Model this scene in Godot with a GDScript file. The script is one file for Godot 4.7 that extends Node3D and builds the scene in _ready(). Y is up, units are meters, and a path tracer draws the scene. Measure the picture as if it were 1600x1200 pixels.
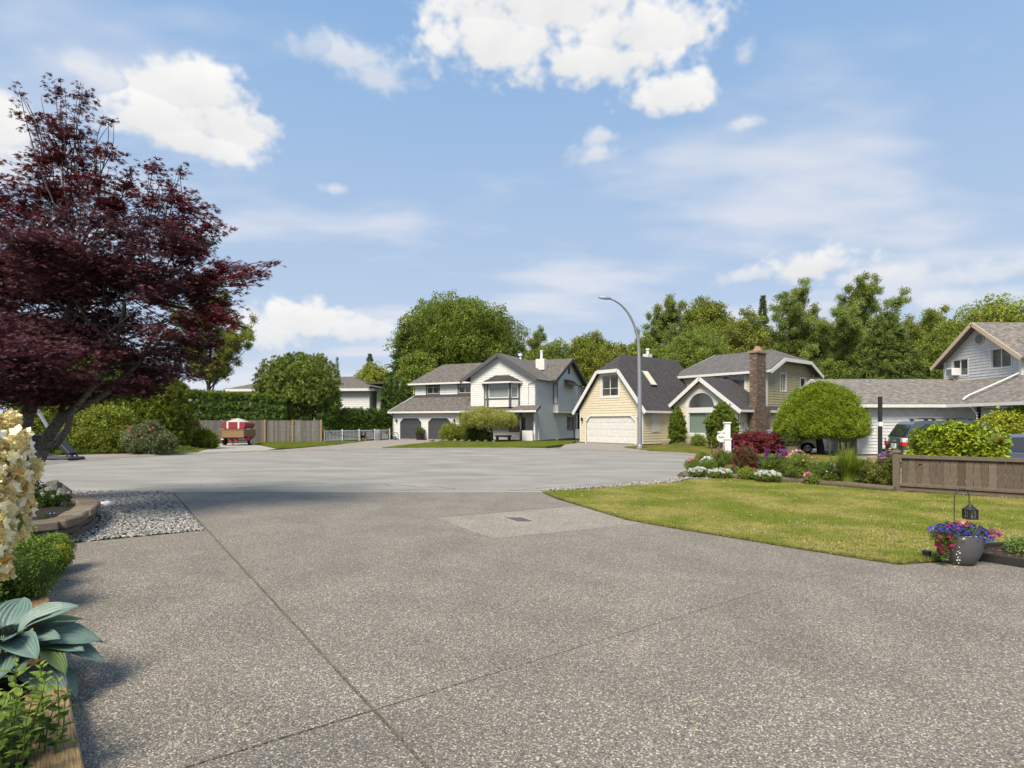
extends Node3D

# ---------------------------------------------------------------- mesh builder
class MB:
	var v := PackedVector3Array()
	var n := PackedVector3Array()
	var c := PackedColorArray()
	var u := PackedVector2Array()
	var col := Color(1, 1, 1)

	func put(p: Vector3, nn: Vector3, uv := Vector2.ZERO) -> void:
		v.append(p); n.append(nn); c.append(col); u.append(uv)

	# points run counter-clockwise seen from outside
	func tri(a: Vector3, b: Vector3, d: Vector3) -> void:
		var nn := (b - a).cross(d - a).normalized()
		put(a, nn); put(d, nn); put(b, nn)

	func tri_n(a: Vector3, b: Vector3, d: Vector3, na: Vector3, nb: Vector3, nd: Vector3) -> void:
		put(a, na); put(d, nd); put(b, nb)

	func tri_uv(a: Vector3, b: Vector3, d: Vector3, ua: Vector2, ub: Vector2, ud: Vector2) -> void:
		var nn := (b - a).cross(d - a).normalized()
		put(a, nn, ua); put(d, nn, ud); put(b, nn, ub)

	func quad(a: Vector3, b: Vector3, d: Vector3, e: Vector3) -> void:
		tri(a, b, d); tri(a, d, e)

	func box(t: Transform3D, s: Vector3, ch := 0.0) -> void:
		var h := s * 0.5
		if ch <= 0.0:
			for k in 3:
				for sg in [-1.0, 1.0]:
					var ax := Vector3.ZERO; ax[k] = sg
					var b1 := Vector3.ZERO; b1[(k + 1) % 3] = 1.0
					var b2 := ax.cross(b1)
					var o := t * (ax * h)
					var p := t.basis * (b1 * h)
					var q := t.basis * (b2 * h)
					quad(o - p - q, o + p - q, o + p + q, o - p + q)
			return
		ch = minf(ch, minf(h.x, minf(h.y, h.z)) * 0.9)
		var g := h - Vector3(ch, ch, ch)
		for k in 3:
			for sg in [-1.0, 1.0]:
				var ax := Vector3.ZERO; ax[k] = sg
				var b1 := Vector3.ZERO; b1[(k + 1) % 3] = 1.0
				var b2 := ax.cross(b1)
				var o := t * (ax * h)
				var p := t.basis * (b1 * g)
				var q := t.basis * (b2 * g)
				quad(o - p - q, o + p - q, o + p + q, o - p + q)
		for k in 3:
			var i1 := (k + 1) % 3
			var i2 := (k + 2) % 3
			for s1 in [-1.0, 1.0]:
				for s2 in [-1.0, 1.0]:
					var a := Vector3.ZERO; a[k] = -g[k]; a[i1] = s1 * h[i1]; a[i2] = s2 * g[i2]
					var b := a; b[k] = g[k]
					var d := Vector3.ZERO; d[k] = g[k]; d[i1] = s1 * g[i1]; d[i2] = s2 * h[i2]
					var e := d; e[k] = -g[k]
					if s1 * s2 > 0: quad(t * a, t * b, t * d, t * e) if (b - a).cross(d - a).dot(a) > 0 else quad(t * e, t * d, t * b, t * a)
					else: quad(t * a, t * b, t * d, t * e) if (b - a).cross(d - a).dot(a) > 0 else quad(t * e, t * d, t * b, t * a)
		for sx in [-1.0, 1.0]:
			for sy in [-1.0, 1.0]:
				for sz in [-1.0, 1.0]:
					var a := Vector3(sx * h.x, sy * g.y, sz * g.z)
					var b := Vector3(sx * g.x, sy * h.y, sz * g.z)
					var d := Vector3(sx * g.x, sy * g.y, sz * h.z)
					if sx * sy * sz > 0: tri(t * a, t * b, t * d)
					else: tri(t * a, t * d, t * b)

	# box between two corners
	func bx(a: Vector3, b: Vector3, ch := 0.0) -> void:
		box(Transform3D(Basis(), (a + b) * 0.5), (b - a).abs(), ch)

	# bar from a to b of width w (sideways) and height hh
	func bar(a: Vector3, b: Vector3, w: float, hh: float, ch := 0.0) -> void:
		var d := b - a
		var z := d.normalized()
		var up := Vector3.UP if absf(z.y) < 0.95 else Vector3.RIGHT
		var x := up.cross(z).normalized()
		var y := z.cross(x)
		box(Transform3D(Basis(x, y, z), (a + b) * 0.5), Vector3(w, hh, d.length()), ch)

	# polygon in the xy plane of t, from z = 0 back to z = -depth
	func prism(poly: PackedVector2Array, t: Transform3D, depth: float, caps := 3) -> void:
		var p := poly
		if Geometry2D.is_polygon_clockwise(p): p = rev(p)
		var idx := Geometry2D.triangulate_polygon(p)
		for i in range(0, idx.size(), 3):
			var a := p[idx[i]]; var b := p[idx[i + 1]]; var d := p[idx[i + 2]]
			if (b - a).cross(d - a) < 0: var w := b; b = d; d = w
			if caps & 1: tri(t * Vector3(a.x, a.y, 0), t * Vector3(b.x, b.y, 0), t * Vector3(d.x, d.y, 0))
			if caps & 2: tri(t * Vector3(a.x, a.y, -depth), t * Vector3(d.x, d.y, -depth), t * Vector3(b.x, b.y, -depth))
		for i in p.size():
			var a := p[i]; var b := p[(i + 1) % p.size()]
			quad(t * Vector3(a.x, a.y, 0), t * Vector3(a.x, a.y, -depth), t * Vector3(b.x, b.y, -depth), t * Vector3(b.x, b.y, 0))

	static func rev(p: PackedVector2Array) -> PackedVector2Array:
		var q := p.duplicate(); q.reverse(); return q

	func tube(p: PackedVector3Array, r: PackedFloat32Array, sides := 8, cap := true) -> void:
		var m := p.size()
		var rings := []
		var x := Vector3.ZERO
		for i in m:
			var d := (p[mini(i + 1, m - 1)] - p[maxi(i - 1, 0)]).normalized()
			if i == 0:
				var up := Vector3.UP if absf(d.y) < 0.9 else Vector3.RIGHT
				x = up.cross(d).normalized()
			else:
				x = (x - d * x.dot(d)).normalized()
			var y := d.cross(x)
			var ring := PackedVector3Array()
			for k in sides:
				var a := TAU * k / sides
				ring.append(x * cos(a) + y * sin(a))
			rings.append(ring)
		for i in m - 1:
			for k in sides:
				var k2 := (k + 1) % sides
				var n0: Vector3 = rings[i][k]; var n1: Vector3 = rings[i][k2]
				var n2: Vector3 = rings[i + 1][k2]; var n3: Vector3 = rings[i + 1][k]
				var a := p[i] + n0 * r[i]; var b := p[i] + n1 * r[i]
				var d := p[i + 1] + n2 * r[i + 1]; var e := p[i + 1] + n3 * r[i + 1]
				tri_n(a, b, d, n0, n1, n2); tri_n(a, d, e, n0, n2, n3)
		if cap:
			for k in sides:
				var k2 := (k + 1) % sides
				if r[0] > 0.001: tri(p[0], p[0] + rings[0][k2] * r[0], p[0] + rings[0][k] * r[0])
				if r[m - 1] > 0.001: tri(p[m - 1], p[m - 1] + rings[m - 1][k] * r[m - 1], p[m - 1] + rings[m - 1][k2] * r[m - 1])

	func pipe(a: Vector3, b: Vector3, r: float, sides := 8) -> void:
		tube(PackedVector3Array([a, b]), PackedFloat32Array([r, r]), sides)

	# profile of (radius, height), from bottom to top
	func lathe(pr: PackedVector2Array, t: Transform3D, sides := 20, squash := 1.0) -> void:
		for i in pr.size() - 1:
			var a := pr[i]; var b := pr[i + 1]
			var e := b - a
			var na := Vector2(e.y, -e.x).normalized()
			var n0 := na; var n1 := na
			if i > 0:
				var f := a - pr[i - 1]; var q := Vector2(f.y, -f.x).normalized()
				if q.dot(na) > 0.6: n0 = (q + na).normalized()
			if i < pr.size() - 2:
				var f := pr[i + 2] - b; var q := Vector2(f.y, -f.x).normalized()
				if q.dot(na) > 0.6: n1 = (q + na).normalized()
			for k in sides:
				var a0 := TAU * k / sides; var a1 := TAU * (k + 1) / sides
				var c0 := Vector3(cos(a0), 0, -sin(a0) * squash); var c1 := Vector3(cos(a1), 0, -sin(a1) * squash)
				var p0 := t * (c0 * a.x + Vector3.UP * a.y); var p1 := t * (c1 * a.x + Vector3.UP * a.y)
				var p2 := t * (c1 * b.x + Vector3.UP * b.y); var p3 := t * (c0 * b.x + Vector3.UP * b.y)
				var m0 := (t.basis * (c0 * n0.x + Vector3.UP * n0.y)).normalized(); var m1 := (t.basis * (c1 * n0.x + Vector3.UP * n0.y)).normalized()
				var m2 := (t.basis * (c1 * n1.x + Vector3.UP * n1.y)).normalized(); var m3 := (t.basis * (c0 * n1.x + Vector3.UP * n1.y)).normalized()
				if a.x > 0.0001: tri_n(p0, p1, p2, m0, m1, m2)
				if b.x > 0.0001: tri_n(p0, p2, p3, m0, m2, m3)

	func mesh() -> ArrayMesh:
		var a := []
		a.resize(Mesh.ARRAY_MAX)
		a[Mesh.ARRAY_VERTEX] = v; a[Mesh.ARRAY_NORMAL] = n; a[Mesh.ARRAY_COLOR] = c; a[Mesh.ARRAY_TEX_UV] = u
		var m := ArrayMesh.new()
		if v.size(): m.add_surface_from_arrays(Mesh.PRIMITIVE_TRIANGLES, a)
		return m

# ---------------------------------------------------------------- naming and tagging
var M := {}
var taken := {}
var rng := RandomNumberGenerator.new()
const EYE := 1.7
const FOCAL := 889.0

func rnd(a: float, b: float) -> float: return rng.randf_range(a, b)

func numbered(called: String) -> String:
	var k: int = taken.get(called, 0)
	taken[called] = k + 1
	return called if k == 0 else "%s_%03d" % [called, k]

func tag(o: Node, label: String, category := "", group := "", kind := "") -> Node:
	if label: o.set_meta("label", label)
	if category: o.set_meta("category", category)
	if group: o.set_meta("group", group)
	if kind: o.set_meta("kind", kind)
	return o

func thing(called: String, label: String, category: String, where := Vector3.ZERO, turn := 0.0, group := "") -> Node3D:
	var o := Node3D.new()
	o.name = numbered(called)
	add_child(o)
	o.position = where
	o.rotation.y = turn
	tag(o, label, category, group)
	return o

func obj(called: String, m, mtl: Material, parent: Node = null) -> MeshInstance3D:
	var o := MeshInstance3D.new()
	o.mesh = m.mesh() if m is MB else m
	o.material_override = mtl
	if parent == null:
		o.name = numbered(called)
		add_child(o)
	else:
		o.name = called
		parent.add_child(o, true)
	return o

func structure(called: String, m, mtl: Material) -> MeshInstance3D:
	var o := obj(called, m, mtl)
	o.set_meta("kind", "structure")
	return o

func many(called: String, mesh: Mesh, mtl: Material, ts: Array, cs: Array, parent: Node = null) -> MultiMeshInstance3D:
	var mm := MultiMesh.new()
	mm.transform_format = MultiMesh.TRANSFORM_3D
	mm.use_colors = true
	mm.mesh = mesh
	mm.instance_count = ts.size()
	for i in ts.size():
		mm.set_instance_transform(i, ts[i])
		mm.set_instance_color(i, cs[i])
	var o := MultiMeshInstance3D.new()
	o.multimesh = mm
	o.material_override = mtl
	if parent == null:
		o.name = numbered(called)
		add_child(o)
	else:
		o.name = called
		o.set_meta("kind", "stuff")
		parent.add_child(o, true)
	return o

# a point at a given distance ahead, and a point on the ground, read off the photograph
func at(x: float, y: float, d: float) -> Vector3:
	return Vector3((x - 800.0) / FOCAL * d, EYE - (y - 660.0) / FOCAL * d, -d)

func on(x: float, y: float, h := 0.0) -> Vector3:
	return at(x, y, FOCAL * (EYE - h) / (y - 660.0))

func fr(o: Vector3, turn := 0.0) -> Transform3D:
	return Transform3D(Basis(Vector3.UP, turn), o)

func pv(a: Array) -> PackedVector2Array:
	var p := PackedVector2Array()
	for i in range(0, a.size(), 2): p.append(Vector2(a[i], a[i + 1]))
	return p

# ---------------------------------------------------------------- materials
func L(r: float, g: float, b: float) -> Color: return Color(r, g, b).linear_to_srgb()

func mat(called: String, c: Color, rough := 0.8, tex: Texture2D = null, scale := Vector3.ONE, world := true) -> StandardMaterial3D:
	var m := StandardMaterial3D.new()
	m.resource_name = called
	m.albedo_color = c.linear_to_srgb()
	m.roughness = rough
	m.cull_mode = BaseMaterial3D.CULL_DISABLED
	if tex:
		m.albedo_texture = tex
		m.uv1_triplanar = true
		m.uv1_world_triplanar = world
		m.uv1_scale = scale
	M[called] = m
	return m

func bump(m: StandardMaterial3D, tex: Texture2D, cm: float) -> void:
	m.heightmap_enabled = true
	m.heightmap_texture = tex
	m.heightmap_scale = cm

func detail(m: StandardMaterial3D, tex: Texture2D, scale: Vector3) -> void:
	m.detail_enabled = true
	m.detail_blend_mode = BaseMaterial3D.BLEND_MODE_MUL
	m.detail_albedo = tex
	m.detail_uv_layer = BaseMaterial3D.DETAIL_UV_2
	m.uv2_triplanar = true
	m.uv2_world_triplanar = true
	m.uv2_scale = scale

func noise_tex(freq: float, oct: int, lo: Color, hi: Color, sd: int, kind := FastNoiseLite.TYPE_SIMPLEX_SMOOTH, size := 512) -> NoiseTexture2D:
	var f := FastNoiseLite.new()
	f.noise_type = kind
	f.frequency = freq
	f.fractal_octaves = oct
	f.seed = sd
	var g := Gradient.new()
	g.offsets = PackedFloat32Array([0.0, 1.0])
	g.colors = PackedColorArray([lo, hi])
	var t := NoiseTexture2D.new()
	t.width = size; t.height = size
	t.seamless = true
	t.noise = f
	t.color_ramp = g
	return t

func grey(x: float) -> Color: return Color(x, x, x)

# pebbles set in cement: colour and height
func aggregate(size: int, metres: float, sd: int) -> Array:
	var r := RandomNumberGenerator.new()
	r.seed = sd
	var rgb := PackedByteArray(); rgb.resize(size * size * 3)
	var hgt := PackedByteArray(); hgt.resize(size * size)
	var base := L(0.24, 0.22, 0.19)
	for i in size * size:
		var k := r.randf_range(0.8, 1.15)
		rgb[i * 3] = int(clampf(base.r * k, 0, 1) * 255); rgb[i * 3 + 1] = int(clampf(base.g * k, 0, 1) * 255); rgb[i * 3 + 2] = int(clampf(base.b * k, 0, 1) * 255)
		hgt[i] = 20
	var tones := [L(0.50, 0.44, 0.34), L(0.42, 0.385, 0.33), L(0.27, 0.26, 0.25), L(0.13, 0.125, 0.12), L(0.15, 0.14, 0.13), L(0.68, 0.64, 0.56), L(0.62, 0.57, 0.49), L(0.33, 0.25, 0.17), L(0.19, 0.195, 0.21), L(0.56, 0.50, 0.39)]
	var px := size / metres
	var count := int(metres * metres * 12500)
	for i in count:
		var rad := r.randf_range(0.003, 0.0072) * px
		var sq := r.randf_range(0.55, 1.0)
		var ang := r.randf() * PI
		var cx := r.randf() * size; var cy := r.randf() * size
		var t: Color = tones[r.randi() % tones.size()]
		var k := r.randf_range(0.8, 1.15)
		var tr := int(clampf(t.r * k, 0, 1) * 255); var tg := int(clampf(t.g * k, 0, 1) * 255); var tb := int(clampf(t.b * k, 0, 1) * 255)
		var ca := cos(ang); var sa := sin(ang)
		var ri := int(ceil(rad))
		for y in range(-ri, ri + 1):
			for x in range(-ri, ri + 1):
				var a := (x * ca + y * sa) / rad; var b := (y * ca - x * sa) / (rad * sq)
				var q := a * a + b * b
				if q < 1.0:
					var at_ := posmod(int(cy) + y, size) * size + posmod(int(cx) + x, size)
					rgb[at_ * 3] = tr; rgb[at_ * 3 + 1] = tg; rgb[at_ * 3 + 2] = tb
					hgt[at_] = int(60 + 190 * sqrt(1.0 - q))
	return [ImageTexture.create_from_image(Image.create_from_data(size, size, false, Image.FORMAT_RGB8, rgb)), ImageTexture.create_from_image(Image.create_from_data(size, size, false, Image.FORMAT_L8, hgt))]

# courses of asphalt shingle tabs: tone and relief, 4 m a side
func shingles(sd: int, dark: float) -> Array:
	var r := RandomNumberGenerator.new()
	r.seed = sd
	var im := Image.create(512, 512, false, Image.FORMAT_RGB8)
	var hg := Image.create(512, 512, false, Image.FORMAT_L8)
	var rows := 28
	for k in rows:
		var y0 := k * 512 / rows; var y1 := (k + 1) * 512 / rows
		var x := -r.randi() % 30
		while x < 512:
			var w := r.randi_range(18, 44)
			var t := r.randf_range(dark, 1.0)
			im.fill_rect(Rect2i(x, y0, w, y1 - y0), Color(t, t * r.randf_range(0.97, 1.0), t * r.randf_range(0.93, 1.0)))
			var lift := r.randf_range(0.0, 0.25)
			for y in range(y0, y1):
				hg.fill_rect(Rect2i(x, y, w, 1), grey(0.15 + lift + 0.5 * float(y - y0) / (y1 - y0)))
			x += w
	return [ImageTexture.create_from_image(im), ImageTexture.create_from_image(hg)]

func leaf_mat(called: String, c: Color, rough := 0.5, back := 0.45) -> StandardMaterial3D:
	var m := mat(called, c, rough)
	m.vertex_color_use_as_albedo = true
	m.backlight_enabled = true
	m.backlight = Color(back, back, back).linear_to_srgb()
	m.metallic_specular = 0.35
	return m

func make_materials() -> void:
	var speck := noise_tex(0.22, 3, grey(0.86), grey(1.0), 3)
	var fine := noise_tex(0.5, 2, grey(0.74), grey(1.0), 5)
	var blotch := noise_tex(0.012, 5, grey(0.91), grey(1.0), 7)
	var blotch2 := noise_tex(0.02, 5, grey(0.82), grey(1.0), 17)
	var relief := noise_tex(0.15, 4, grey(0), grey(1), 9)
	var grain := noise_tex(0.03, 5, Color(0.55, 0.52, 0.48), Color(1, 1, 1), 11)
	M.speck = speck; M.fine = fine; M.blotch = blotch; M.relief = relief; M.grain = grain
	var worn := noise_tex(0.01, 6, Color(0.82, 0.82, 0.81), Color(1, 1, 1), 67)
	var stains := noise_tex(0.009, 6, Color(0.86, 0.855, 0.855), Color(1, 1, 1), 61)
	var ag := aggregate(1024, 2.5, 4)
	var s1 := shingles(21, 0.72)
	var s2 := shingles(22, 0.78)
	# ground
	var m := mat("ground_soil", Color(0.10, 0.115, 0.035), 1.0, blotch2, Vector3.ONE * 0.3)
	m = mat("soil", Color(0.055, 0.04, 0.028), 1.0, fine, Vector3.ONE * 2.0); bump(m, relief, 3.0)
	m = mat("asphalt", Color(0.345, 0.333, 0.30), 0.93, speck, Vector3.ONE * 1.3); detail(m, worn, Vector3(0.06, 0.06, 0.11)); bump(m, relief, 0.3)
	m = mat("crack", Color(0.10, 0.095, 0.085), 0.95, fine, Vector3.ONE * 2.0)
	m = mat("kerb", Color(0.30, 0.275, 0.24), 0.95, speck, Vector3.ONE * 0.7); detail(m, blotch2, Vector3.ONE * 0.15)
	m = mat("concrete", Color(0.33, 0.29, 0.245), 0.95, speck, Vector3.ONE * 0.6); detail(m, blotch, Vector3.ONE * 0.13)
	m = mat("concrete_pale", Color(0.42, 0.39, 0.34), 0.95, speck, Vector3.ONE * 0.6); detail(m, blotch, Vector3.ONE * 0.2)
	m = mat("drive_joint", Color(0.055, 0.05, 0.03), 1.0, fine, Vector3.ONE * 3.0)
	m = mat("aggregate", Color(0.80, 0.775, 0.735), 0.75, ag[0], Vector3.ONE / 2.5); bump(m, ag[1], 0.5); detail(m, stains, Vector3.ONE * 0.17)
	m = mat("aggregate_pale", Color(0.92, 0.90, 0.86), 0.75, ag[0], Vector3.ONE / 2.5); bump(m, ag[1], 0.3); detail(m, blotch, Vector3.ONE * 0.2)
	m = mat("lawn_soil", Color(0.15, 0.145, 0.035), 1.0, fine, Vector3.ONE * 1.3); detail(m, blotch2, Vector3.ONE * 0.25)
	m = mat("lawn_green", Color(0.13, 0.155, 0.022), 1.0, fine, Vector3.ONE * 0.8); detail(m, blotch2, Vector3.ONE * 0.2)
	m = mat("lawn_dry", Color(0.20, 0.175, 0.05), 1.0, fine, Vector3.ONE * 0.8); detail(m, blotch2, Vector3.ONE * 0.2)
	m = mat("stone", Color(1, 1, 1), 0.7, speck, Vector3.ONE * 3.0, false); m.vertex_color_use_as_albedo = true
	m = mat("rock", Color(0.46, 0.43, 0.375), 0.85, noise_tex(0.02, 5, grey(0.35), grey(1.0), 31), Vector3(2.2, 3.5, 2.2)); bump(m, relief, 2.0)
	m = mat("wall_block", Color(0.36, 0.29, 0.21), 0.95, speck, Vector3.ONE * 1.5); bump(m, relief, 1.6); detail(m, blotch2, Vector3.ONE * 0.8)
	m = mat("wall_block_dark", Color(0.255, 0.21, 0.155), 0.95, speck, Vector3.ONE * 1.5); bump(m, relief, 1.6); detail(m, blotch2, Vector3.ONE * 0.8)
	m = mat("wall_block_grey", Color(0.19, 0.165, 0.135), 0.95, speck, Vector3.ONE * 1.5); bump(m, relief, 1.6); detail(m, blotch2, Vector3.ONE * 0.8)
	m = mat("pot_stone", Color(0.115, 0.115, 0.12), 0.85, fine, Vector3.ONE * 3.0); bump(m, fine, 0.8)
	m = mat("mulch", Color(0.10, 0.055, 0.03), 1.0, fine, Vector3.ONE * 4.0); bump(m, relief, 2.5)
	# wood
	m = mat("timber", Color(0.50, 0.34, 0.17), 0.8, grain, Vector3(7, 7, 0.35), false); detail(m, blotch2, Vector3.ONE * 1.6)
	for k in 4:
		var t: Color = [Color(0.29, 0.235, 0.18), Color(0.23, 0.18, 0.135), Color(0.335, 0.28, 0.22), Color(0.185, 0.14, 0.10)][k]
		m = mat("board_%d" % k, t, 0.9, grain, Vector3(7 + k, 0.45, 7 + k)); detail(m, blotch2, Vector3(3.0 + k, 0.9, 3.0)); bump(m, grain, 0.4)
	for k in 3:
		var t: Color = [Color(0.28, 0.27, 0.255), Color(0.225, 0.217, 0.208), Color(0.32, 0.307, 0.29)][k]
		m = mat("grey_board_%d" % k, t, 0.95, grain, Vector3(5 + k, 0.3, 5 + k))
	m = mat("fence_rail", Color(0.29, 0.235, 0.175), 0.9, grain, Vector3(0.6, 8, 0.6)); detail(m, blotch2, Vector3.ONE * 1.0)
	m = mat("cedar_post", Color(0.48, 0.33, 0.18), 0.85, grain, Vector3(6, 0.5, 6))
	m = mat("log", Color(0.25, 0.205, 0.15), 0.95, grain, Vector3(1.2, 10, 1.2)); detail(m, blotch2, Vector3.ONE * 0.9)
	m = mat("black_edging", Color(0.025, 0.022, 0.02), 0.7, fine, Vector3.ONE)
	m = mat("plywood", Color(0.42, 0.27, 0.13), 0.7, grain, Vector3(1, 4, 1))
	m = mat("bark", Color(0.115, 0.088, 0.066), 0.95, noise_tex(0.03, 5, grey(0.3), grey(1.0), 41), Vector3(3, 1.2, 3)); bump(m, relief, 2.5)
	m = mat("maple_twig", Color(0.10, 0.075, 0.07), 0.9, fine, Vector3.ONE * 2.0)
	m = mat("maple_bark", Color(0.42, 0.375, 0.31), 0.9, noise_tex(0.018, 5, grey(0.28), grey(1.0), 43), Vector3(2.2, 2.2, 2.2)); bump(m, relief, 1.5)
	# houses
	m = mat("white_siding", Color(0.70, 0.695, 0.67), 0.6, blotch, Vector3.ONE * 0.5)
	m = mat("yellow_siding", Color(0.69, 0.61, 0.435), 0.65, blotch, Vector3.ONE * 0.5)
	m = mat("grey_siding", Color(0.61, 0.61, 0.60), 0.6, blotch, Vector3.ONE * 0.5)
	m = mat("stained_siding", Color(0.68, 0.61, 0.42), 0.7, noise_tex(0.02, 5, Color(0.52, 0.5, 0.4), Color(1, 1, 1), 47), Vector3(0.35, 2.2, 0.35))
	m = mat("white_trim", Color(0.71, 0.70, 0.675), 0.5, blotch, Vector3.ONE * 0.7)
	m = mat("dark_trim", Color(0.085, 0.085, 0.097), 0.6, blotch, Vector3.ONE * 0.7)
	m = mat("peeling_trim", Color(0.84, 0.77, 0.65), 0.8, noise_tex(0.05, 4, Color(0.62, 0.52, 0.42), Color(1, 1, 1), 51), Vector3.ONE * 1.5)
	m = mat("garage_door_dark", Color(0.055, 0.057, 0.066), 0.55, blotch, Vector3.ONE * 0.4)
	m = mat("garage_door_white", Color(0.68, 0.665, 0.63), 0.5, blotch, Vector3.ONE * 0.4)
	m = mat("foundation", Color(0.26, 0.25, 0.23), 0.95, speck, Vector3.ONE * 0.7)
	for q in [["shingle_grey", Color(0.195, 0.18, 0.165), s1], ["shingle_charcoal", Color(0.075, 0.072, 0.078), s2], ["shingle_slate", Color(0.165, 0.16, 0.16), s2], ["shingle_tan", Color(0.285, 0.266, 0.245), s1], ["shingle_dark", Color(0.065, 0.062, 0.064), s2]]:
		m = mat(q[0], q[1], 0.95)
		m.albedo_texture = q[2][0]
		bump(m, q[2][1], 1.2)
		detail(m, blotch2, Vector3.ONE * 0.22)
	m = mat("brick", Color(1, 1, 1), 0.9, speck, Vector3.ONE * 1.2); m.vertex_color_use_as_albedo = true
	m = mat("mortar", Color(0.30, 0.27, 0.235), 0.95, fine, Vector3.ONE)
	m = mat("room_plaster", Color(0.5, 0.48, 0.45), 0.9)
	m = mat("blind", Color(0.40, 0.43, 0.40), 0.8, blotch, Vector3.ONE)
	m = mat("green_blind", Color(0.30, 0.42, 0.34), 0.8, blotch, Vector3.ONE)
	m = mat("skylight_dome", Color(0.58, 0.56, 0.40), 0.4)
	m = mat("curtain", Color(0.42, 0.41, 0.39), 0.9, grain, Vector3(6, 0.2, 6))
	m = mat("glass", Color(0.1, 0.12, 0.12), 0.05); m.albedo_color.a = 0.12; m.transparency = BaseMaterial3D.TRANSPARENCY_ALPHA
	m = mat("car_glass", Color(0.02, 0.025, 0.03), 0.05); m.metallic_specular = 0.7
	# metal, plastic, paint
	m = mat("galvanised", Color(0.30, 0.32, 0.345), 0.5, blotch, Vector3.ONE * 1.2); m.metallic = 0.35
	m = mat("black_metal", Color(0.018, 0.018, 0.02), 0.5)
	m = mat("dark_plastic", Color(0.035, 0.042, 0.055), 0.5, blotch, Vector3.ONE * 2.0)
	m = mat("white_paint", Color(0.72, 0.72, 0.705), 0.45)
	m = mat("white_metal", Color(0.70, 0.70, 0.69), 0.5)
	m = mat("teal_paint", Color(0.045, 0.062, 0.07), 0.3, blotch, Vector3.ONE); m.clearcoat_enabled = true; m.clearcoat = 0.8; m.clearcoat_roughness = 0.1
	m = mat("blue_paint", Color(0.10, 0.12, 0.19), 0.3, blotch, Vector3.ONE); m.clearcoat_enabled = true; m.clearcoat = 0.8
	m = mat("silver_paint", Color(0.42, 0.43, 0.43), 0.3, blotch, Vector3.ONE); m.metallic = 0.3; m.clearcoat_enabled = true
	m = mat("grey_plastic", Color(0.16, 0.17, 0.185), 0.6)
	m = mat("rubber", Color(0.02, 0.02, 0.021), 0.9)
	m = mat("alloy", Color(0.6, 0.6, 0.6), 0.35); m.metallic = 0.6
	m = mat("red_lens", Color(0.55, 0.015, 0.02), 0.2)
	m = mat("clear_lens", Color(0.7, 0.62, 0.6), 0.2)
	m = mat("red_vinyl", Color(0.30, 0.03, 0.045), 0.55, blotch, Vector3.ONE * 2.0)
	m = mat("tarp", Color(0.50, 0.50, 0.47), 0.8, blotch, Vector3.ONE * 2.0); bump(m, relief, 2.0)
	m = mat("teal_plastic", Color(0.03, 0.30, 0.36), 0.5)
	m = mat("lid", Color(0.13, 0.10, 0.09), 0.8, fine, Vector3.ONE * 3.0)
	m = mat("terracotta", Color(0.32, 0.20, 0.13), 0.9, blotch, Vector3.ONE)
	m = mat("stain_wood", Color(0.20, 0.09, 0.05), 0.85, grain, Vector3(5, 0.5, 5))
	m = mat("candle", Color(0.75, 0.68, 0.5), 0.7)
	# leaves; each copy's own tint multiplies these
	leaf_mat("leaf", Color(1, 1, 1), 0.5, 0.5)
	leaf_mat("leaf_gloss", Color(1, 1, 1), 0.38, 0.3)
	leaf_mat("scale_leaf", Color(1, 1, 1), 0.65, 0.3)
	leaf_mat("petal", Color(1, 1, 1), 0.6, 0.5)
	leaf_mat("blade", Color(1, 1, 1), 0.6, 0.5)

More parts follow.
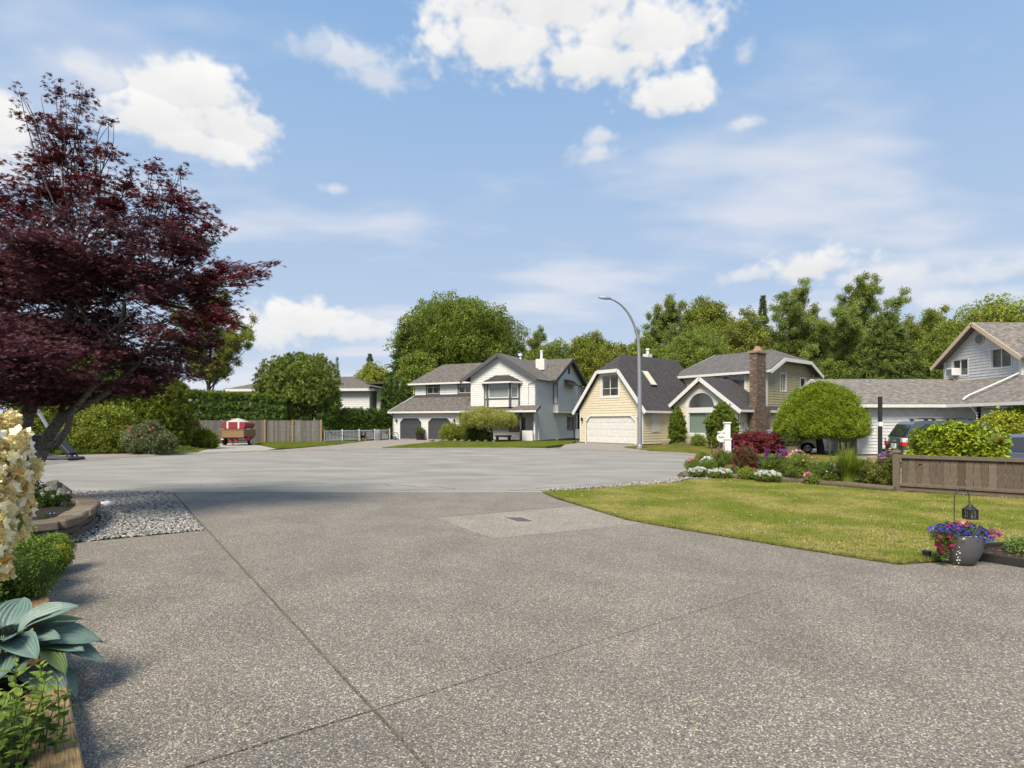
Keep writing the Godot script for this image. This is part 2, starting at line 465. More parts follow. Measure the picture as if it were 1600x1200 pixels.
# ---------------------------------------------------------------- sky
func make_sky() -> ImageTexture:
	var W := 3072
	var H := 1536
	var cov := PackedFloat32Array(); cov.resize(W * H / 2)
	var lit := PackedFloat32Array(); lit.resize(W * H / 2)
	var veil := FastNoiseLite.new(); veil.seed = 5; veil.frequency = 1.0; veil.fractal_octaves = 5; veil.noise_type = FastNoiseLite.TYPE_SIMPLEX_SMOOTH
	var edge := FastNoiseLite.new(); edge.seed = 12; edge.frequency = 1.0; edge.fractal_octaves = 5; edge.fractal_gain = 0.55; edge.noise_type = FastNoiseLite.TYPE_SIMPLEX_SMOOTH
	# heaps of cloud: azimuth and height of the middle in degrees, then lobes (right, up, half width, half height in degrees, thickness)
	var heaps := []
	var seen := [
		[[300, 145, 105, 55, 1.0], [245, 190, 85, 60, 1.0], [345, 190, 90, 50, 1.0], [405, 195, 50, 22, 0.8], [290, 222, 110, 34, 0.9], [150, 118, 50, 34, 0.55]],
		[[-15, 190, 60, 65, 1.0], [-60, 230, 90, 60, 1.0]],
		[[780, 65, 120, 62, 1.0], [925, 100, 150, 50, 1.0], [1045, 148, 78, 38, 1.0], [985, 55, 120, 60, 1.0], [850, 5, 190, 70, 1.0]],
		[[540, 85, 80, 30, 0.6], [590, 118, 60, 30, 0.55], [500, 75, 60, 26, 0.4]],
		[[935, 215, 32, 18, 0.62], [925, 240, 50, 22, 0.62]],
		[[1265, 418, 95, 30, 0.85], [1180, 428, 60, 20, 0.7], [1360, 430, 80, 22, 0.6]],
		[[470, 500, 95, 36, 0.9], [560, 515, 70, 24, 0.75], [400, 520, 80, 30, 0.8]],
		[[520, 296, 26, 10, 0.55]], [[1160, 193, 30, 12, 0.6]], [[1165, 85, 20, 26, 0.55]],
		[[1500, 470, 130, 24, 0.5], [1580, 420, 100, 24, 0.5]],
	]
	for s in seen:
		var lobes := []
		for e in s:
			var az := atan((e[0] - 800.0) / FOCAL)
			var el := atan((660.0 - e[1]) / FOCAL * cos(az))
			lobes.append([az, el, e[2] / FOCAL * cos(az), e[3] / FOCAL * cos(az) * cos(el), e[4]])
		heaps.append(lobes)
	var r := RandomNumberGenerator.new(); r.seed = 77
	for k in 26:
		var az := r.randf_range(0.95, TAU - 0.95)
		var el := r.randf_range(0.12, 0.95)
		var lobes := []
		var big := r.randf_range(0.05, 0.16)
		for q in r.randi_range(3, 5):
			lobes.append([az + r.randf_range(-1, 1) * big / cos(el), el + r.randf_range(-0.4, 0.3) * big, big * r.randf_range(0.4, 0.8), big * r.randf_range(0.25, 0.45), r.randf_range(0.6, 1.0)])
		heaps.append(lobes)
	for lobes in heaps:
		var lo := 10.0; var hi := -10.0; var l0 := 20.0; var l1 := -20.0
		for e in lobes:
			lo = minf(lo, e[1] - e[3] * 1.7); hi = maxf(hi, e[1] + e[3] * 1.7)
			var wide: float = e[2] * 1.7 / maxf(0.2, cos(e[1]))
			l0 = minf(l0, e[0] - wide); l1 = maxf(l1, e[0] + wide)
		var y0 := clampi(int((0.5 - hi / PI) * H), 0, H / 2 - 1); var y1 := clampi(int((0.5 - lo / PI) * H) + 1, 0, H / 2 - 1)
		var x0 := int(floor(l0 / TAU * W)); var x1 := int(ceil(l1 / TAU * W))
		for y in range(y0, y1 + 1):
			var el := (0.5 - (y + 0.5) / H) * PI
			var ce := cos(el); var se := sin(el)
			for x in range(x0, x1 + 1):
				var az := (x + 0.5) / W * TAU
				var d := -1.0
				var thick := 0.0
				var up := 0.0
				for e in lobes:
					var ax: float = (az - e[0]) * ce / e[2]; var ay: float = (el - e[1]) / e[3]
					if ay < 0: ay *= 1.15
					var g := 1.0 - sqrt(ax * ax + ay * ay)
					if g > d: d = g; thick = e[4]; up = ay
				if d < -0.75: continue
				var p := Vector3(sin(az) * ce, se * 1.3, -cos(az) * ce)
				var nz := edge.get_noise_3dv(p * 9.0)
				var n2 := edge.get_noise_3dv(p * 34.0 + Vector3(7, 1, 3))
				var f := d + nz * 0.7 + n2 * 0.42
				var soft := 0.62 if thick > 0.75 else 0.9
				var a := smoothstep(-0.02, soft, f) * minf(1.0, thick * 1.08)
				var at_ := y * W + posmod(x, W)
				if a > cov[at_]:
					cov[at_] = a
					lit[at_] = clampf(0.55 + 0.35 * up + nz * 0.45 - 0.25 * maxf(f - 0.3, 0.0), 0.0, 1.0)
	var data := PackedFloat32Array(); data.resize(W * H * 3)
	for y in H:
		var el := (0.5 - (y + 0.5) / H) * PI
		if y >= H / 2:
			for x in W:
				var i := (y * W + x) * 3
				data[i] = 0.26; data[i + 1] = 0.25; data[i + 2] = 0.2
			continue
		var ce := cos(el); var se := sin(el)
		var t := clampf(el / 0.62, 0.0, 1.0)
		var t2 := pow(t, 0.72)
		var br := lerpf(0.54, 0.215, t2); var bg := lerpf(0.61, 0.365, t2); var bb := lerpf(0.70, 0.60, t2)
		var low := exp(-el * 6.0)
		for x in W:
			var az := (x + 0.5) / W * TAU
			var h := 1.0 / (se + 0.16)
			var w := veil.get_noise_3d(sin(az) * ce * h * 0.75 + 3.0, cos(az) * ce * h * 1.5, 0.3)
			var w2 := smoothstep(-0.02, 0.6, w + low * 0.42) * 0.7
			var red := lerpf(br, 0.66, w2); var gr := lerpf(bg, 0.665, w2); var bl := lerpf(bb, 0.71, w2)
			var a := cov[y * W + x]
			if a > 0.0:
				var q := lit[y * W + x]
				var cr := lerpf(0.62, 0.80, q); var cg := lerpf(0.62, 0.795, q); var cb := lerpf(0.63, 0.78, q)
				red = lerpf(red, cr, a); gr = lerpf(gr, cg, a); bl = lerpf(bl, cb, a)
			var i := (y * W + x) * 3
			data[i] = red; data[i + 1] = gr; data[i + 2] = bl
	return ImageTexture.create_from_image(Image.create_from_data(W, H, false, Image.FORMAT_RGBF, data.to_byte_array()))

func _ready() -> void:
	rng.seed = 20240607
	# camera: level, eye 1.7 m, lens shifted up a little
	var cam := Camera3D.new()
	cam.name = "camera"
	cam.near = 0.1
	cam.far = 900.0
	cam.projection = Camera3D.PROJECTION_FRUSTUM
	cam.size = cam.near * 1200.0 / FOCAL
	cam.frustum_offset = Vector2(0, cam.near * 60.0 / FOCAL)
	cam.position = Vector3(0, EYE, 0)
	add_child(cam)
	cam.current = true
	# sky and exposure
	var env := Environment.new()
	env.background_mode = Environment.BG_SKY
	env.background_energy_multiplier = 0.71
	var sm := PanoramaSkyMaterial.new()
	sm.panorama = make_sky()
	sm.filter = true
	env.sky = Sky.new()
	env.sky.sky_material = sm
	env.tonemap_mode = Environment.TONE_MAPPER_LINEAR
	env.tonemap_exposure = 1.75
	env.sdfgi_enabled = true
	env.ssao_enabled = true
	env.ssil_enabled = true
	var we := WorldEnvironment.new()
	we.name = "world"
	we.environment = env
	add_child(we)
	# sun: high behind the camera and to its left, through thin cloud
	var sun := DirectionalLight3D.new()
	sun.name = "sun"
	sun.light_energy = 1.15
	sun.light_color = Color(1.0, 0.955, 0.88)
	sun.light_angular_distance = 24.0
	sun.shadow_enabled = true
	add_child(sun)
	var towards := Vector3(-0.42, 0, 0.9).normalized() * cos(deg_to_rad(51)) + Vector3.UP * sin(deg_to_rad(51))
	sun.look_at_from_position(towards * 50.0, Vector3.ZERO)
	make_materials()
	make_leaves()
	build_ground()
	build_houses()
	build_trees()
	build_street()
	build_garden()

# ---------------------------------------------------------------- leaves, petals, blades, stones
var F := {}

func leaf(b: MB, p: Vector3, d: Vector3, side: Vector3, ln: float, w: float, fold := 0.12, four := false) -> void:
	d = d.normalized()
	side = (side - d * side.dot(d)).normalized()
	var up := side.cross(d)
	var tip := p + d * ln - up * ln * 0.12
	if not four:
		var l := p + d * ln * 0.45 + side * w * 0.5 + up * fold * w
		var r := p + d * ln * 0.45 - side * w * 0.5 + up * fold * w
		b.tri(p, tip, l); b.tri(p, r, tip)
		return
	var m := p + d * ln * 0.5
	var l1 := p + d * ln * 0.28 + side * w * 0.46 + up * fold * w
	var r1 := p + d * ln * 0.28 - side * w * 0.46 + up * fold * w
	var l2 := p + d * ln * 0.66 + side * w * 0.42 + up * fold * w * 0.8
	var r2 := p + d * ln * 0.66 - side * w * 0.42 + up * fold * w * 0.8
	b.tri(p, m, l1); b.tri(l1, m, l2); b.tri(l2, m, tip)
	b.tri(p, r1, m); b.tri(r1, r2, m); b.tri(r2, tip, m)

func ball() -> Vector3:
	var z := rnd(-1, 1); var a := rnd(0, TAU)
	var s := sqrt(1 - z * z)
	return Vector3(s * cos(a), z, s * sin(a))

func clump(count: int, ln: float, w: float, four := false, droop := 0.2) -> ArrayMesh:
	var b := MB.new()
	for k in count:
		var q := ball()
		var p := q * rnd(0.15, 0.8)
		var d := (q + ball() * 0.8 + Vector3.DOWN * droop).normalized()
		b.col = grey(rnd(0.75, 1.2))
		leaf(b, p, d, Vector3.UP.cross(d) + ball() * 0.5, ln * rnd(0.7, 1.2), w * rnd(0.8, 1.15), 0.12, four)
	return b.mesh()

func make_leaves() -> void:
	F.broad = [clump(18, 0.5, 0.3), clump(18, 0.5, 0.3), clump(18, 0.45, 0.32)]
	F.box = [clump(26, 0.36, 0.22), clump(26, 0.36, 0.22)]
	F.big = [clump(9, 0.8, 0.55, true, 0.4), clump(9, 0.8, 0.55, true, 0.4)]
	F.thin = [clump(14, 0.5, 0.16, false, 0.5), clump(14, 0.5, 0.16, false, 0.5)]
	# flat sprays of scale leaf, standing up and out
	F.spray = []
	for q in 2:
		var b := MB.new()
		for k in 9:
			var a := rnd(0, TAU)
			var d := Vector3(cos(a) * 0.8, rnd(0.3, 1.2), sin(a) * 0.8).normalized()
			var p := ball() * 0.35
			var side := Vector3.UP.cross(d).normalized().rotated(d, rnd(-0.9, 0.9))
			for j in 4:
				b.col = grey(rnd(0.7, 1.2))
				var e := d.rotated(side.cross(d).normalized(), rnd(-0.75, 0.75))
				leaf(b, p + d * 0.14 * j, e, side, rnd(0.4, 0.65), 0.14, 0.05)
		F.spray.append(b.mesh())
	# drooping conifer branchlet
	F.needle = []
	for q in 2:
		var b := MB.new()
		for k in 26:
			var t := rnd(0.0, 1.0)
			var a := rnd(-1.2, 1.2)
			b.col = grey(rnd(0.7, 1.2))
			leaf(b, Vector3(0, -0.25 * t * t, t), Vector3(sin(a), rnd(-0.35, 0.15), cos(a)), Vector3.UP, rnd(0.25, 0.5) * (1.15 - t * 0.6), 0.12, 0.02)
		F.needle.append(b.mesh())
	# five-lobed maple leaves hanging in a spray
	F.maple = []
	for q in 3:
		var b := MB.new()
		for k in 7:
			var a := rnd(0, TAU)
			var out := Vector3(cos(a), rnd(-0.75, 0.1), sin(a)).normalized()
			var p := Vector3(cos(a) * rnd(0.05, 0.75), rnd(-0.2, 0.25), sin(a) * rnd(0.05, 0.75))
			var side := Vector3.UP.cross(out).normalized().rotated(out, rnd(-0.6, 0.6))
			var nn := side.cross(out).normalized()
			b.col = grey(rnd(0.7, 1.25))
			var s := rnd(0.42, 0.62)
			for j in 5:
				var e := out.rotated(nn, (j - 2) * 0.62)
				leaf(b, p, e, side, s * [0.62, 0.9, 1.1, 0.9, 0.62][j], s * 0.2, 0.1)
		F.maple.append(b.mesh())
	# grass
	F.tuft = []
	for q in 3:
		var b := MB.new()
		for k in 13:
			var a := rnd(0, TAU)
			var p := Vector3(rnd(-1, 1), 0, rnd(-1, 1))
			var d := Vector3(cos(a) * 0.7, rnd(0.6, 1.5), sin(a) * 0.7).normalized() * rnd(0.7, 1.5)
			var s := d.cross(Vector3.UP).normalized() * 0.085
			b.col = grey(rnd(0.75, 1.2))
			b.tri(p - s, p + s, p + d)
		F.tuft.append(b.mesh())
	# a flower of five petals, and a ball of small flowers
	F.flower = []
	for n in [5, 4]:
		var b := MB.new()
		for k in n:
			var a = TAU * k / n
			b.col = grey(rnd(0.88, 1.08))
			leaf(b, Vector3(cos(a), 0, sin(a)) * 0.08, Vector3(cos(a), 0.28, sin(a)), Vector3(-sin(a), 0, cos(a)), 0.95, 0.85, 0.1, true)
		F.flower.append(b.mesh())
	var h := MB.new()
	for k in 34:
		var q := ball()
		var s := q.cross(Vector3(0.3, 1, 0.2)).normalized()
		h.col = grey(rnd(0.8, 1.1))
		for j in 4:
			leaf(h, q * 0.8, (s.rotated(q, j * PI / 2) + q * 0.25), q.cross(s), 0.34, 0.26, 0.05)
	F.head = [h.mesh()]
	# rounded stones
	F.stone = []
	for q in 4:
		var b := MB.new()
		b.col = Color(1, 1, 1)
		var sx := rnd(0.8, 1.2); var sz := rnd(0.6, 1.0); var sy := rnd(0.4, 0.62)
		var wob := []
		for k in 64: wob.append(rnd(0.88, 1.1))
		var rows := 4; var cols := 8
		var pt := func(i: int, j: int) -> Vector3:
			var th := PI * i / rows; var ph := TAU * (j % cols) / cols
			var w: float = wob[(i * 8 + j % cols) % 64] if i > 0 and i < rows else 1.0
			return Vector3(sin(th) * cos(ph) * sx, cos(th) * sy, sin(th) * sin(ph) * sz) * w
		for i in rows:
			for j in cols:
				var p0: Vector3 = pt.call(i, j); var p1: Vector3 = pt.call(i, j + 1); var p2: Vector3 = pt.call(i + 1, j + 1); var p3: Vector3 = pt.call(i + 1, j)
				if i > 0: b.tri_n(p0, p1, p2, p0.normalized(), p1.normalized(), p2.normalized())
				if i < rows - 1: b.tri_n(p0, p2, p3, p0.normalized(), p2.normalized(), p3.normalized())
		F.stone.append(b.mesh())

func tint(a: Color, b: Color, spread := 0.15) -> Color:
	var c := a.lerp(b, rng.randf())
	var k := rnd(1 - spread, 1 + spread)
	return Color(c.r * k, c.g * k, c.b * k)

# leaf clumps spread through lobes: each lobe is [centre, radii]; more of them near the skin
func crown(parent: Node, called: String, kind: String, mtl: String, lobes: Array, count: int, size: float, ca: Color, cb: Color, shell := 0.55, flat := 0.0) -> void:
	var per: Array = F[kind]
	var vol := 0.0
	for l in lobes: vol += pow(l[1].x * l[1].y * l[1].z, 0.667)
	var ts := []; var cs := []
	for l in lobes:
		var c: Vector3 = l[0]; var r: Vector3 = l[1]
		var n := int(count * pow(r.x * r.y * r.z, 0.667) / vol)
		var lobe_tint := rnd(0.85, 1.15)
		for i in n:
			var q := ball()
			var p := c + q * r * pow(rng.randf(), 1.0 - shell) * rnd(0.93, 1.06)
			var bs := Basis(Vector3.UP, rnd(0, TAU))
			if flat > 0.0: bs = bs * Basis(Vector3.RIGHT, rnd(-flat, flat))
			else: bs = Basis(ball(), rnd(0, TAU))
			ts.append(Transform3D(bs.scaled(Vector3.ONE * size * rnd(0.65, 1.3)), p))
			var t := tint(ca, cb)
			cs.append(Color(t.r * lobe_tint, t.g * lobe_tint, t.b * lobe_tint) * (1.0 if kind == "maple" else 1.3))
	many(called, per[rng.randi() % per.size()], M[mtl], ts, cs, parent)

# ---------------------------------------------------------------- ground
func flat(y: float) -> Transform3D:
	return Transform3D(Basis(Vector3(1, 0, 0), Vector3(0, 0, -1), Vector3(0, 1, 0)), Vector3(0, y, 0))

func plan(a: Array) -> PackedVector2Array:  # x, z pairs to the plane of flat()
	var p := PackedVector2Array()
	for i in range(0, a.size(), 2): p.append(Vector2(a[i], -a[i + 1]))
	return p

func sheet(poly: PackedVector2Array, y: float, thick: float) -> MB:
	var b := MB.new()
	b.prism(poly, flat(y), thick, 1)
	return b

func scatter(poly: PackedVector2Array, per_m2: float) -> PackedVector2Array:
	var lo := poly[0]; var hi := poly[0]
	for q in poly: lo = lo.min(q); hi = hi.max(q)
	var out := PackedVector2Array()
	for i in int((hi.x - lo.x) * (hi.y - lo.y) * per_m2):
		var q := Vector2(rnd(lo.x, hi.x), rnd(lo.y, hi.y))
		if Geometry2D.is_point_in_polygon(q, poly): out.append(q)
	return out

func grass(called: String, label: String, poly: PackedVector2Array, y: float, per_m2: float, size: float, ca: Color, cb: Color, sd: int) -> void:
	var f := FastNoiseLite.new(); f.seed = sd; f.frequency = 0.55; f.fractal_octaves = 4
	var ts := []; var cs := []
	for q in scatter(poly, per_m2):
		var n := clampf(0.5 + f.get_noise_2d(q.x, q.y) * 1.5 + rnd(-0.18, 0.18), 0, 1)
		ts.append(Transform3D(Basis(Vector3.UP, rnd(0, TAU)).scaled(Vector3(size, size * rnd(0.6, 1.2) * lerpf(1.1, 0.75, n), size)), Vector3(q.x, y - 0.004, -q.y)))
		var c := ca.lerp(cb, n); var k := rnd(0.85, 1.15)
		cs.append(Color(c.r * k, c.g * k, c.b * k))
	var o := many(called, F.tuft[0], M.blade, ts, cs)
	tag(o, label, "grass", "", "stuff")

func build_ground() -> void:
	var b := MB.new()
	b.quad(Vector3(-420, -0.06, 120), Vector3(420, -0.06, 120), Vector3(420, -0.06, -700), Vector3(-420, -0.06, -700))
	structure("ground", b, M.ground_soil)
	# the round end of the street and the street leaving to the right
	var far := [-18.2, -21.0, -18.9, -24.4, -18.5, -27.5, -17, -30.2, -14, -32.8, -10.8, -34.4, -8, -35.5, -4, -36, 0, -36, 3.95, -34.9, 7.2, -32.1, 8.84, -29.9, 9.7, -27.6, 10.8, -25.2, 11.8, -23.2, 13.4, -20.0, 18.5, -11, 27, 3]
	var near := [20.5, 4, 13.6, -8.6, 10.55, -14.3, 9.2, -16.6, 7.6, -18.6, 6.2, -19.7, 5.4, -18.6, 5.0, -17.0, 2.8, -15.4, 0.7, -14.2, -8.3, -13.9, -11.3, -14.2, -14.5, -16, -17, -18.8]
	structure("road", sheet(plan(far + near), 0.0, 0.12), M.asphalt)
	# concrete gutter along the far rim
	b = MB.new()
	for i in range(0, far.size() - 2, 2):
		var p := Vector3(far[i], 0, far[i + 1]); var q := Vector3(far[i + 2], 0, far[i + 3])
		var mid := Vector3(-5, 0, -24)
		var op := (p - mid).normalized(); var oq := (q - mid).normalized()
		if i > 20: op = Vector3(0.86, 0, -0.5); oq = op
		for st in [[0.0, 0.006, 0.32, 0.012], [0.32, 0.012, 0.5, 0.07], [0.5, 0.07, 0.72, 0.075]]:
			b.quad(p + op * st[0] + Vector3.UP * st[1], q + oq * st[0] + Vector3.UP * st[1], q + oq * st[2] + Vector3.UP * st[3], p + op * st[2] + Vector3.UP * st[3])
	structure("gutter", b, M.kerb)
	b = MB.new()
	b.bx(Vector3(-8.4, -0.08, -14.04), Vector3(0.75, 0.004, -13.9))
	structure("drive_lip", b, M.concrete_pale)
	# cracks and seams in the asphalt
	for c in [[370, 762, 460, 757, 520, 755], [640, 718, 665, 718.5, 690, 718], [720, 718, 748, 718, 770, 717.4], [790, 766.5, 860, 762, 930, 757, 1000, 752], [210, 764, 260, 760, 320, 758, 400, 757], [120, 742, 250, 738, 420, 736, 640, 734], [600, 758, 680, 761, 720, 765], [500, 745, 700, 741, 900, 744]]:
		b = MB.new()
		var pts := PackedVector3Array()
		for i in range(0, c.size() - 2, 2):
			for k in 6:
				var p := on(lerpf(c[i], c[i + 2], k / 6.0), lerpf(c[i + 1], c[i + 3], k / 6.0))
				pts.append(p + Vector3(rnd(-0.06, 0.06), 0.004, rnd(-0.12, 0.12)))
		for i in pts.size() - 1:
			var s := (pts[i + 1] - pts[i]).cross(Vector3.UP).normalized() * rnd(0.008, 0.026)
			b.quad(pts[i] - s, pts[i + 1] - s * 0.6, pts[i + 1] + s * 0.6, pts[i] + s)
		structure("road_crack", b, M.crack)
	# the drive of pebbled concrete in the foreground: panels with open joints over dark soil
	var drive := Node3D.new()
	drive.name = numbered("driveway")
	drive.set_meta("kind", "structure")
	add_child(drive)
	b = sheet(plan([-8.35, -13.8, 0.7, -13.9, 1.35, -11.65, 2.0, -9.9, 3.2, -8.4, 4.6, -6.78, 5.2, -6.92, 5.75, -6.96, 6.0, -6.6, 7, -5.55, 9, -4.8, 12, 3, -2.4, 3, -0.75, -0.9, -2.2, -2.85, -4.75, -5.75, -6.35, -7.9, -4.85, -9.0]), -0.062, 0.05)
	obj("joint_filler", b, M.drive_joint, drive)
	var e := Vector2(-0.579, 0.815); var g := Vector2(0.815, 0.579)  # along and across, in the plane of flat()
	var o := Vector2(-0.70, 3.2)
	var sq := func(s0: float, s1: float, t0: float, t1: float) -> PackedVector2Array:
		return PackedVector2Array([o + e * s0 + g * t0, o + e * s0 + g * t1, o + e * s1 + g * t1, o + e * s1 + g * t0])
	var outline := plan([-8.35, -13.8, 0.7, -13.9, 1.0, -12.6, 1.35, -11.65, 2.0, -9.9, 2.6, -9.1, 3.2, -8.4, 3.9, -7.55, 4.6, -6.78, 5.2, -6.92, 5.75, -6.96, 6.0, -6.6, 7, -5.55, 9, -4.8, 12, 3, -2.4, 3, -0.75, -0.9, -2.22, -2.85, -4.77, -5.75, -6.4, -7.85, -6.2, -8.0, -4.83, -8.95])
	var patch := plan([-1.37, -10.14, 1.6, -11.75, 2.3, -9.6, -0.28, -8.3])
	var patch_in := plan([-1.35, -10.13, 1.6, -11.72, 2.3, -9.62, -0.28, -8.32])
	var n := 0
	for r in [sq.call(0.207, 16.0, 0.012, 14.0), PackedVector2Array([o + e * -12.0 + g * 0.012, o + e * -12.0 + g * 16.0, o + e * 0.2205 + g * 16.0, o + e * 0.193 + g * 0.012]), sq.call(0.21, 14.0, -8.0, -0.012), sq.call(-12.0, 0.19, -8.0, -0.012)]:
		for p in Geometry2D.intersect_polygons(outline, r):
			var parts: Array = [p]
			if n == 0: parts = Geometry2D.clip_polygons(p, patch)
			for q in parts: obj("panel", sheet(q, 0.0, 0.08), M.aggregate, drive)
		n += 1
	for p in Geometry2D.intersect_polygons(patch_in, outline): obj("patch_panel", sheet(p, 0.0, 0.08), M.aggregate_pale, drive)
	# meter box lid in the patch
	var lid := thing("meter_lid", "small brown rectangular meter lid with pale rim set in the driveway", "lid", Vector3(0.125, 0, -9.93))
	b = MB.new()
	var lp := [Vector3(-0.32, 0, -0.25), Vector3(0.06, 0, -0.25), Vector3(0.29, 0, 0.22), Vector3(-0.03, 0, 0.27)]
	for k in 4:
		b.bar(lp[k] + Vector3.UP * 0.004, lp[(k + 1) % 4] + Vector3.UP * 0.004, 0.035, 0.012)
	obj("rim", b, M.concrete_pale, lid)
	b = MB.new()
	b.quad(lp[3] + Vector3.UP * 0.005, lp[2] + Vector3.UP * 0.005, lp[1] + Vector3.UP * 0.005, lp[0] + Vector3.UP * 0.005)
	obj("plate", b, M.lid, lid)
	# lawn in front on the right
	var lawn := plan([0.75, -13.75, 1.38, -11.65, 2.03, -9.9, 2.63, -9.1, 3.23, -8.4, 3.93, -7.55, 4.6, -6.83, 5.2, -6.97, 5.75, -7.05, 6.25, -7.55, 7.0, -7.72, 9.5, -7.8, 12, -7, 14.5, -9.9, 11.15, -12.55, 9.35, -13.75, 8.8, -14.5, 7.9, -15.9, 6.7, -16.9, 5.4, -16.9, 4.6, -15.9, 3.2, -15.0, 1.9, -14.3])
	structure("lawn", sheet(lawn, 0.022, 0.1), M.lawn_soil)
	grass("lawn_grass", "short green and straw coloured grass of the front lawn", lawn, 0.022, 620, 0.036, Color(0.23, 0.28, 0.035), Color(0.43, 0.385, 0.11), 3)
	# ragged rim along the drive
	var rim := [0.75, -13.75, 1.38, -11.65, 2.03, -9.9, 2.63, -9.1, 3.23, -8.4, 3.93, -7.55, 4.6, -6.83, 5.2, -6.97, 5.75, -7.05]
	var rt := []; var rc := []
	for i in range(0, rim.size() - 2, 2):
		var p := V(rim[i], 0.012, rim[i + 1]); var q := V(rim[i + 2], 0.012, rim[i + 3])
		for k in int(p.distance_to(q) * 46):
			rt.append(Transform3D(Basis(Vector3.UP, rnd(0, TAU)).scaled(Vector3(0.03, rnd(0.03, 0.065), 0.03)), p.lerp(q, rng.randf()) + V(rnd(-0.035, 0.03), 0, rnd(-0.03, 0.03)))); rc.append(tint(Color(0.17, 0.23, 0.03), Color(0.36, 0.33, 0.09)))
	tag(many("lawn_rim", F.tuft[1], M.blade, rt, rc), "longer ragged grass along the driveway edge of the lawn", "grass", "", "stuff")
	# clover flowers in it
	var ts := []; var cs := []
	for q in scatter(lawn, 4.0):
		if fmod(absf(q.x * 0.7 + q.y * 0.31), 1.0) < 0.55:
			ts.append(Transform3D(Basis().scaled(Vector3.ONE * 0.011), Vector3(q.x, 0.06, -q.y))); cs.append(grey(0.75))
	tag(many("clover", F.head[0], M.petal, ts, cs), "tiny white clover flowers scattered over the front lawn", "clover", "", "stuff")
	# lawns and drives across the street
	var dirt := plan([-30, -60, -30, -20, -19, -21, -18.9, -24.4, -18.5, -27.5, -17, -30.4, -19.5, -38, -21, -43, -20, -60])
	structure("garden_soil", sheet(dirt, -0.03, 0.04), M.soil)
	var white_lawn := plan([-8.3, -36.4, -4.15, -36.75, 0, -36.75, 2.3, -38.5, 4.4, -43.5, 5.6, -50, 2.1, -48.9, -1.1, -50.0, -5.8, -49.2, -7.35, -42])
	structure("lawn", sheet(white_lawn, 0.075, 0.1), M.lawn_green)
	grass("lawn_grass", "bright green grass in front of the white house", white_lawn, 0.075, 120, 0.075, Color(0.16, 0.21, 0.02), Color(0.22, 0.24, 0.03), 4)
	var strip := plan([-21.2, -46.0, -14.7, -35.8, -13.9, -36.6, -12.9, -42, -12.8, -49.5, -15.5, -47.6])
	structure("lawn", sheet(strip, 0.073, 0.1), M.lawn_green)
	grass("lawn_grass", "strip of green grass below the grey board fence", strip, 0.073, 120, 0.075, Color(0.16, 0.21, 0.02), Color(0.22, 0.24, 0.03), 5)
	var ylawn := plan([8.0, -33.0, 9.6, -29.8, 10.45, -27.4, 11.5, -25.0, 12.5, -23.0, 14.1, -19.8, 15.6, -20.9, 15.2, -24.0, 15.3, -28, 15.9, -33, 15.4, -38, 11.9, -42.2, 9.9, -40.6, 7.4, -37.5])
	structure("lawn", sheet(ylawn, 0.07, 0.1), M.lawn_dry)
	grass("lawn_grass", "dry yellowish grass in front of the yellow house", ylawn, 0.07, 110, 0.07, Color(0.19, 0.21, 0.03), Color(0.34, 0.29, 0.08), 6)
	structure("driveway", sheet(plan([-14.2, -33.3, -10.8, -34.95, -8.2, -36.1, -8.1, -37, -7.2, -42, -5.7, -49.4, -5.3, -52.6, -11.6, -55.7, -13.0, -50, -12.85, -42, -13.6, -36.3]), 0.055, 0.1), M.concrete)
	structure("driveway", sheet(plan([3.0, -35.9, 4.3, -35.4, 7.7, -32.3, 7.9, -33.2, 7.3, -37.4, 9.5, -40.7, 5.5, -45.9, 4.0, -43.0]), 0.058, 0.1), M.concrete)
	structure("driveway", sheet(plan([-21.2, -45.6, -24.5, -44.0, -20.9, -34.5, -18.2, -29.9, -17.2, -31.2, -14.6, -33.4, -14.75, -35.6]), 0.055, 0.1), M.concrete_pale)
	structure("driveway", sheet(plan([-19.3, -22.5, -19.4, -24.4, -19.0, -27.7, -17.6, -30.5, -19.6, -31.2, -22.4, -28.6, -24.0, -26.0, -23.5, -22.5]), 0.05, 0.1), M.concrete)
	structure("driveway", sheet(plan([14.15, -19.6, 15.6, -21.0, 15.3, -24.0, 15.35, -28.2, 16.0, -36, 17.4, -36, 17.4, -28.6, 26, -28.6, 26, -8, 20, -10]), 0.045, 0.1), M.concrete)
	var verge := plan([-18.1, -20.9, -18.9, -22.6, -23.4, -22.6, -26, -19, -22, -17])
	structure("lawn", sheet(verge, 0.06, 0.1), M.lawn_dry)
	grass("lawn_grass", "patch of dry grass beside the road on the far left", verge, 0.06, 90, 0.07, Color(0.16, 0.2, 0.03), Color(0.3, 0.26, 0.08), 8)
	# loose stones beside the drive and along the lawn
	var bed := plan([-8.42, -13.85, -4.87, -8.98, -6.25, -7.98, -6.45, -8.2, -6.75, -9.1, -6.95, -9.6, -7.4, -10.25, -8.1, -10.8, -9.3, -11.4, -11.2, -14.1])
	structure("gravel_base", sheet(bed, -0.02, 0.04), M.soil)
	gravel("gravel", "pale rounded river stones beside the driveway", bed, 900, 0.016, 0.036)
	var edge := plan([0.72, -13.95, 1.9, -14.5, 3.2, -15.2, 4.6, -16.1, 5.3, -17.1, 6.3, -17.1, 5.55, -17.6, 5.05, -17.3, 4.2, -16.4, 2.8, -15.5, 0.8, -14.3])
	structure("gravel_base", sheet(edge, 0.0, 0.04), M.soil)
	gravel("gravel", "narrow strip of grey stones between the lawn and the road", edge, 420, 0.02, 0.04)
	# planting beds
	var flower_bed := plan([5.5, -17.85, 6.75, -17.0, 7.95, -15.8, 9.2, -13.75, 10.4, -14.4, 9.15, -16.5, 7.55, -18.4, 6.2, -19.3])
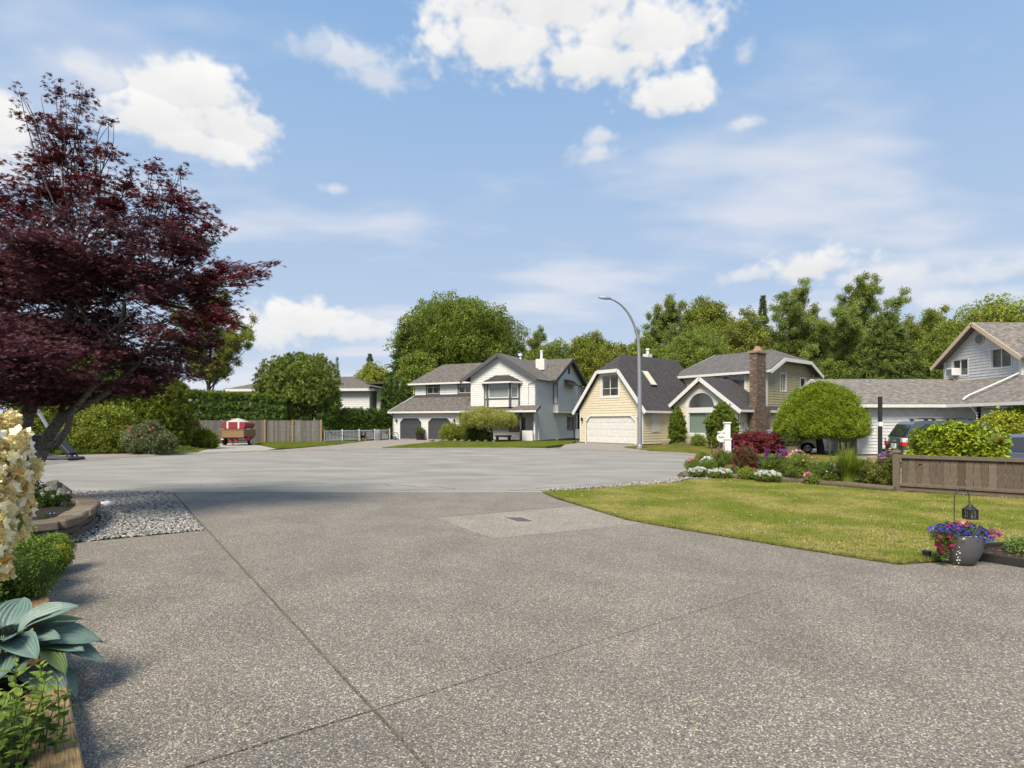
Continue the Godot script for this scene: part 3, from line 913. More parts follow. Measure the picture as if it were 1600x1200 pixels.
	structure("flower_bed", sheet(flower_bed, 0.07, 0.12), M.soil)
	structure("mulch_bed", sheet(plan([5.75, -7.03, 6.28, -7.52, 7.0, -7.68, 9.5, -7.76, 9, -5, 7, -5.65, 6.0, -6.68]), 0.045, 0.1), M.mulch)
	structure("hedge_bed", sheet(plan([9.5, -13.75, 11.1, -12.4, 14.5, -9.7, 13.4, -9.0, 14.5, -10.2, 13.2, -10.4, 10.5, -14.2]), 0.05, 0.1), M.soil)
	structure("planting_bed", sheet(plan([-2.0, -2.6, -4.62, -5.62, -6.4, -7.85, -6.75, -9.0, -6.95, -9.5, -7.4, -10.15, -8.1, -10.65, -9.3, -11.3, -13, -13.5, -16, -10, -9, -3, -4, -1.5]), 0.12, 0.16), M.soil)

func gravel(called: String, label: String, poly: PackedVector2Array, per: float, s0: float, s1: float) -> void:
	var ts := []; var cs := []
	var tones := [Color(0.38, 0.365, 0.34), Color(0.26, 0.26, 0.262), Color(0.52, 0.50, 0.46), Color(0.15, 0.155, 0.165), Color(0.34, 0.30, 0.25), Color(0.43, 0.41, 0.38), Color(0.22, 0.20, 0.17)]
	for q in scatter(poly, per):
		var s := rnd(s0, s1)
		var t := Transform3D(Basis(Vector3.UP, rnd(0, TAU)) * Basis(Vector3.RIGHT, rnd(-0.4, 0.4)), Vector3(q.x, rnd(0.0, 0.03), -q.y))
		t.basis = t.basis * Basis.from_scale(Vector3(s * rnd(0.7, 1.2), s * rnd(0.8, 1.1), s * rnd(0.7, 1.2)))
		ts.append(t)
		cs.append(tint(tones[rng.randi() % 7], tones[rng.randi() % 7]))
	tag(many(called, F.stone[0], M.stone, ts, cs), label, "gravel", "", "stuff")

# ---------------------------------------------------------------- house pieces
var boards_of := {}

# lapped boards on a wall: poly in the wall's own plane (x along, y up), z outward
func siding(house: Node, f: Transform3D, poly: PackedVector2Array, holes: Array, mtl: Material, expo := 0.2, wall_name := "wall") -> void:
	var lo := poly[0]; var hi := poly[0]
	for q in poly: lo = lo.min(q); hi = hi.max(q)
	var back := MB.new()
	var rest := MB.new()
	var y := lo.y
	while y < hi.y - 0.001:
		var y1 := minf(y + expo, hi.y)
		var pieces: Array = Geometry2D.intersect_polygons(poly, pv([lo.x - 1, y, hi.x + 1, y, hi.x + 1, y1, lo.x - 1, y1]))
		for hole in holes:
			var next := []
			for p in pieces: next += Geometry2D.clip_polygons(p, hole)
			pieces = next
		for p in pieces:
			if Geometry2D.is_polygon_clockwise(p) and pieces.size() > 1 and false: continue
			var idx := Geometry2D.triangulate_polygon(p)
			if idx.is_empty(): continue
			back.prism(p, f, 0.14)
			var n: int = boards_of.get(house, 0)
			boards_of[house] = n + 1
			var b := MB.new() if n < 290 else rest
			if Geometry2D.is_polygon_clockwise(p): p = MB.rev(p); idx = Geometry2D.triangulate_polygon(p)
			var z := func(v: Vector2) -> Vector3: return f * Vector3(v.x, v.y, lerpf(0.034, 0.006, (v.y - y) / expo))
			for i in range(0, idx.size(), 3):
				var a = p[idx[i]]; var c = p[idx[i + 1]]; var d = p[idx[i + 2]]
				if (c - a).cross(d - a) < 0: var w = c; c = d; d = w
				b.tri(z.call(a), z.call(c), z.call(d))
			for i in p.size():
				var a = p[i]; var c = p[(i + 1) % p.size()]
				if absf(a.y - y1) < 0.001 and absf(c.y - y1) < 0.001: continue
				b.quad(z.call(a), f * Vector3(a.x, a.y, 0), f * Vector3(c.x, c.y, 0), z.call(c))
			if n < 290: obj("siding_board", b, mtl, house)
		y += expo
	obj(wall_name, back, mtl, house)
	if rest.v.size(): obj("siding_boards", rest, mtl, house).set_meta("kind", "stuff")

func rect(x0: float, y0: float, x1: float, y1: float) -> PackedVector2Array: return pv([x0, y0, x1, y0, x1, y1, x0, y1])

# cols and rows split the glass; rows_at gives the heights (0..1) of bars
func window(house: Node, f: Transform3D, x0: float, y0: float, x1: float, y1: float, trim: Material, sash: Material, backing: Material, cols := 2, bars := [], casing := 0.1, called := "window", top_grid := 0) -> Node3D:
	var b := MB.new()
	var c := casing
	for q in [[x0 - c, y0 - c, x1 + c, y0], [x0 - c, y1, x1 + c, y1 + c], [x0 - c, y0, x0, y1], [x1, y0, x1 + c, y1]]:
		b.bx(f * Vector3(q[0], q[1], -0.06), f * Vector3(q[2], q[3], 0.045)) if f.basis.is_equal_approx(Basis()) else b.box(Transform3D(f.basis, f * Vector3((q[0] + q[2]) / 2, (q[1] + q[3]) / 2, -0.008)), Vector3(q[2] - q[0], q[3] - q[1], 0.105))
	var w := obj(called, b, trim, house)
	var s := 0.045
	b = MB.new()
	var part := func(mb: MB, a0: float, b0: float, a1: float, b1: float, z: float, d: float) -> void:
		mb.box(Transform3D(f.basis, f * Vector3((a0 + a1) / 2, (b0 + b1) / 2, z)), Vector3(a1 - a0, b1 - b0, d))
	part.call(b, x0, y0, x1, y0 + s, -0.03, 0.06); part.call(b, x0, y1 - s, x1, y1, -0.03, 0.06)
	part.call(b, x0, y0 + s, x0 + s, y1 - s, -0.03, 0.06); part.call(b, x1 - s, y0 + s, x1, y1 - s, -0.03, 0.06)
	var ys := [y0 + s]
	for k in bars: ys.append(lerpf(y0, y1, k))
	ys.append(y1 - s)
	for k in range(1, cols):
		var x := lerpf(x0, x1, float(k) / cols)
		part.call(b, x - s * 0.5, y0 + s, x + s * 0.5, y1 - s, -0.03, 0.055)
	for k in bars:
		var y := lerpf(y0, y1, k)
		part.call(b, x0 + s, y - s * 0.4, x1 - s, y + s * 0.4, -0.03, 0.05)
	if top_grid:
		var yb: float = lerpf(y0, y1, 0.77)
		part.call(b, x0 + s, yb - 0.02, x1 - s, yb + 0.02, -0.03, 0.048)
		part.call(b, x0 + s, (yb + y1 - s) / 2 - 0.01, x1 - s, (yb + y1 - s) / 2 + 0.01, -0.03, 0.03)
		for k in range(1, top_grid):
			var x := lerpf(x0, x1, float(k) / top_grid)
			part.call(b, x - 0.01, yb, x + 0.01, y1 - s, -0.03, 0.03)
	obj("sash", b, sash, w)
	for k in cols:
		b = MB.new()
		part.call(b, lerpf(x0, x1, float(k) / cols) + 0.02, y0 + 0.02, lerpf(x0, x1, float(k + 1) / cols) - 0.02, y1 - 0.02, -0.032, 0.006)
		obj("pane", b, M.glass, w)
	b = MB.new()
	if backing == M.room_plaster:
		room(b, f, x0 - 0.25, y0 - 0.2, x1 + 0.25, y1 + 0.15)
		obj("room", b, backing, w)
	else:
		part.call(b, x0 - 0.02, y0 - 0.02, x1 + 0.02, y1 + 0.02, -0.16, 0.02)
		obj("blind", b, backing, w)
	return w

# the room behind a window: back wall, side walls, floor and ceiling
func room(b: MB, f: Transform3D, x0: float, y0: float, x1: float, y1: float, deep := 1.7) -> void:
	for q in [[x0, y0, x1, y1, -deep, 0.05], [x0 - 0.05, y0, x0, y1, -deep * 0.5 - 0.07, deep - 0.14], [x1, y0, x1 + 0.05, y1, -deep * 0.5 - 0.07, deep - 0.14], [x0, y0 - 0.05, x1, y0, -deep * 0.5 - 0.07, deep - 0.14], [x0, y1, x1, y1 + 0.05, -deep * 0.5 - 0.07, deep - 0.14]]:
		b.box(Transform3D(f.basis, f * Vector3((q[0] + q[2]) / 2, (q[1] + q[3]) / 2, q[4])), Vector3(q[2] - q[0], q[3] - q[1], q[5]))

# flat roof faces with shingle courses running along the eaves
func roof(house: Node, called: String, faces: Array, mtl: Material, thick := 0.12) -> MeshInstance3D:
	var b := MB.new()
	for a in faces:
		var p := PackedVector3Array()
		for i in range(0, a.size(), 3): p.append(Vector3(a[i], a[i + 1], a[i + 2]))
		var nn := (p[1] - p[0]).cross(p[2] - p[0]).normalized()
		if nn.y < 0: p.reverse(); nn = -nn
		var h := Vector3.UP.cross(nn)
		h = Vector3.RIGHT if h.length() < 0.01 else h.normalized()
		var s := nn.cross(h)
		var flat2 := PackedVector2Array()
		for q in p: flat2.append(Vector2(q.dot(h), q.dot(s)))
		var idx := Geometry2D.triangulate_polygon(flat2)
		for i in range(0, idx.size(), 3):
			var i0 := idx[i]; var i1 := idx[i + 1]; var i2 := idx[i + 2]
			if (p[i1] - p[i0]).cross(p[i2] - p[i0]).dot(nn) < 0: var w := i1; i1 = i2; i2 = w
			b.tri_uv(p[i0], p[i1], p[i2], flat2[i0] * Vector2(0.4, -0.4), flat2[i1] * Vector2(0.4, -0.4), flat2[i2] * Vector2(0.4, -0.4))
			var dn := Vector3.DOWN * thick
			b.tri_uv(p[i0] + dn, p[i2] + dn, p[i1] + dn, Vector2.ZERO, Vector2(0.02, 0), Vector2(0, 0.02))
		for i in p.size():
			var q := p[i]; var q2 := p[(i + 1) % p.size()]
			b.quad(q, q + Vector3.DOWN * thick, q2 + Vector3.DOWN * thick, q2)
	return obj(called, b, mtl, house)

# boards along an edge, hung under it
func fascia(house: Node, pts: Array, mtl: Material, hgt := 0.22, called := "fascia", out := Vector3.ZERO) -> void:
	var b := MB.new()
	for k in range(0, pts.size(), 2):
		var p: Vector3 = pts[k]; var q: Vector3 = pts[k + 1]
		b.bar(p + out + Vector3.DOWN * (hgt * 0.5 + 0.012), q + out + Vector3.DOWN * (hgt * 0.5 + 0.012), 0.05, hgt)
	obj(called, b, mtl, house)

func solid(house: Node, called: String, a: Vector3, c: Vector3, mtl: Material, ch := 0.0) -> MeshInstance3D:
	var b := MB.new()
	b.bx(a, c, ch)
	return obj(called, b, mtl, house)

func garage_door(house: Node, f: Transform3D, x0: float, x1: float, h: float, cut: float, mtl: Material, trim: Material, rows: int, cols: int) -> void:
	var b := MB.new()
	b.box(Transform3D(f.basis, f * Vector3((x0 + x1) / 2, h / 2, -0.1)), Vector3(x1 - x0, h, 0.04))
	var d := obj("garage_door", b, mtl, house)
	var pw := (x1 - x0) / cols; var ph := h / rows
	for r in rows:
		for c in cols:
			b = MB.new()
			b.box(Transform3D(f.basis, f * Vector3(x0 + pw * (c + 0.5), ph * (r + 0.5), -0.074)), Vector3(pw - (0.14 if cols > 1 else 0.0), ph - (0.14 if cols > 1 else 0.02), 0.016), 0.008)
			obj("panel", b, mtl, d)
	# casing with clipped corners
	b = MB.new()
	var o := 0.1
	var inner := pv([x0, 0, x0, h - cut, x0 + cut, h, x1 - cut, h, x1, h - cut, x1, 0])
	var outer := pv([x0 - o, 0, x0 - o, h - cut + o * 0.4, x0 + cut - o * 0.4, h + o, x1 - cut + o * 0.4, h + o, x1 + o, h - cut + o * 0.4, x1 + o, 0])
	for i in 5:
		b.prism(PackedVector2Array([inner[i], inner[i + 1], outer[i + 1], outer[i]]), f * Transform3D(Basis(), Vector3(0, 0, 0.045)), 0.12)
	obj("door_casing", b, trim, house)

func lamp_bracket(house: Node, p: Vector3, out: Vector3) -> void:
	var b := MB.new()
	b.lathe(pv([0.0, -0.16, 0.05, -0.15, 0.075, -0.05, 0.08, 0.08, 0.05, 0.14, 0.0, 0.17]), fr(p + out * 0.13), 8)
	b.bar(p, p + out * 0.1, 0.06, 0.1)
	obj("wall_lantern", b, M.black_metal, house)

func downspout(house: Node, pts: Array, mtl: Material) -> void:
	var p := PackedVector3Array(pts)
	var r := PackedFloat32Array()
	for k in p.size(): r.append(0.045)
	var b := MB.new()
	b.tube(p, r, 6)
	obj("downspout", b, mtl, house)

func V(x: float, y: float, z: float) -> Vector3: return Vector3(x, y, z)

func faced(x: float, z: float, deg: float) -> Transform3D:  # wall plane seen from outside, turned about the vertical
	return Transform3D(Basis(Vector3.UP, deg_to_rad(deg)), Vector3(x, 0, z))

func build_houses() -> void:
	white_house()
	yellow_house()
	grey_house()
	back_house()

# ---------------------------------------------------------------- white house with two dark garage doors
func white_house() -> void:
	var h := thing("white_house", "white two storey house with two dark garage doors and a bay window", "house", Vector3(-11.46, 0.05, -55.37), -0.4596)
	var W: Material = M.white_siding; var T: Material = M.white_trim; var D: Material = M.dark_trim
	# garage front
	var cut := 0.38
	var holes := []
	for x in [0.72, 4.0]:
		holes.append(pv([x, -0.1, x + 2.5, -0.1, x + 2.5, 2.05 - cut, x + 2.5 - cut, 2.05, x + cut, 2.05, x, 2.05 - cut]))
	var f := faced(0, 0, 0)
	siding(h, f, rect(0, 0.1, 7.4, 2.72), holes, W, 0.2)
	for x in [0.72, 4.0]: garage_door(h, f, x, x + 2.5, 2.05, cut, M.garage_door_dark, T, 4, 1)
	lamp_bracket(h, V(0.35, 1.85, 0.03), V(0, 0, 1)); lamp_bracket(h, V(6.95, 1.85, 0.03), V(0, 0, 1))
	# house number, upright beside the door
	var b := MB.new()
	b.box(Transform3D(Basis(), V(6.95, 1.25, 0.04)), V(0.16, 0.62, 0.02))
	obj("number_plate", b, M.grey_plastic, h)
	for k in 5:
		var o := MB.new(); o.bx(V(6.91, 1.44 - k * 0.115, 0.05), V(6.99, 1.51 - k * 0.115, 0.06))
		obj("numeral", o, M.dark_trim, h)
	# garage side wall and the rest of the ground floor
	siding(h, faced(0, -9.2, -90), rect(0, 0.1, 9.2, 2.72), [], W, 0.2)
	siding(h, faced(7.4, 0, 90), rect(0, 0.1, 1.4, 2.72), [], W, 0.2)
	var win := [rect(4.5, 0.9, 5.9, 2.0)]
	siding(h, faced(7.4, -1.4, 0), rect(0, 0.1, 7.4, 2.72), win, W, 0.2)
	window(h, faced(7.4, -1.4, 0), 4.5, 0.9, 5.9, 2.0, D, T, M.room_plaster, 2)
	solid(h, "porch_wall", V(13.75, 0.05, -0.15), V(14.75, 0.95, -0.02), M.white_trim)
	solid(h, "porch_post", V(13.5, 0.05, -0.2), V(13.66, 2.7, -0.04), D)
	var chair := solid(h, "porch_bench", V(10.9, 0.35, -0.9), V(12.3, 0.5, -0.4), M.dark_trim)
	b = MB.new(); b.bx(V(0, 0, 0), V(0.01, 0.01, 0.01))
	for x in [10.95, 12.15]:
		var lb := MB.new(); lb.bx(V(x, 0.0, -0.85), V(x + 0.1, 0.35, -0.45)); obj("bench_leg", lb, M.dark_trim, chair)
	# upper left wall
	f = faced(0.6, -2.6, 0)
	siding(h, f, rect(0, 4.2, 7.8, 5.62), [rect(1.45, 4.5, 2.85, 5.52), rect(5.15, 4.5, 6.55, 5.52)], W, 0.2)
	for x in [1.45, 5.15]: window(h, f, x, 4.5, x + 1.4, 5.52, D, T, M.room_plaster, 2, [0.62], 0.13)
	siding(h, faced(0.6, -9.2, -90), rect(0, 2.7, 6.6, 5.62), [], W, 0.2)
	# front gable wall, over the lower roof
	f = faced(8.4, -0.4, 0)
	siding(h, f, pv([0, 2.7, 6.4, 2.7, 6.4, 5.6, 2.95, 7.62, 0, 5.9]), [], W, 0.2)
	siding(h, faced(8.4, -2.6, -90), rect(0, 3.2, 2.2, 5.7), [], W, 0.2)
	# bay window: a box with splayed sides
	var bay := MB.new()
	var bp := pv([2.55, 0, 3.15, 0.62, 5.35, 0.62, 5.95, 0])
	var ring := func(mb: MB, y0: float, y1: float, grow: float) -> void:
		var pp := PackedVector2Array()
		for q in bp: pp.append(Vector2(8.4 + 4.25 + (q.x - 4.25) * (1 + grow * 0.3) - 1.05, 0.4 - q.y - (grow if q.y > 0.1 else 0.0)))
		mb.prism(pp, Transform3D(Basis(V(1, 0, 0), V(0, 0, -1), V(0, 1, 0)), V(0, y1, 0)), y1 - y0)
	ring.call(bay, 3.0, 3.72, 0.0); ring.call(bay, 5.15, 5.25, 0.02)
	var bo := obj("bay_window", bay, W, h)
	bay = MB.new(); ring.call(bay, 3.66, 3.76, 0.03); ring.call(bay, 5.08, 5.18, 0.03)
	for q in bp:
		bay.bx(V(8.4 + 4.25 + (q.x - 4.25) - 1.05 - 0.09, 3.0, q.y - 0.4 - 0.06), V(8.4 + 4.25 + (q.x - 4.25) - 1.05 + 0.09, 5.15, q.y - 0.4 + 0.07))
	obj("bay_trim", bay, D, bo)
	bay = MB.new(); ring.call(bay, 3.76, 5.08, -0.12); obj("bay_curtain", bay, M.blind, bo)
	var x0: float = 8.4 + 2.55 - 1.05
	f = Transform3D(Basis(), V(x0, 0, 0.22))
	window(h, f, 0.72, 3.82, 2.68, 5.05, T, T, M.blind, 1, [], 0.03, "window", 7)
	for sd in [0, 1]:
		var pa := V(x0 + (0.0 if sd == 0 else 2.8), 0, -0.4 + (0.0 if sd == 0 else 0.62)); var pb := V(x0 + (0.6 if sd == 0 else 3.4), 0, -0.4 + (0.62 if sd == 0 else 0.0))
		var dx := (pb - pa).normalized()
		var ff := Transform3D(Basis(dx, Vector3.UP, dx.cross(Vector3.UP)), pa)
		window(h, ff, 0.13, 3.82, 0.73, 5.05, T, T, M.blind, 1, [], 0.03, "window", 3)
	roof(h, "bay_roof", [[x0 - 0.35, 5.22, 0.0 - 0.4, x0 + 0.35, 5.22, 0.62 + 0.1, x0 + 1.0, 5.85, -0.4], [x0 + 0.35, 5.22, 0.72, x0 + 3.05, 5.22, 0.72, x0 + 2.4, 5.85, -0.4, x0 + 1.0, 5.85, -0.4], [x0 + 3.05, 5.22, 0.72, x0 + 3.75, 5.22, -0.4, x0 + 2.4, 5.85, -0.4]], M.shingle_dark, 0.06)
	fascia(h, [V(x0 - 0.35, 5.22, -0.38), V(x0 + 0.35, 5.22, 0.72), V(x0 + 0.35, 5.22, 0.72), V(x0 + 3.05, 5.22, 0.72), V(x0 + 3.05, 5.22, 0.72), V(x0 + 3.75, 5.22, -0.38)], T, 0.14)
	# right side walls, lower and upper; the upper rear part juts out
	f = faced(14.8, 0, 90)
	siding(h, f, pv([0.4, 0.1, 11.2, 0.1, 11.2, 5.62, 0.4, 5.62]), [rect(8.2, 0.95, 10.4, 2.35)], W, 0.2)
	window(h, f, 8.2, 0.95, 10.4, 2.35, D, T, M.curtain, 2, [], 0.1)
	f = faced(15.3, 0, 90)
	siding(h, f, pv([4.5, 2.62, 11.2, 2.62, 11.2, 5.6, 7.3, 7.72, 4.5, 6.2]), [rect(10.05, 3.9, 10.95, 5.3)], W, 0.2)
	window(h, f, 10.05, 3.9, 10.95, 5.3, D, T, M.room_plaster, 2, [], 0.1)
	var vent := solid(h, "gable_vent", V(15.3, 6.35, -7.55), V(15.37, 7.2, -7.05), D)
	siding(h, faced(14.8, -4.5, 0), rect(0, 2.62, 0.5, 5.62), [], W, 0.2)
	var nar := faced(14.85, -4.5, 0)
	window(h, nar, 0.08, 3.4, 0.38, 5.2, D, T, M.curtain, 1, [0.6], 0.06)
	solid(h, "soffit", V(14.8, 2.54, -11.2), V(15.34, 2.63, -4.45), T)
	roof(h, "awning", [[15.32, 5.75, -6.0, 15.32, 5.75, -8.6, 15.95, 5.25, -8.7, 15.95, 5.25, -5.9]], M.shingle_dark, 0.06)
	# roofs
	var S: Material = M.shingle_grey
	roof(h, "roof", [
		[0.1, 5.55, -2.1, 7.7, 5.55, -2.1, 11.35, 7.72, -5.9, 1.7, 7.72, -5.9],
		[0.1, 5.55, -2.1, 1.7, 7.72, -5.9, 0.1, 5.55, -9.7],
		[1.7, 7.72, -5.9, 11.35, 7.72, -5.9, 11.35, 5.55, -9.7, 0.1, 5.55, -9.7],
		[7.6, 5.55, 0.05, 11.35, 7.82, 0.05, 11.35, 7.82, -8.0, 7.6, 5.55, -8.0],
		[15.12, 5.55, 0.05, 11.35, 7.82, 0.05, 11.35, 7.82, -7.3, 15.12, 5.55, -4.6],
		[11.0, 7.84, -7.3, 15.75, 7.84, -7.3, 15.75, 5.5, -2.95, 14.2, 5.5, -2.95],
		[11.0, 7.84, -7.3, 15.75, 7.84, -7.3, 15.75, 5.5, -11.65, 11.0, 5.5, -11.65]], S)
	roof(h, "porch_roof", [
		[-0.42, 2.7, 0.45, 7.7, 2.7, 0.45, 7.7, 4.1, -2.12, 0.58, 4.1, -2.12],
		[-0.42, 2.7, 0.45, 0.58, 4.1, -2.12, 0.58, 4.4, -2.62, -0.42, 2.7, -9.2, -0.42, 2.7, -5],
		[7.7, 2.7, 0.45, 15.3, 2.7, 0.45, 15.3, 3.16, -0.4, 7.7, 3.16, -0.4]], S)
	roof(h, "roof_strip", [[0.58, 4.1, -2.12, 8.4, 4.1, -2.12, 8.4, 4.4, -2.62, 0.58, 4.4, -2.62]], M.shingle_dark)  # darker strip of roof along the foot of the upper wall
	roof(h, "roof_strip", [[7.7, 4.1, -2.12, 8.4, 4.1, -2.12, 8.4, 3.16, -0.4, 7.7, 3.16, -0.4]], S)
	fascia(h, [V(-0.42, 2.7, 0.46), V(15.3, 2.7, 0.46)], T, 0.16, "gutter", V(0, 0, 0.03))
	fascia(h, [V(0.1, 5.55, -2.08), V(7.7, 5.55, -2.08)], T, 0.16, "gutter", V(0, 0, 0.03))
	fascia(h, [V(-0.44, 2.72, 0.45), V(0.56, 4.4, -2.55)], T, 0.14)
	fascia(h, [V(7.5, 5.5, 0.08), V(11.35, 7.83, 0.08), V(11.35, 7.83, 0.08), V(15.2, 5.5, 0.08)], D, 0.32)
	fascia(h, [V(15.78, 7.86, -7.3), V(15.78, 5.5, -2.9), V(15.78, 7.86, -7.3), V(15.78, 5.5, -11.7)], D, 0.3)
	fascia(h, [V(15.16, 5.55, 0.05), V(15.16, 5.55, -3.2)], T, 0.16, "gutter")
	fascia(h, [V(15.33, 2.72, 0.45), V(15.33, 3.18, -0.4)], D, 0.2)
	downspout(h, [V(0.25, 5.4, -2.1), V(0.5, 5.15, -2.5), V(0.5, 4.5, -2.5)], T)
	downspout(h, [V(-0.35, 2.6, 0.4), V(-0.06, 2.3, 0.06), V(-0.06, 0.1, 0.06)], T)
	downspout(h, [V(15.1, 5.4, -0.1), V(14.2, 5.0, -0.34), V(14.2, 3.3, -0.34)], T)
	downspout(h, [V(14.9, 2.6, -0.9), V(14.9, 2.3, -1.0), V(14.9, 0.1, -1.0)], T)
	# chimney pipe and vent on the roof
	b = MB.new(); b.bx(V(12.9, 6.6, -5.6), V(13.8, 7.65, -4.8), 0.02)
	var ch := obj("chimney_box", b, W, h)
	b = MB.new(); b.lathe(pv([0.13, 7.6, 0.13, 8.35, 0.17, 8.38, 0.17, 8.5, 0.0, 8.52]), fr(V(13.35, 0, -5.2)), 12); obj("flue", b, M.white_metal, ch)
	b = MB.new(); b.lathe(pv([0.1, 7.4, 0.1, 7.9, 0.2, 7.95, 0.18, 8.15, 0.0, 8.2]), fr(V(11.6, 0, -4.2)), 10); obj("roof_vent", b, M.white_metal, h)
	solid(h, "foundation", V(0.02, -0.06, -11.1), V(14.77, 0.1, -1.5), M.foundation)
	solid(h, "foundation", V(0.02, -0.06, -1.4), V(7.37, 0.09, -0.03), M.foundation)
	solid(h, "heat_pump", V(14.95, 0.0, -11.0), V(15.35, 0.95, -10.0), M.white_metal, 0.03)
	# brown shed wall behind
	b = MB.new(); b.bx(V(14.9, 0, -12.2), V(17.5, 2.2, -12.0)); 
	var shed := obj("side_gate", b, M.stain_wood, h)
	b = MB.new(); b.bar(V(14.9, 2.25, -11.9), V(17.6, 2.25, -11.9), 0.5, 0.1); obj("cap", b, M.dark_trim, shed)

# ---------------------------------------------------------------- yellow house
func yellow_house() -> void:
	var h := thing("yellow_house", "pale yellow house with dark steep roof and wide white garage door", "house", Vector3(5.5, 0.05, -45.8), -0.902)
	var Y: Material = M.yellow_siding; var T: Material = M.white_trim
	var f := faced(0, 0, 0)
	var cut := 0.42
	siding(h, f, pv([0, 0.1, 6.3, 0.1, 6.3, 2.75, 4.05, 5.6, 2.25, 5.6, 0, 2.75]), [pv([0.68, -0.1, 5.6, -0.1, 5.6, 2.12 - cut, 5.6 - cut, 2.12, 0.68 + cut, 2.12, 0.68, 2.12 - cut]), rect(2.35, 3.65, 4.0, 5.28)], Y, 0.19)
	garage_door(h, f, 0.68, 5.6, 2.12, cut, M.garage_door_white, T, 4, 8)
	window(h, f, 2.35, 3.65, 4.0, 5.28, T, T, M.room_plaster, 2, [0.36], 0.16)
	lamp_bracket(h, V(0.3, 1.9, 0.03), V(0, 0, 1)); lamp_bracket(h, V(6.0, 1.9, 0.03), V(0, 0, 1))
	for x in [-0.02, 6.2]: solid(h, "corner_board", V(x, 0.1, -0.02), V(x + 0.12, 2.7, 0.05), T)
	siding(h, faced(6.3, 0, 90), rect(0, 0.1, 3.3, 2.6), [rect(1.0, 0.95, 1.9, 2.5)], Y, 0.19)
	var b := MB.new(); b.bx(V(6.3, 0.95, -1.9), V(6.36, 2.5, -1.0)); obj("window_board", b, M.garage_door_white, h)
	siding(h, faced(0, -8, -90), rect(0, 0.1, 8, 2.6), [], Y, 0.19)
	# living room gable with arched window
	f = faced(6.3, -3.27, 0)
	var arch := PackedVector2Array()
	for k in 13:
		var a := PI * k / 12.0
		arch.append(Vector2(2.62 + cos(a) * 1.05, 2.72 + sin(a) * 1.05))
	siding(h, f, pv([0, 0.1, 5.4, 0.1, 5.4, 2.7, 2.7, 4.75, 0, 2.7]), [rect(1.57, 0.85, 3.67, 2.35), arch], Y, 0.19)
	window(h, f, 1.57, 0.85, 3.67, 2.35, T, T, M.green_blind, 1, [], 0.24)
	b = MB.new()
	for k in 12:
		var p := arch[k] - Vector2(2.62, 2.72); var q := arch[k + 1] - Vector2(2.62, 2.72)
		b.prism(PackedVector2Array([Vector2(2.62, 2.72) + p * 1.28, Vector2(2.62, 2.72) + q * 1.28, Vector2(2.62, 2.72) + q, Vector2(2.62, 2.72) + p]), f * Transform3D(Basis(), V(0, 0, 0.06)), 0.1)
	var aw := obj("arched_window", b, T, h)
	b = MB.new(); b.box(Transform3D(Basis(), f * V(2.62, 2.64, 0.0)), V(2.6, 0.16, 0.1)); obj("sill", b, T, aw)
	b = MB.new(); b.prism(arch, f * Transform3D(Basis(), V(0, 0, -0.02)), 0.006); obj("pane", b, M.glass, aw)
	b = MB.new(); room(b, f, 1.4, 2.55, 3.84, 3.95, 1.4); obj("room", b, M.room_plaster, aw)
	window(h, f, 4.25, 0.95, 4.95, 2.35, T, T, M.green_blind, 1, [], 0.12)
	solid(h, "corner_board", V(11.6, 0.1, -3.3), V(11.74, 2.7, -3.22), T)
	siding(h, faced(11.7, 0, 90), rect(3.27, 0.1, 11.0, 2.62), [], Y, 0.19)
	# chimney of brick, wide at the foot
	b = MB.new(); b.bx(V(11.7, 0, -6.55), V(12.25, 2.7, -4.55)); b.bx(V(11.7, 2.6, -6.0), V(12.2, 6.55, -4.85))
	var ch := obj("chimney", b, M.mortar, h)
	b = MB.new()
	for level in [[0.0, 2.75, 11.68, 12.28, -6.58, -4.52], [2.75, 6.45, 11.68, 12.23, -6.03, -4.82]]:
		var y: float = level[0]; var row := 0
		while y < level[1]:
			var off := 0.0 if row % 2 == 0 else 0.12
			var z: float = level[4] - off
			while z < level[5]:
				var z0 := maxf(z + 0.01, level[4]); var z1 := minf(z + 0.235, level[5])
				if z1 - z0 > 0.05:
					b.col = tint([Color(0.17, 0.115, 0.085), Color(0.24, 0.165, 0.12), Color(0.115, 0.085, 0.068), Color(0.29, 0.22, 0.165)][rng.randi() % 4], Color(0.17, 0.12, 0.09))
					b.bx(V(level[3] - 0.1, y + 0.008, z0), V(level[3] + rnd(0.0, 0.02), y + 0.085, z1))
				z += 0.245
			for e in [[level[5], 1.0], [level[4], -1.0]]:
				var x: float = level[2] + off * 0.5
				while x < level[3] - 0.03:
					b.col = tint([Color(0.17, 0.115, 0.085), Color(0.24, 0.165, 0.12), Color(0.115, 0.085, 0.068), Color(0.29, 0.22, 0.165)][rng.randi() % 4], Color(0.17, 0.12, 0.09))
					b.bx(V(x, y + 0.008, e[0] - 0.04), V(minf(x + 0.22, level[3] - 0.01), y + 0.085, e[0] + rnd(0.005, 0.02)))
					x += 0.235
			y += 0.093; row += 1
	b.col = Color(0.16, 0.11, 0.08)
	obj("brickwork", b, M.brick, ch).set_meta("kind", "stuff")
	b = MB.new(); b.bx(V(11.6, 6.45, -6.12), V(12.32, 6.62, -4.74), 0.02); b.lathe(pv([0.34, 6.6, 0.3, 6.75, 0.2, 6.82, 0.19, 6.98, 0.22, 7.0, 0.0, 7.02]), fr(V(11.95, 0, -5.4)), 10); obj("chimney_cap", b, M.terracotta, ch)
	# upper storey
	f = faced(4.0, -7.2, 0)
	siding(h, f, rect(0, 2.6, 7.7, 5.5), [rect(1.9, 4.1, 3.4, 5.2), rect(4.2, 4.1, 6.0, 5.2)], Y, 0.19)
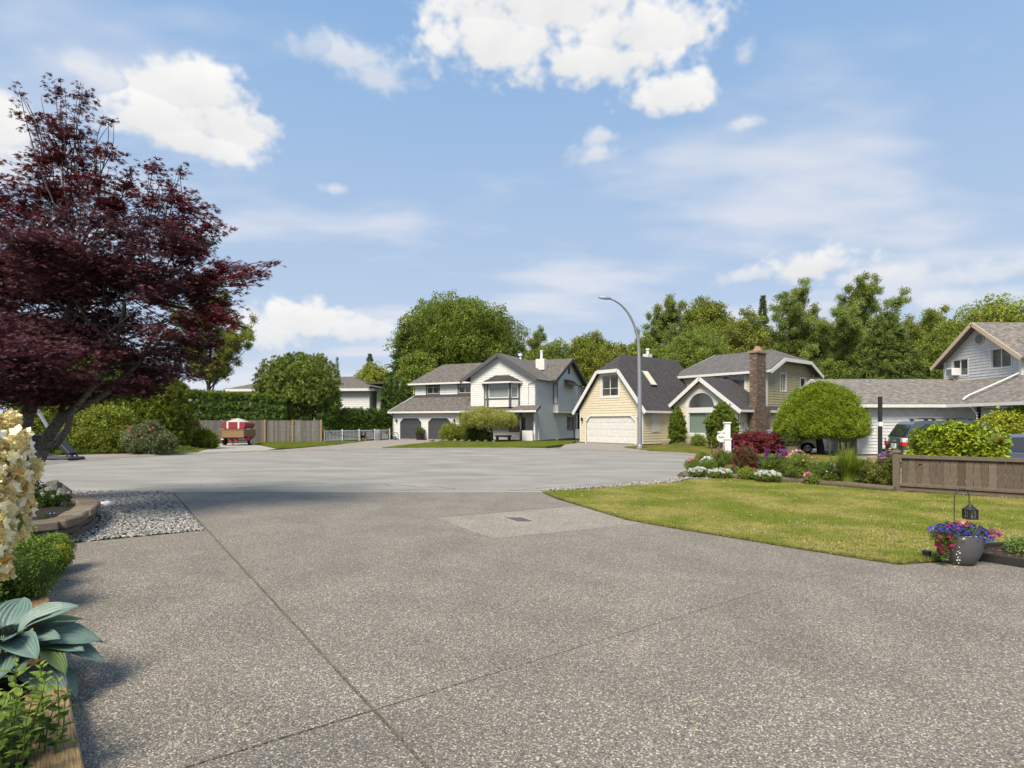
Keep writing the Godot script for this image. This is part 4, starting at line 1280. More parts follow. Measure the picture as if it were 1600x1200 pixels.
	window(h, f, 1.9, 4.1, 3.4, 5.2, T, T, M.room_plaster, 2, [], 0.14); window(h, f, 4.2, 4.1, 6.0, 5.2, T, T, M.curtain, 2, [], 0.14)
	f = faced(11.7, 0, 90)
	siding(h, f, pv([7.2, 2.6, 14.6, 2.6, 14.6, 5.5, 12.9, 6.4, 8.9, 6.4, 7.2, 5.5]), [rect(9.2, 4.0, 10.0, 5.3), rect(12.3, 3.4, 13.2, 5.1)], M.stained_siding, 0.19)
	window(h, f, 9.2, 4.0, 10.0, 5.3, T, T, M.green_blind, 2, [], 0.06); window(h, f, 12.3, 3.4, 13.2, 5.1, T, T, M.room_plaster, 1, [0.45], 0.06)
	for z in [-7.12, -14.5]: solid(h, "corner_board", V(11.66, 2.6, z - 0.1), V(11.76, 5.5, z + 0.02), T)
	siding(h, faced(4.0, -14.6, -90), rect(0, 2.6, 7.4, 5.5), [], Y, 0.19)
	# roofs
	var C: Material = M.shingle_charcoal
	roof(h, "garage_roof", [
		[-0.45, 2.5, 0.35, 2.1, 5.65, 0.35, 3.15, 6.95, -1.3, 3.15, 6.95, -8.5, -0.45, 2.5, -8.5],
		[6.75, 2.5, 0.35, 4.2, 5.65, 0.35, 3.15, 6.95, -1.3, 3.15, 6.95, -8.5, 6.75, 2.5, -8.5],
		[2.1, 5.65, 0.35, 4.2, 5.65, 0.35, 3.15, 6.95, -1.3]], C)
	fascia(h, [V(-0.5, 2.46, 0.37), V(2.1, 5.66, 0.37), V(2.1, 5.66, 0.37), V(4.2, 5.66, 0.37), V(4.2, 5.66, 0.37), V(6.8, 2.46, 0.37)], T, 0.26)
	fascia(h, [V(6.78, 2.5, 0.3), V(6.78, 2.5, -2.9)], T, 0.16, "gutter")
	fascia(h, [V(-0.48, 2.5, 0.3), V(-0.48, 2.5, -8.5)], T, 0.16, "gutter")
	roof(h, "gable_roof", [
		[5.85, 2.52, -2.85, 9.0, 4.9, -2.85, 9.0, 4.9, -7.3, 5.85, 2.52, -7.3],
		[12.15, 2.52, -2.85, 9.0, 4.9, -2.85, 9.0, 4.9, -7.3, 12.15, 2.52, -11.0]], C)
	fascia(h, [V(5.8, 2.48, -2.82), V(9.0, 4.91, -2.82), V(9.0, 4.91, -2.82), V(12.2, 2.48, -2.82)], T, 0.26)
	fascia(h, [V(12.18, 2.52, -2.9), V(12.18, 2.52, -11.0)], T, 0.16, "gutter")
	roof(h, "upper_roof", [
		[3.6, 5.42, -6.75, 12.25, 5.42, -6.75, 12.25, 6.38, -8.85, 10.3, 7.35, -10.9, 5.2, 7.35, -10.9],
		[3.6, 5.42, -15.05, 12.25, 5.42, -15.05, 12.25, 6.38, -12.95, 10.3, 7.35, -10.9, 5.2, 7.35, -10.9],
		[12.25, 6.38, -8.85, 12.25, 6.38, -12.95, 10.3, 7.35, -10.9],
		[3.6, 5.42, -6.75, 3.6, 5.42, -15.05, 5.2, 7.35, -10.9]], M.shingle_slate)
	fascia(h, [V(3.6, 5.42, -6.73), V(12.25, 5.42, -6.73)], T, 0.18, "gutter", V(0, 0, 0.02))
	fascia(h, [V(12.27, 5.38, -6.7), V(12.27, 6.4, -8.85), V(12.27, 6.4, -8.85), V(12.27, 6.4, -12.95), V(12.27, 6.4, -12.95), V(12.27, 5.38, -15.1)], T, 0.26)
	fascia(h, [V(3.56, 5.42, -6.8), V(5.2, 7.38, -10.9)], T, 0.1, "ridge_strip")
	# skylight on the dark slope
	var sk := Transform3D(Basis(V(0, 0, -1), V(-0.629, 0.777, 0).normalized(), V(0.777, 0.629, 0).normalized()), V(4.75, 4.98, -2.6))
	b = MB.new(); b.box(sk, V(0.75, 1.5, 0.26), 0.02)
	var sl := obj("skylight", b, M.dark_trim, h)
	b = MB.new(); b.box(sk * Transform3D(Basis(), V(0, 0, 0.135)), V(0.66, 1.4, 0.02)); obj("pane", b, M.skylight_dome, sl)
	b = MB.new(); b.bx(V(2.3, 5.6, -5.5), V(2.85, 7.3, -4.95)); var fb := obj("flue_box", b, M.white_trim, h)
	b = MB.new(); b.lathe(pv([0.11, 7.18, 0.11, 7.5, 0.16, 7.53, 0.16, 7.65, 0.0, 7.68]), fr(V(2.58, 0.1, -5.25)), 10); obj("flue", b, M.white_metal, fb)
	downspout(h, [V(12.1, 2.4, -2.95), V(11.8, 2.1, -3.35), V(11.8, 0.1, -3.35)], T)
	b = MB.new(); b.bx(V(11.72, 1.0, -4.2), V(11.9, 1.6, -3.85), 0.02); b.pipe(V(11.8, 0.1, -4.0), V(11.8, 1.0, -4.0), 0.04); b.lathe(pv([0.0, -0.06, 0.1, -0.05, 0.12, 0.05, 0.0, 0.09]), fr(V(11.95, 1.2, -4.1)), 8); obj("electric_meter", b, M.galvanised, h)
	solid(h, "foundation", V(0.02, -0.06, -10.9), V(6.27, 0.1, -0.03), M.foundation)
	solid(h, "foundation", V(6.27, -0.06, -10.9), V(11.67, 0.1, -3.31), M.foundation)
	solid(h, "porch_step", V(6.4, 0.0, -3.15), V(7.6, 0.22, -2.1), M.foundation)

# ---------------------------------------------------------------- grey house on the right
func grey_house() -> void:
	var h := thing("grey_house", "light grey sided house with tan roof, upper gable and shaded entry", "house", Vector3(17.3, 0.04, -28.5))
	var G: Material = M.grey_siding; var T: Material = M.white_trim
	siding(h, faced(0, 0, 0), rect(0, 0.08, 7.6, 2.62), [rect(6.05, 0.05, 6.98, 2.2)], G, 0.16)
	siding(h, faced(0, -7, -90), pv([0, 0.08, 7, 0.08, 7, 2.62, 3.5, 4.0, 0, 2.62]), [rect(1.2, -0.1, 6.0, 2.15)], G, 0.16)
	garage_door(h, faced(0, -7, -90), 1.2, 6.0, 2.15, 0.1, M.garage_door_white, T, 4, 8)
	solid(h, "corner_board", V(-0.05, 0.08, -0.1), V(0.08, 2.6, 0.05), T)
	# entry door and frame
	var b := MB.new(); b.bx(V(6.05, 0.05, -0.1), V(6.98, 2.2, -0.04))
	var d := obj("door", b, M.white_paint, h)
	b = MB.new(); b.bx(V(6.3, 0.95, -0.05), V(6.62, 2.0, -0.03)); obj("pane", b, M.car_glass, d)
	b = MB.new()
	for q in [[5.93, 6.05], [6.98, 7.12]]: b.bx(V(q[0], 0.05, -0.1), V(q[1], 2.3, 0.05))
	b.bx(V(6.05, 2.2, -0.1), V(6.98, 2.3, 0.05)); obj("door_casing", b, T, h)
	# main block with gable towards the street
	var f := faced(7.6, -4.2, -90)
	siding(h, f, pv([0, 0.1, 4.9, 0.1, 4.9, 5.1, 2.45, 6.88, 0, 5.1]), [rect(0.55, 4.25, 1.65, 5.15), rect(3.15, 4.45, 4.35, 5.45)], G, 0.16)
	window(h, f, 0.55, 4.25, 1.65, 5.15, T, T, M.room_plaster, 2, [], 0.06); window(h, f, 3.15, 4.45, 4.35, 5.45, T, T, M.curtain, 2, [], 0.06)
	siding(h, faced(7.6, 0.7, 0), rect(0, 0.1, 9, 5.1), [], G, 0.16)
	solid(h, "corner_board", V(7.54, 3.3, 0.6), V(7.66, 5.1, 0.75), T)
	solid(h, "corner_board", V(7.54, 3.3, -4.25), V(7.66, 5.1, -4.12), T)
	# window air conditioner
	b = MB.new(); b.bx(V(7.15, 4.27, -3.55), V(7.62, 4.68, -3.1), 0.02)
	var ac := obj("window_air_conditioner", b, M.white_paint, h)
	b = MB.new()
	for k in 6: b.bx(V(7.12, 4.31 + k * 0.06, -3.5), V(7.16, 4.335 + k * 0.06, -3.15))
	obj("grille", b, M.grey_plastic, ac)
	b = MB.new(); b.bar(V(7.2, 4.25, -3.33), V(7.6, 3.95, -3.33), 0.04, 0.04); obj("bracket", b, M.white_metal, ac)
	# eight-sided gable vent
	b = MB.new(); b.lathe(pv([0.0, 0.0, 0.33, 0.0, 0.33, 0.07, 0.0, 0.07]), Transform3D(Basis(V(0, 0, 1), PI / 2), V(7.6, 6.1, -1.75)), 8)
	var vt := obj("gable_vent", b, M.peeling_trim, h)
	b = MB.new(); b.lathe(pv([0.0, 0.0, 0.25, 0.0, 0.25, 0.09, 0.0, 0.09]), Transform3D(Basis(V(0, 0, 1), PI / 2), V(7.6, 6.1, -1.75)), 8); obj("louver", b, M.grey_plastic, vt)
	# roofs
	roof(h, "garage_roof", [
		[-0.45, 2.56, 0.42, 4.1, 2.56, 0.42, 7.6, 3.98, -3.2, 7.6, 4.1, -3.5, -0.45, 4.1, -3.5],
		[-0.45, 2.56, -7.42, 7.6, 2.56, -7.42, 7.6, 4.1, -3.5, -0.45, 4.1, -3.5]], M.shingle_tan)
	roof(h, "porch_roof", [[4.1, 2.56, 0.42, 4.1, 2.56, 8.0, 7.6, 3.98, 8.0, 7.6, 3.98, -3.2]], M.shingle_tan)
	roof(h, "main_roof", [
		[7.15, 4.86, 1.15, 16.5, 4.86, 1.15, 16.5, 6.98, -1.75, 7.15, 6.98, -1.75],
		[7.15, 4.86, -4.65, 16.5, 4.86, -4.65, 16.5, 6.98, -1.75, 7.15, 6.98, -1.75]], M.shingle_tan)
	fascia(h, [V(7.12, 4.84, 1.2), V(7.12, 7.0, -1.75), V(7.12, 7.0, -1.75), V(7.12, 4.84, -4.7)], M.peeling_trim, 0.2)
	fascia(h, [V(-0.45, 2.56, 0.44), V(4.1, 2.56, 0.44)], T, 0.15, "gutter", V(0, 0, 0.03))
	fascia(h, [V(4.08, 2.56, 0.44), V(4.08, 2.56, 8.0)], T, 0.15, "gutter")
	fascia(h, [V(-0.48, 2.54, 0.46), V(-0.48, 4.11, -3.5), V(-0.48, 4.11, -3.5), V(-0.48, 2.54, -7.46)], T, 0.18)
	solid(h, "porch_ceiling", V(4.2, 2.36, 0.05), V(7.2, 2.42, 0.7), G)
	downspout(h, [V(7.4, 4.06, 0.75), V(6.4, 3.66, 0.95), V(4.6, 2.95, 1.2), V(4.4, 2.84, 1.25), V(4.3, 2.74, 1.25)], T)
	# porch post with scrolled brackets
	b = MB.new(); b.bx(V(4.35, 0, 1.9), V(4.5, 2.4, 2.05)); var po := obj("porch_post", b, M.black_metal, h)
	for s in [-1.0, 1.0]:
		b = MB.new(); b.prism(pv([0, 0, 0.32 * s, 0, 0.2 * s, -0.08, 0.08 * s, -0.24, 0, -0.36]), Transform3D(Basis(), V(4.42 + 0.07 * s, 2.4, 1.99)), 0.04); obj("bracket", b, T, po)
	for k in 5:
		b = MB.new(); b.lathe(pv([0.0, -0.06, 0.06, 0.0, 0.0, 0.06]), Transform3D(Basis(V(1, 0, 0), PI / 2), V(4.28, 2.1 - k * 0.13, 2.1)), 8); obj("house_numeral", b, T, po)
	solid(h, "foundation", V(0.03, -0.06, -6.95), V(7.17, 0.08, -0.03), M.foundation)

# ---------------------------------------------------------------- pale house behind the hedge
func back_house() -> void:
	var h := thing("pale_house", "pale house with low hipped roof, half hidden behind a clipped cedar", "house", Vector3(-33.0, 0, -68.5), -0.08)
	var W: Material = M.white_siding; var T: Material = M.white_trim
	siding(h, faced(0, 0, 0), rect(0, 0.1, 16.2, 5.7), [rect(11.2, 4.7, 12.9, 5.35)], W, 0.25)
	window(h, faced(0, 0, 0), 11.2, 4.7, 12.9, 5.35, T, T, M.room_plaster, 2, [], 0.1)
	siding(h, faced(16.2, 0, 90), rect(0, 0.1, 9, 5.7), [], W, 0.25)
	siding(h, faced(0, -9, -90), rect(0, 0.1, 9, 5.7), [], W, 0.25)
	roof(h, "roof", [
		[-1.1, 5.7, 0.7, 17.0, 5.7, 0.7, 12.4, 7.5, -4.5, 4.0, 7.5, -4.5],
		[-1.1, 5.7, -9.7, 17.0, 5.7, -9.7, 12.4, 7.5, -4.5, 4.0, 7.5, -4.5],
		[-1.1, 5.7, 0.7, -1.1, 5.7, -9.7, 4.0, 7.5, -4.5],
		[17.0, 5.7, 0.7, 17.0, 5.7, -9.7, 12.4, 7.5, -4.5]], M.shingle_grey)
	fascia(h, [V(-1.1, 5.7, 0.72), V(17.0, 5.7, 0.72), V(17.02, 5.7, 0.7), V(17.02, 5.7, -9.7), V(-1.12, 5.7, 0.7), V(-1.12, 5.7, -9.7)], T, 0.3)
	downspout(h, [V(-0.2, 5.5, 0.3), V(-0.1, 5.2, 0.08), V(-0.1, 0.1, 0.08)], T)
	roof(h, "wing_roof", [[16.2, 6.3, 1.5, 19.6, 6.3, 1.5, 19.6, 6.3, -6, 16.2, 6.3, -6]], M.shingle_grey)
	siding(h, faced(16.9, -0.6, 0), pv([0, 0.1, 2.9, 0.1, 2.9, 6.3, 0, 5.6]), [], W, 0.25)

# ---------------------------------------------------------------- trees and shrubs
func limb(b: MB, p: Vector3, q: Vector3, r0: float, r1: float, bend := 0.15, sides := 7) -> PackedVector3Array:
	var pts := PackedVector3Array(); var rs := PackedFloat32Array()
	var ln := p.distance_to(q)
	var o := ball() * ln * bend
	for k in 6:
		var t := k / 5.0
		pts.append(p.lerp(q, t) + o * sin(t * PI) + ball() * ln * 0.012 * sin(t * PI))
		rs.append(lerpf(r0, r1, t))
	b.tube(pts, rs, sides)
	return pts

func core(parent: Node, lobes: Array, k: float, c: Color) -> void:  # solid ellipsoids added inside the foliage to stop light passing through
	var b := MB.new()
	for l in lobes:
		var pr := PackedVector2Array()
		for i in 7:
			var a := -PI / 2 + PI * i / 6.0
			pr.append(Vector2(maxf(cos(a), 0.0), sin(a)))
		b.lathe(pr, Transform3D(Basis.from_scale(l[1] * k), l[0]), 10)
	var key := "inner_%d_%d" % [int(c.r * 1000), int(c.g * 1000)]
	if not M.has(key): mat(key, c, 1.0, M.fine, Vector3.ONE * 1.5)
	obj("added_core", b, M[key], parent)

# depth d in metres, x and top read off the photograph
func tree(called: String, label: String, x: float, top: float, d: float, wide: float, kind: String, ca: Color, cb: Color, count := 2400, size := 0.5, group := "trees behind the houses") -> void:
	var p := at(x, 660, d); p.y = -0.06
	var hgt := EYE + (660.0 - top) / FOCAL * d
	var r := wide * 0.5 / FOCAL * d
	var t := thing(called, label, "tree", p, 0.0, group)
	var b := MB.new()
	var lobes := []
	if kind == "round":
		var low := hgt * 0.22
		var c := V(0, (hgt + low) * 0.5, 0); var half := (hgt - low) * 0.5
		for k in 46:
			var yy := 1.0 - 1.55 * (k + 0.5) / 46.0
			var rad := sqrt(maxf(1.0 - yy * yy, 0.0))
			var q := V(cos(k * 2.4) * rad, yy, sin(k * 2.4) * rad) * rnd(0.82, 1.04)
			var lr := r * rnd(0.22, 0.33)
			lobes.append([c + V(q.x * (r - lr), q.y * (half - lr * 0.8), q.z * (r - lr)), V(lr, lr * 0.8, lr)])
		lobes.append([c, V(r * 0.6, half * 0.6, r * 0.6)])
		var tr := 0.022 * hgt
		limb(b, V(0, -0.1, 0), V(0, hgt * 0.45, 0), tr * 1.3, tr * 0.75, 0.03)
		for k in 12: limb(b, V(0, hgt * rnd(0.18, 0.42), 0), lobes[k][0], tr * 0.5, 0.04, 0.1, 5)
		obj("trunk", b, M.bark, t)
		crown(t, "crown", "broad", "leaf", lobes, count, size, ca, cb, 0.6)
	elif kind == "airy":
		var low := hgt * (0.42 if group == "trees on the left" else 0.2)
		var tr := 0.014 * hgt
		limb(b, V(0, -0.1, 0), V(0, hgt * 0.88, 0), tr * 1.3, 0.04, 0.03)
		for k in 20:
			var f := k / 19.0
			var a := k * 2.4 + rnd(-0.4, 0.4)
			var y0 := lerpf(low * 0.7, hgt * 0.8, f)
			var reach := r * (0.55 + 0.5 * sin(PI * clampf(f * 0.75 + 0.2, 0, 1))) * rnd(0.75, 1.05)
			var tip := V(cos(a) * reach, minf(y0 + (hgt - y0) * rnd(0.35, 0.75), hgt), sin(a) * reach)
			if f > 0.8: tip = V(cos(a) * r * 0.4, hgt * rnd(0.9, 1.0), sin(a) * r * 0.4)
			var from := V(0, y0, 0)
			limb(b, from, tip, tr * 0.35 * (1.1 - f * 0.6), 0.015, 0.08, 5)
			for j in 9:
				var g := 0.28 + 0.72 * j / 8.0
				var lr := r * rnd(0.11, 0.2) * (1.15 - 0.5 * g)
				lobes.append([from.lerp(tip, g) + ball() * r * 0.13, V(lr, lr * rnd(0.6, 1.1), lr)])
		obj("trunk", b, M.bark, t)
		crown(t, "crown", "thin", "leaf", lobes, int(count * 2.6), size, ca, cb, 0.2)
	elif kind == "cone":
		for k in 30:
			var f := pow(k / 29.0, 0.85)
			var rr := r * pow(1.0 - f, 0.7) + 0.15
			var a := k * 2.4
			var lr := maxf(rr * 0.62, 0.25)
			lobes.append([V(cos(a) * (rr - lr), lerpf(hgt * 0.07, hgt * 0.97, f), sin(a) * (rr - lr)), V(lr, hgt * 0.07 + lr * 0.3, lr)])
		limb(b, V(0, -0.1, 0), V(0, hgt * 0.92, 0), 0.02 * hgt, 0.03, 0.01)
		obj("trunk", b, M.bark, t)
		core(t, lobes, 0.6, ca)
		crown(t, "crown", "spray", "scale_leaf", lobes, count, size, ca, cb, 0.75)
	else:  # fir: whorls of drooping boughs
		limb(b, V(0, -0.1, 0), V(0, hgt * 0.98, 0), 0.017 * hgt, 0.03, 0.01)
		obj("trunk", b, M.bark, t)
		var ts := []; var cs := []
		for k in int(count * 2.2):
			var f := pow(rng.randf(), 0.8)
			var y := lerpf(hgt * 0.12, hgt * 0.99, f)
			var rr := r * (1.0 - f) * (0.75 + 0.25 * sin(y * 5.0)) + 0.05
			var a := rnd(0, TAU)
			var s := rnd(0.2, 0.95)
			ts.append(Transform3D((Basis(Vector3.UP, -a + PI / 2) * Basis(Vector3.RIGHT, rnd(0.0, 0.4) - f * 0.5)).scaled(Vector3.ONE * size * 0.66 * rnd(0.7, 1.3) * (0.3 + 0.7 * (1.0 - f))), V(cos(a) * rr * s, y, sin(a) * rr * s)))
			cs.append(tint(ca, cb) * 1.3)
		many("crown", F.needle[0], M.scale_leaf, ts, cs, t)

# a clipped or wild shrub made of lobes in metres around its foot
func shrub(called: String, label: String, p: Vector3, lobes: Array, kind: String, mtl: String, count: int, size: float, ca: Color, cb: Color, inner := 0.8, group := "", category := "shrub", flat := 0.0) -> Node3D:
	var t := thing(called, label, category, p, 0.0, group)
	var b := MB.new()
	for l in lobes: limb(b, V(l[0].x * 0.25, -0.1, l[0].z * 0.25), l[0], 0.035, 0.012, 0.08, 5)
	obj("stem", b, M.bark, t)
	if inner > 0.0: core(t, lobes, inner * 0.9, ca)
	crown(t, "foliage", kind, mtl, lobes, count, size, ca, cb, 0.8, flat)
	return t

func foot(x: float, d: float) -> Vector3: return V((x - 800.0) / FOCAL * d, 0, -d)

func build_trees() -> void:
	var g1 := Color(0.10, 0.145, 0.02); var g2 := Color(0.20, 0.25, 0.035)
	var y1 := Color(0.17, 0.205, 0.025); var y2 := Color(0.29, 0.31, 0.045)
	var d1 := Color(0.055, 0.09, 0.026); var d2 := Color(0.12, 0.165, 0.036)
	var b1 := Color(0.145, 0.195, 0.044); var b2 := Color(0.26, 0.31, 0.08)
	var o1 := Color(0.14, 0.165, 0.025); var o2 := Color(0.25, 0.255, 0.04)
	tree("maple_tree", "huge round green tree towering behind the white house", 718, 455, 78, 222, "round", g1, g2, 8600, 0.5)
	tree("fir_tree", "dark fir left of the huge round tree behind the white house", 634, 503, 74, 110, "fir", d1, d2, 1700, 1.6)
	tree("leafy_tree", "green leafy tree in front of the fir, above the white house garage", 652, 545, 70, 80, "round", g1, g2, 2200, 0.42)
	tree("leafy_tree", "yellow green tree above the columnar cedars", 585, 566, 88, 70, "round", y1, y2, 1500, 0.45)
	tree("fir_tree", "tiny far conifer beside the clipped cedar", 527, 556, 96, 16, "fir", d1, d2, 400, 0.9)
	tree("pine_tree", "far dark pine peeking over the yellow green tree", 578, 551, 100, 56, "fir", d1, b1, 900, 1.4)
	tree("leafy_tree", "bright green tree right of the white house chimney pipe", 866, 528, 74, 130, "round", g1, g2, 2400, 0.42)
	tree("birch_tree", "thin leaved tree between the huge tree and its right neighbour", 836, 508, 84, 70, "airy", b1, b2, 1300, 0.4)
	tree("leafy_tree", "upright bright green tree behind the white and yellow houses' gap", 922, 514, 72, 90, "round", g1, y2, 2000, 0.42)
	tree("leafy_tree", "olive tinged tree over the left slope of the garage roof", 962, 530, 68, 80, "round", o1, o2, 1900, 0.4)
	tree("leafy_tree", "dark green tree behind the street lamp post", 1006, 520, 74, 80, "round", d2, g2, 2000, 0.42)
	tree("birch_tree", "tall feathery tree right of the street lamp", 1044, 460, 80, 96, "airy", b1, b2, 2600, 0.5)
	tree("maple_tree", "dense green tree with rounded top above the flue box", 1104, 461, 84, 110, "round", g1, y2, 3200, 0.5)
	tree("willow_tree", "drooping mid green tree just above the long grey roof", 1090, 508, 66, 120, "round", b1, g2, 3000, 0.36)
	tree("leafy_tree", "olive green tree above the brick chimney", 1162, 484, 70, 84, "round", d2, o2, 2300, 0.42)
	tree("fir_tree", "narrow dark conifer right of the brick chimney", 1192, 459, 76, 52, "fir", d1, d2, 1300, 1.3)
	tree("birch_tree", "tall sparse tree left of the round topped topiary", 1236, 441, 72, 110, "airy", b1, b2, 2400, 0.45)
	tree("birch_tree", "tallest feathery tree above the grey house garage", 1335, 434, 66, 150, "airy", b1, b2, 4200, 0.42)
	tree("leafy_tree", "dark mass of leaves behind the yellow house upper gable", 1285, 500, 72, 120, "round", d2, g1, 3000, 0.42)
	tree("cedar_tree", "broad dense dome shaped cedar behind the grey garage roof", 1382, 490, 46, 176, "cone", Color(0.07, 0.105, 0.02), Color(0.13, 0.165, 0.028), 5200, 0.42)
	tree("leafy_tree", "low bright bush like tree left of the dome shaped cedar", 1300, 560, 52, 70, "round", g1, g2, 1500, 0.3)
	tree("birch_tree", "thin leaved tree behind the grey house's left eave", 1440, 488, 60, 130, "airy", b1, o2, 2600, 0.38)
	tree("leafy_tree", "reddish green tree touching the grey house's roof edge", 1484, 494, 54, 120, "round", o1, g2, 2300, 0.34)
	tree("maple_tree", "bright green tree rising behind the grey house's ridge", 1556, 459, 62, 180, "round", g1, y2, 3400, 0.42)
	tree("maple_tree", "green tree at the right border above the grey roof", 1660, 470, 62, 130, "round", g1, g2, 2000, 0.42)
	tree("leafy_tree", "small green tree seen below the grey house's left eave", 1462, 590, 44, 60, "round", g1, g2, 1100, 0.26)
	tree("leafy_tree", "light green tree behind the right side of the red maple", 328, 452, 52, 130, "airy", g1, y2, 2600, 0.34, "trees on the left")
	tree("leafy_tree", "dark green tree seen under the red maple's crown", 110, 520, 42, 240, "round", d2, g1, 3600, 0.34, "trees on the left")
	tree("leafy_tree", "leafy tree at the far left edge behind the red maple", -40, 500, 44, 220, "round", d2, g1, 2600, 0.36, "trees on the left")
	tree("leafy_tree", "green tree filling the gap above the white house's side gable", 905, 545, 80, 110, "round", g1, y2, 2200, 0.42)
	tree("leafy_tree", "shaded green tree behind the yellow house's flue box", 1040, 530, 78, 120, "round", d2, g2, 2200, 0.42)
	tree("leafy_tree", "mid green tree behind the upper yellow roof's right end", 1225, 510, 74, 110, "round", b1, g2, 2400, 0.4)
	# a low far tree line closes the view between the houses
	for q in [[430, 600, 120, 90], [350, 606, 130, 80], [780, 575, 105, 160], [560, 590, 115, 70]]:
		tree("leafy_tree", "far tree low on the skyline %s" % {430: "behind the clipped cedar", 350: "left of the pale house", 780: "behind the white house roof", 560: "right of the pale house roof"}[q[0]], q[0], q[1], q[2], q[3], "round", d2, g1, 700, 0.6)
	# clipped double cedar above the board fence
	var p := at(466, 660, 53); p.y = 0
	var L0 := [[V(-1.75, 5.1, 0), V(2.3, 2.75, 2.2)], [V(1.5, 5.3, 0.2), V(2.45, 2.75, 2.3)], [V(0, 6.0, -0.3), V(2.2, 2.1, 2.0)], [V(-2.6, 3.4, 0.2), V(1.2, 1.6, 1.3)], [V(3.0, 3.6, 0), V(1.0, 1.5, 1.2)], [V(-0.3, 2.6, 0.7), V(0.95, 1.0, 0.9)], [V(1.0, 2.2, 0.3), V(0.8, 1.5, 0.8)], [V(2.5, 2.2, 0.1), V(0.9, 1.3, 0.8)], [V(-1.6, 2.0, 0), V(0.8, 1.2, 0.8)], [V(1.9, 4.0, 1.6), V(0.8, 0.8, 0.7)], [V(-1.0, 7.4, -0.2), V(0.5, 0.7, 0.5)], [V(0.3, 7.6, -0.2), V(0.45, 0.6, 0.45)], [V(2.1, 7.3, 0), V(0.4, 0.6, 0.4)]]
	for k in 26:
		var q := ball(); q.z = absf(q.z); q.y = absf(q.y) * 1.2 - 0.4
		L0.append([V(q.x * 3.1, 5.0 + q.y * 2.4, q.z * 1.9), V(0.75, 0.75, 0.7)])
	var ced := thing("clipped_cedar", "big rounded double headed cedar behind the board fence", "tree", p)
	var b := MB.new()
	for q in [[-1.6, -1.7, 4.6], [0.2, 0.3, 5.0], [1.4, 1.6, 4.6], [2.1, 2.9, 3.4]]: limb(b, V(q[0] * 0.5, -0.1, 0), V(q[1], q[2], 0), 0.22, 0.08, 0.06)
	obj("trunk", b, M.bark, ced)
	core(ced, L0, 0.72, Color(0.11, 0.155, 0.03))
	crown(ced, "crown", "spray", "scale_leaf", L0, 6400, 0.32, Color(0.11, 0.155, 0.03), Color(0.22, 0.265, 0.05), 0.85)
	# row of clipped cedars behind the fence
	var hedge := thing("cedar_hedge", "tall clipped cedar hedge standing behind the grey board fence", "hedge", Vector3.ZERO)
	for k in 14:
		var x := lerpf(296, 440, k / 13.0)
		var q := at(x, 660, lerpf(47.0, 50.5, k / 13.0)); q.y = 0
		var hh := 4.35 - 0.02 * k
		var lb := []
		for j in 5: lb.append([q + V(0, 0.4 + j * (hh - 0.75) / 4.0, 0), V(0.42, 0.62 if j < 4 else 0.42, 0.5)])
		core(hedge, lb, 0.68, Color(0.055, 0.105, 0.02))
		crown(hedge, "foliage", "spray", "scale_leaf", lb, 300, 0.2, Color(0.095, 0.165, 0.03), Color(0.175, 0.255, 0.042), 0.85)
		crown(hedge, "new_growth", "spray", "scale_leaf", [[q + V(0, hh - 0.12, 0), V(0.42, 0.14, 0.45)]], 40, 0.17, Color(0.16, 0.2, 0.02), Color(0.22, 0.25, 0.03), 0.6)
	# dense hedge behind the white picket fence
	var h2 := thing("cedar_hedge", "dense dark green hedge above the low white picket fence", "hedge", Vector3.ZERO)
	var lb2 := []
	for k in 20:
		var q := at(lerpf(505, 614, k / 19.0), 660, lerpf(52.0, 58.0, k / 19.0)); q.y = 0
		lb2.append([q + V(0, 0.8, 0), V(0.5, 1.0, 0.6)]); lb2.append([q + V(0, 2.1, 0), V(0.46, 0.95 + rnd(-0.08, 0.08), 0.55)])
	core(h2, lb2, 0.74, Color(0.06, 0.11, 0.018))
	crown(h2, "foliage", "spray", "scale_leaf", lb2, 5200, 0.26, Color(0.06, 0.11, 0.018), Color(0.125, 0.18, 0.03), 0.85)
	# columnar cedars left of the white house
	for q in [[600, 600], [609, 590], [619, 588], [629, 594]]:
		var c := at(q[0], 660, 60.0); c.y = 0
		var hh: float = EYE + (660.0 - q[1]) / FOCAL * 60.0
		var lb := []
		for j in 6: lb.append([V(0, hh * (0.1 + 0.155 * j), 0), V(0.36 if j < 5 else 0.24, hh * 0.13, 0.36 if j < 5 else 0.24)])
		shrub("columnar_cedar", {600: "leftmost of four columnar cedars beside the white house", 609: "second columnar cedar from the left beside the white house", 619: "third columnar cedar from the left beside the white house", 629: "rightmost columnar cedar, nearest the white house garage"}[q[0]], c, lb, "spray", "scale_leaf", 420, 0.28, Color(0.06, 0.11, 0.018), Color(0.125, 0.18, 0.03), 0.8, "columnar cedars", "tree")

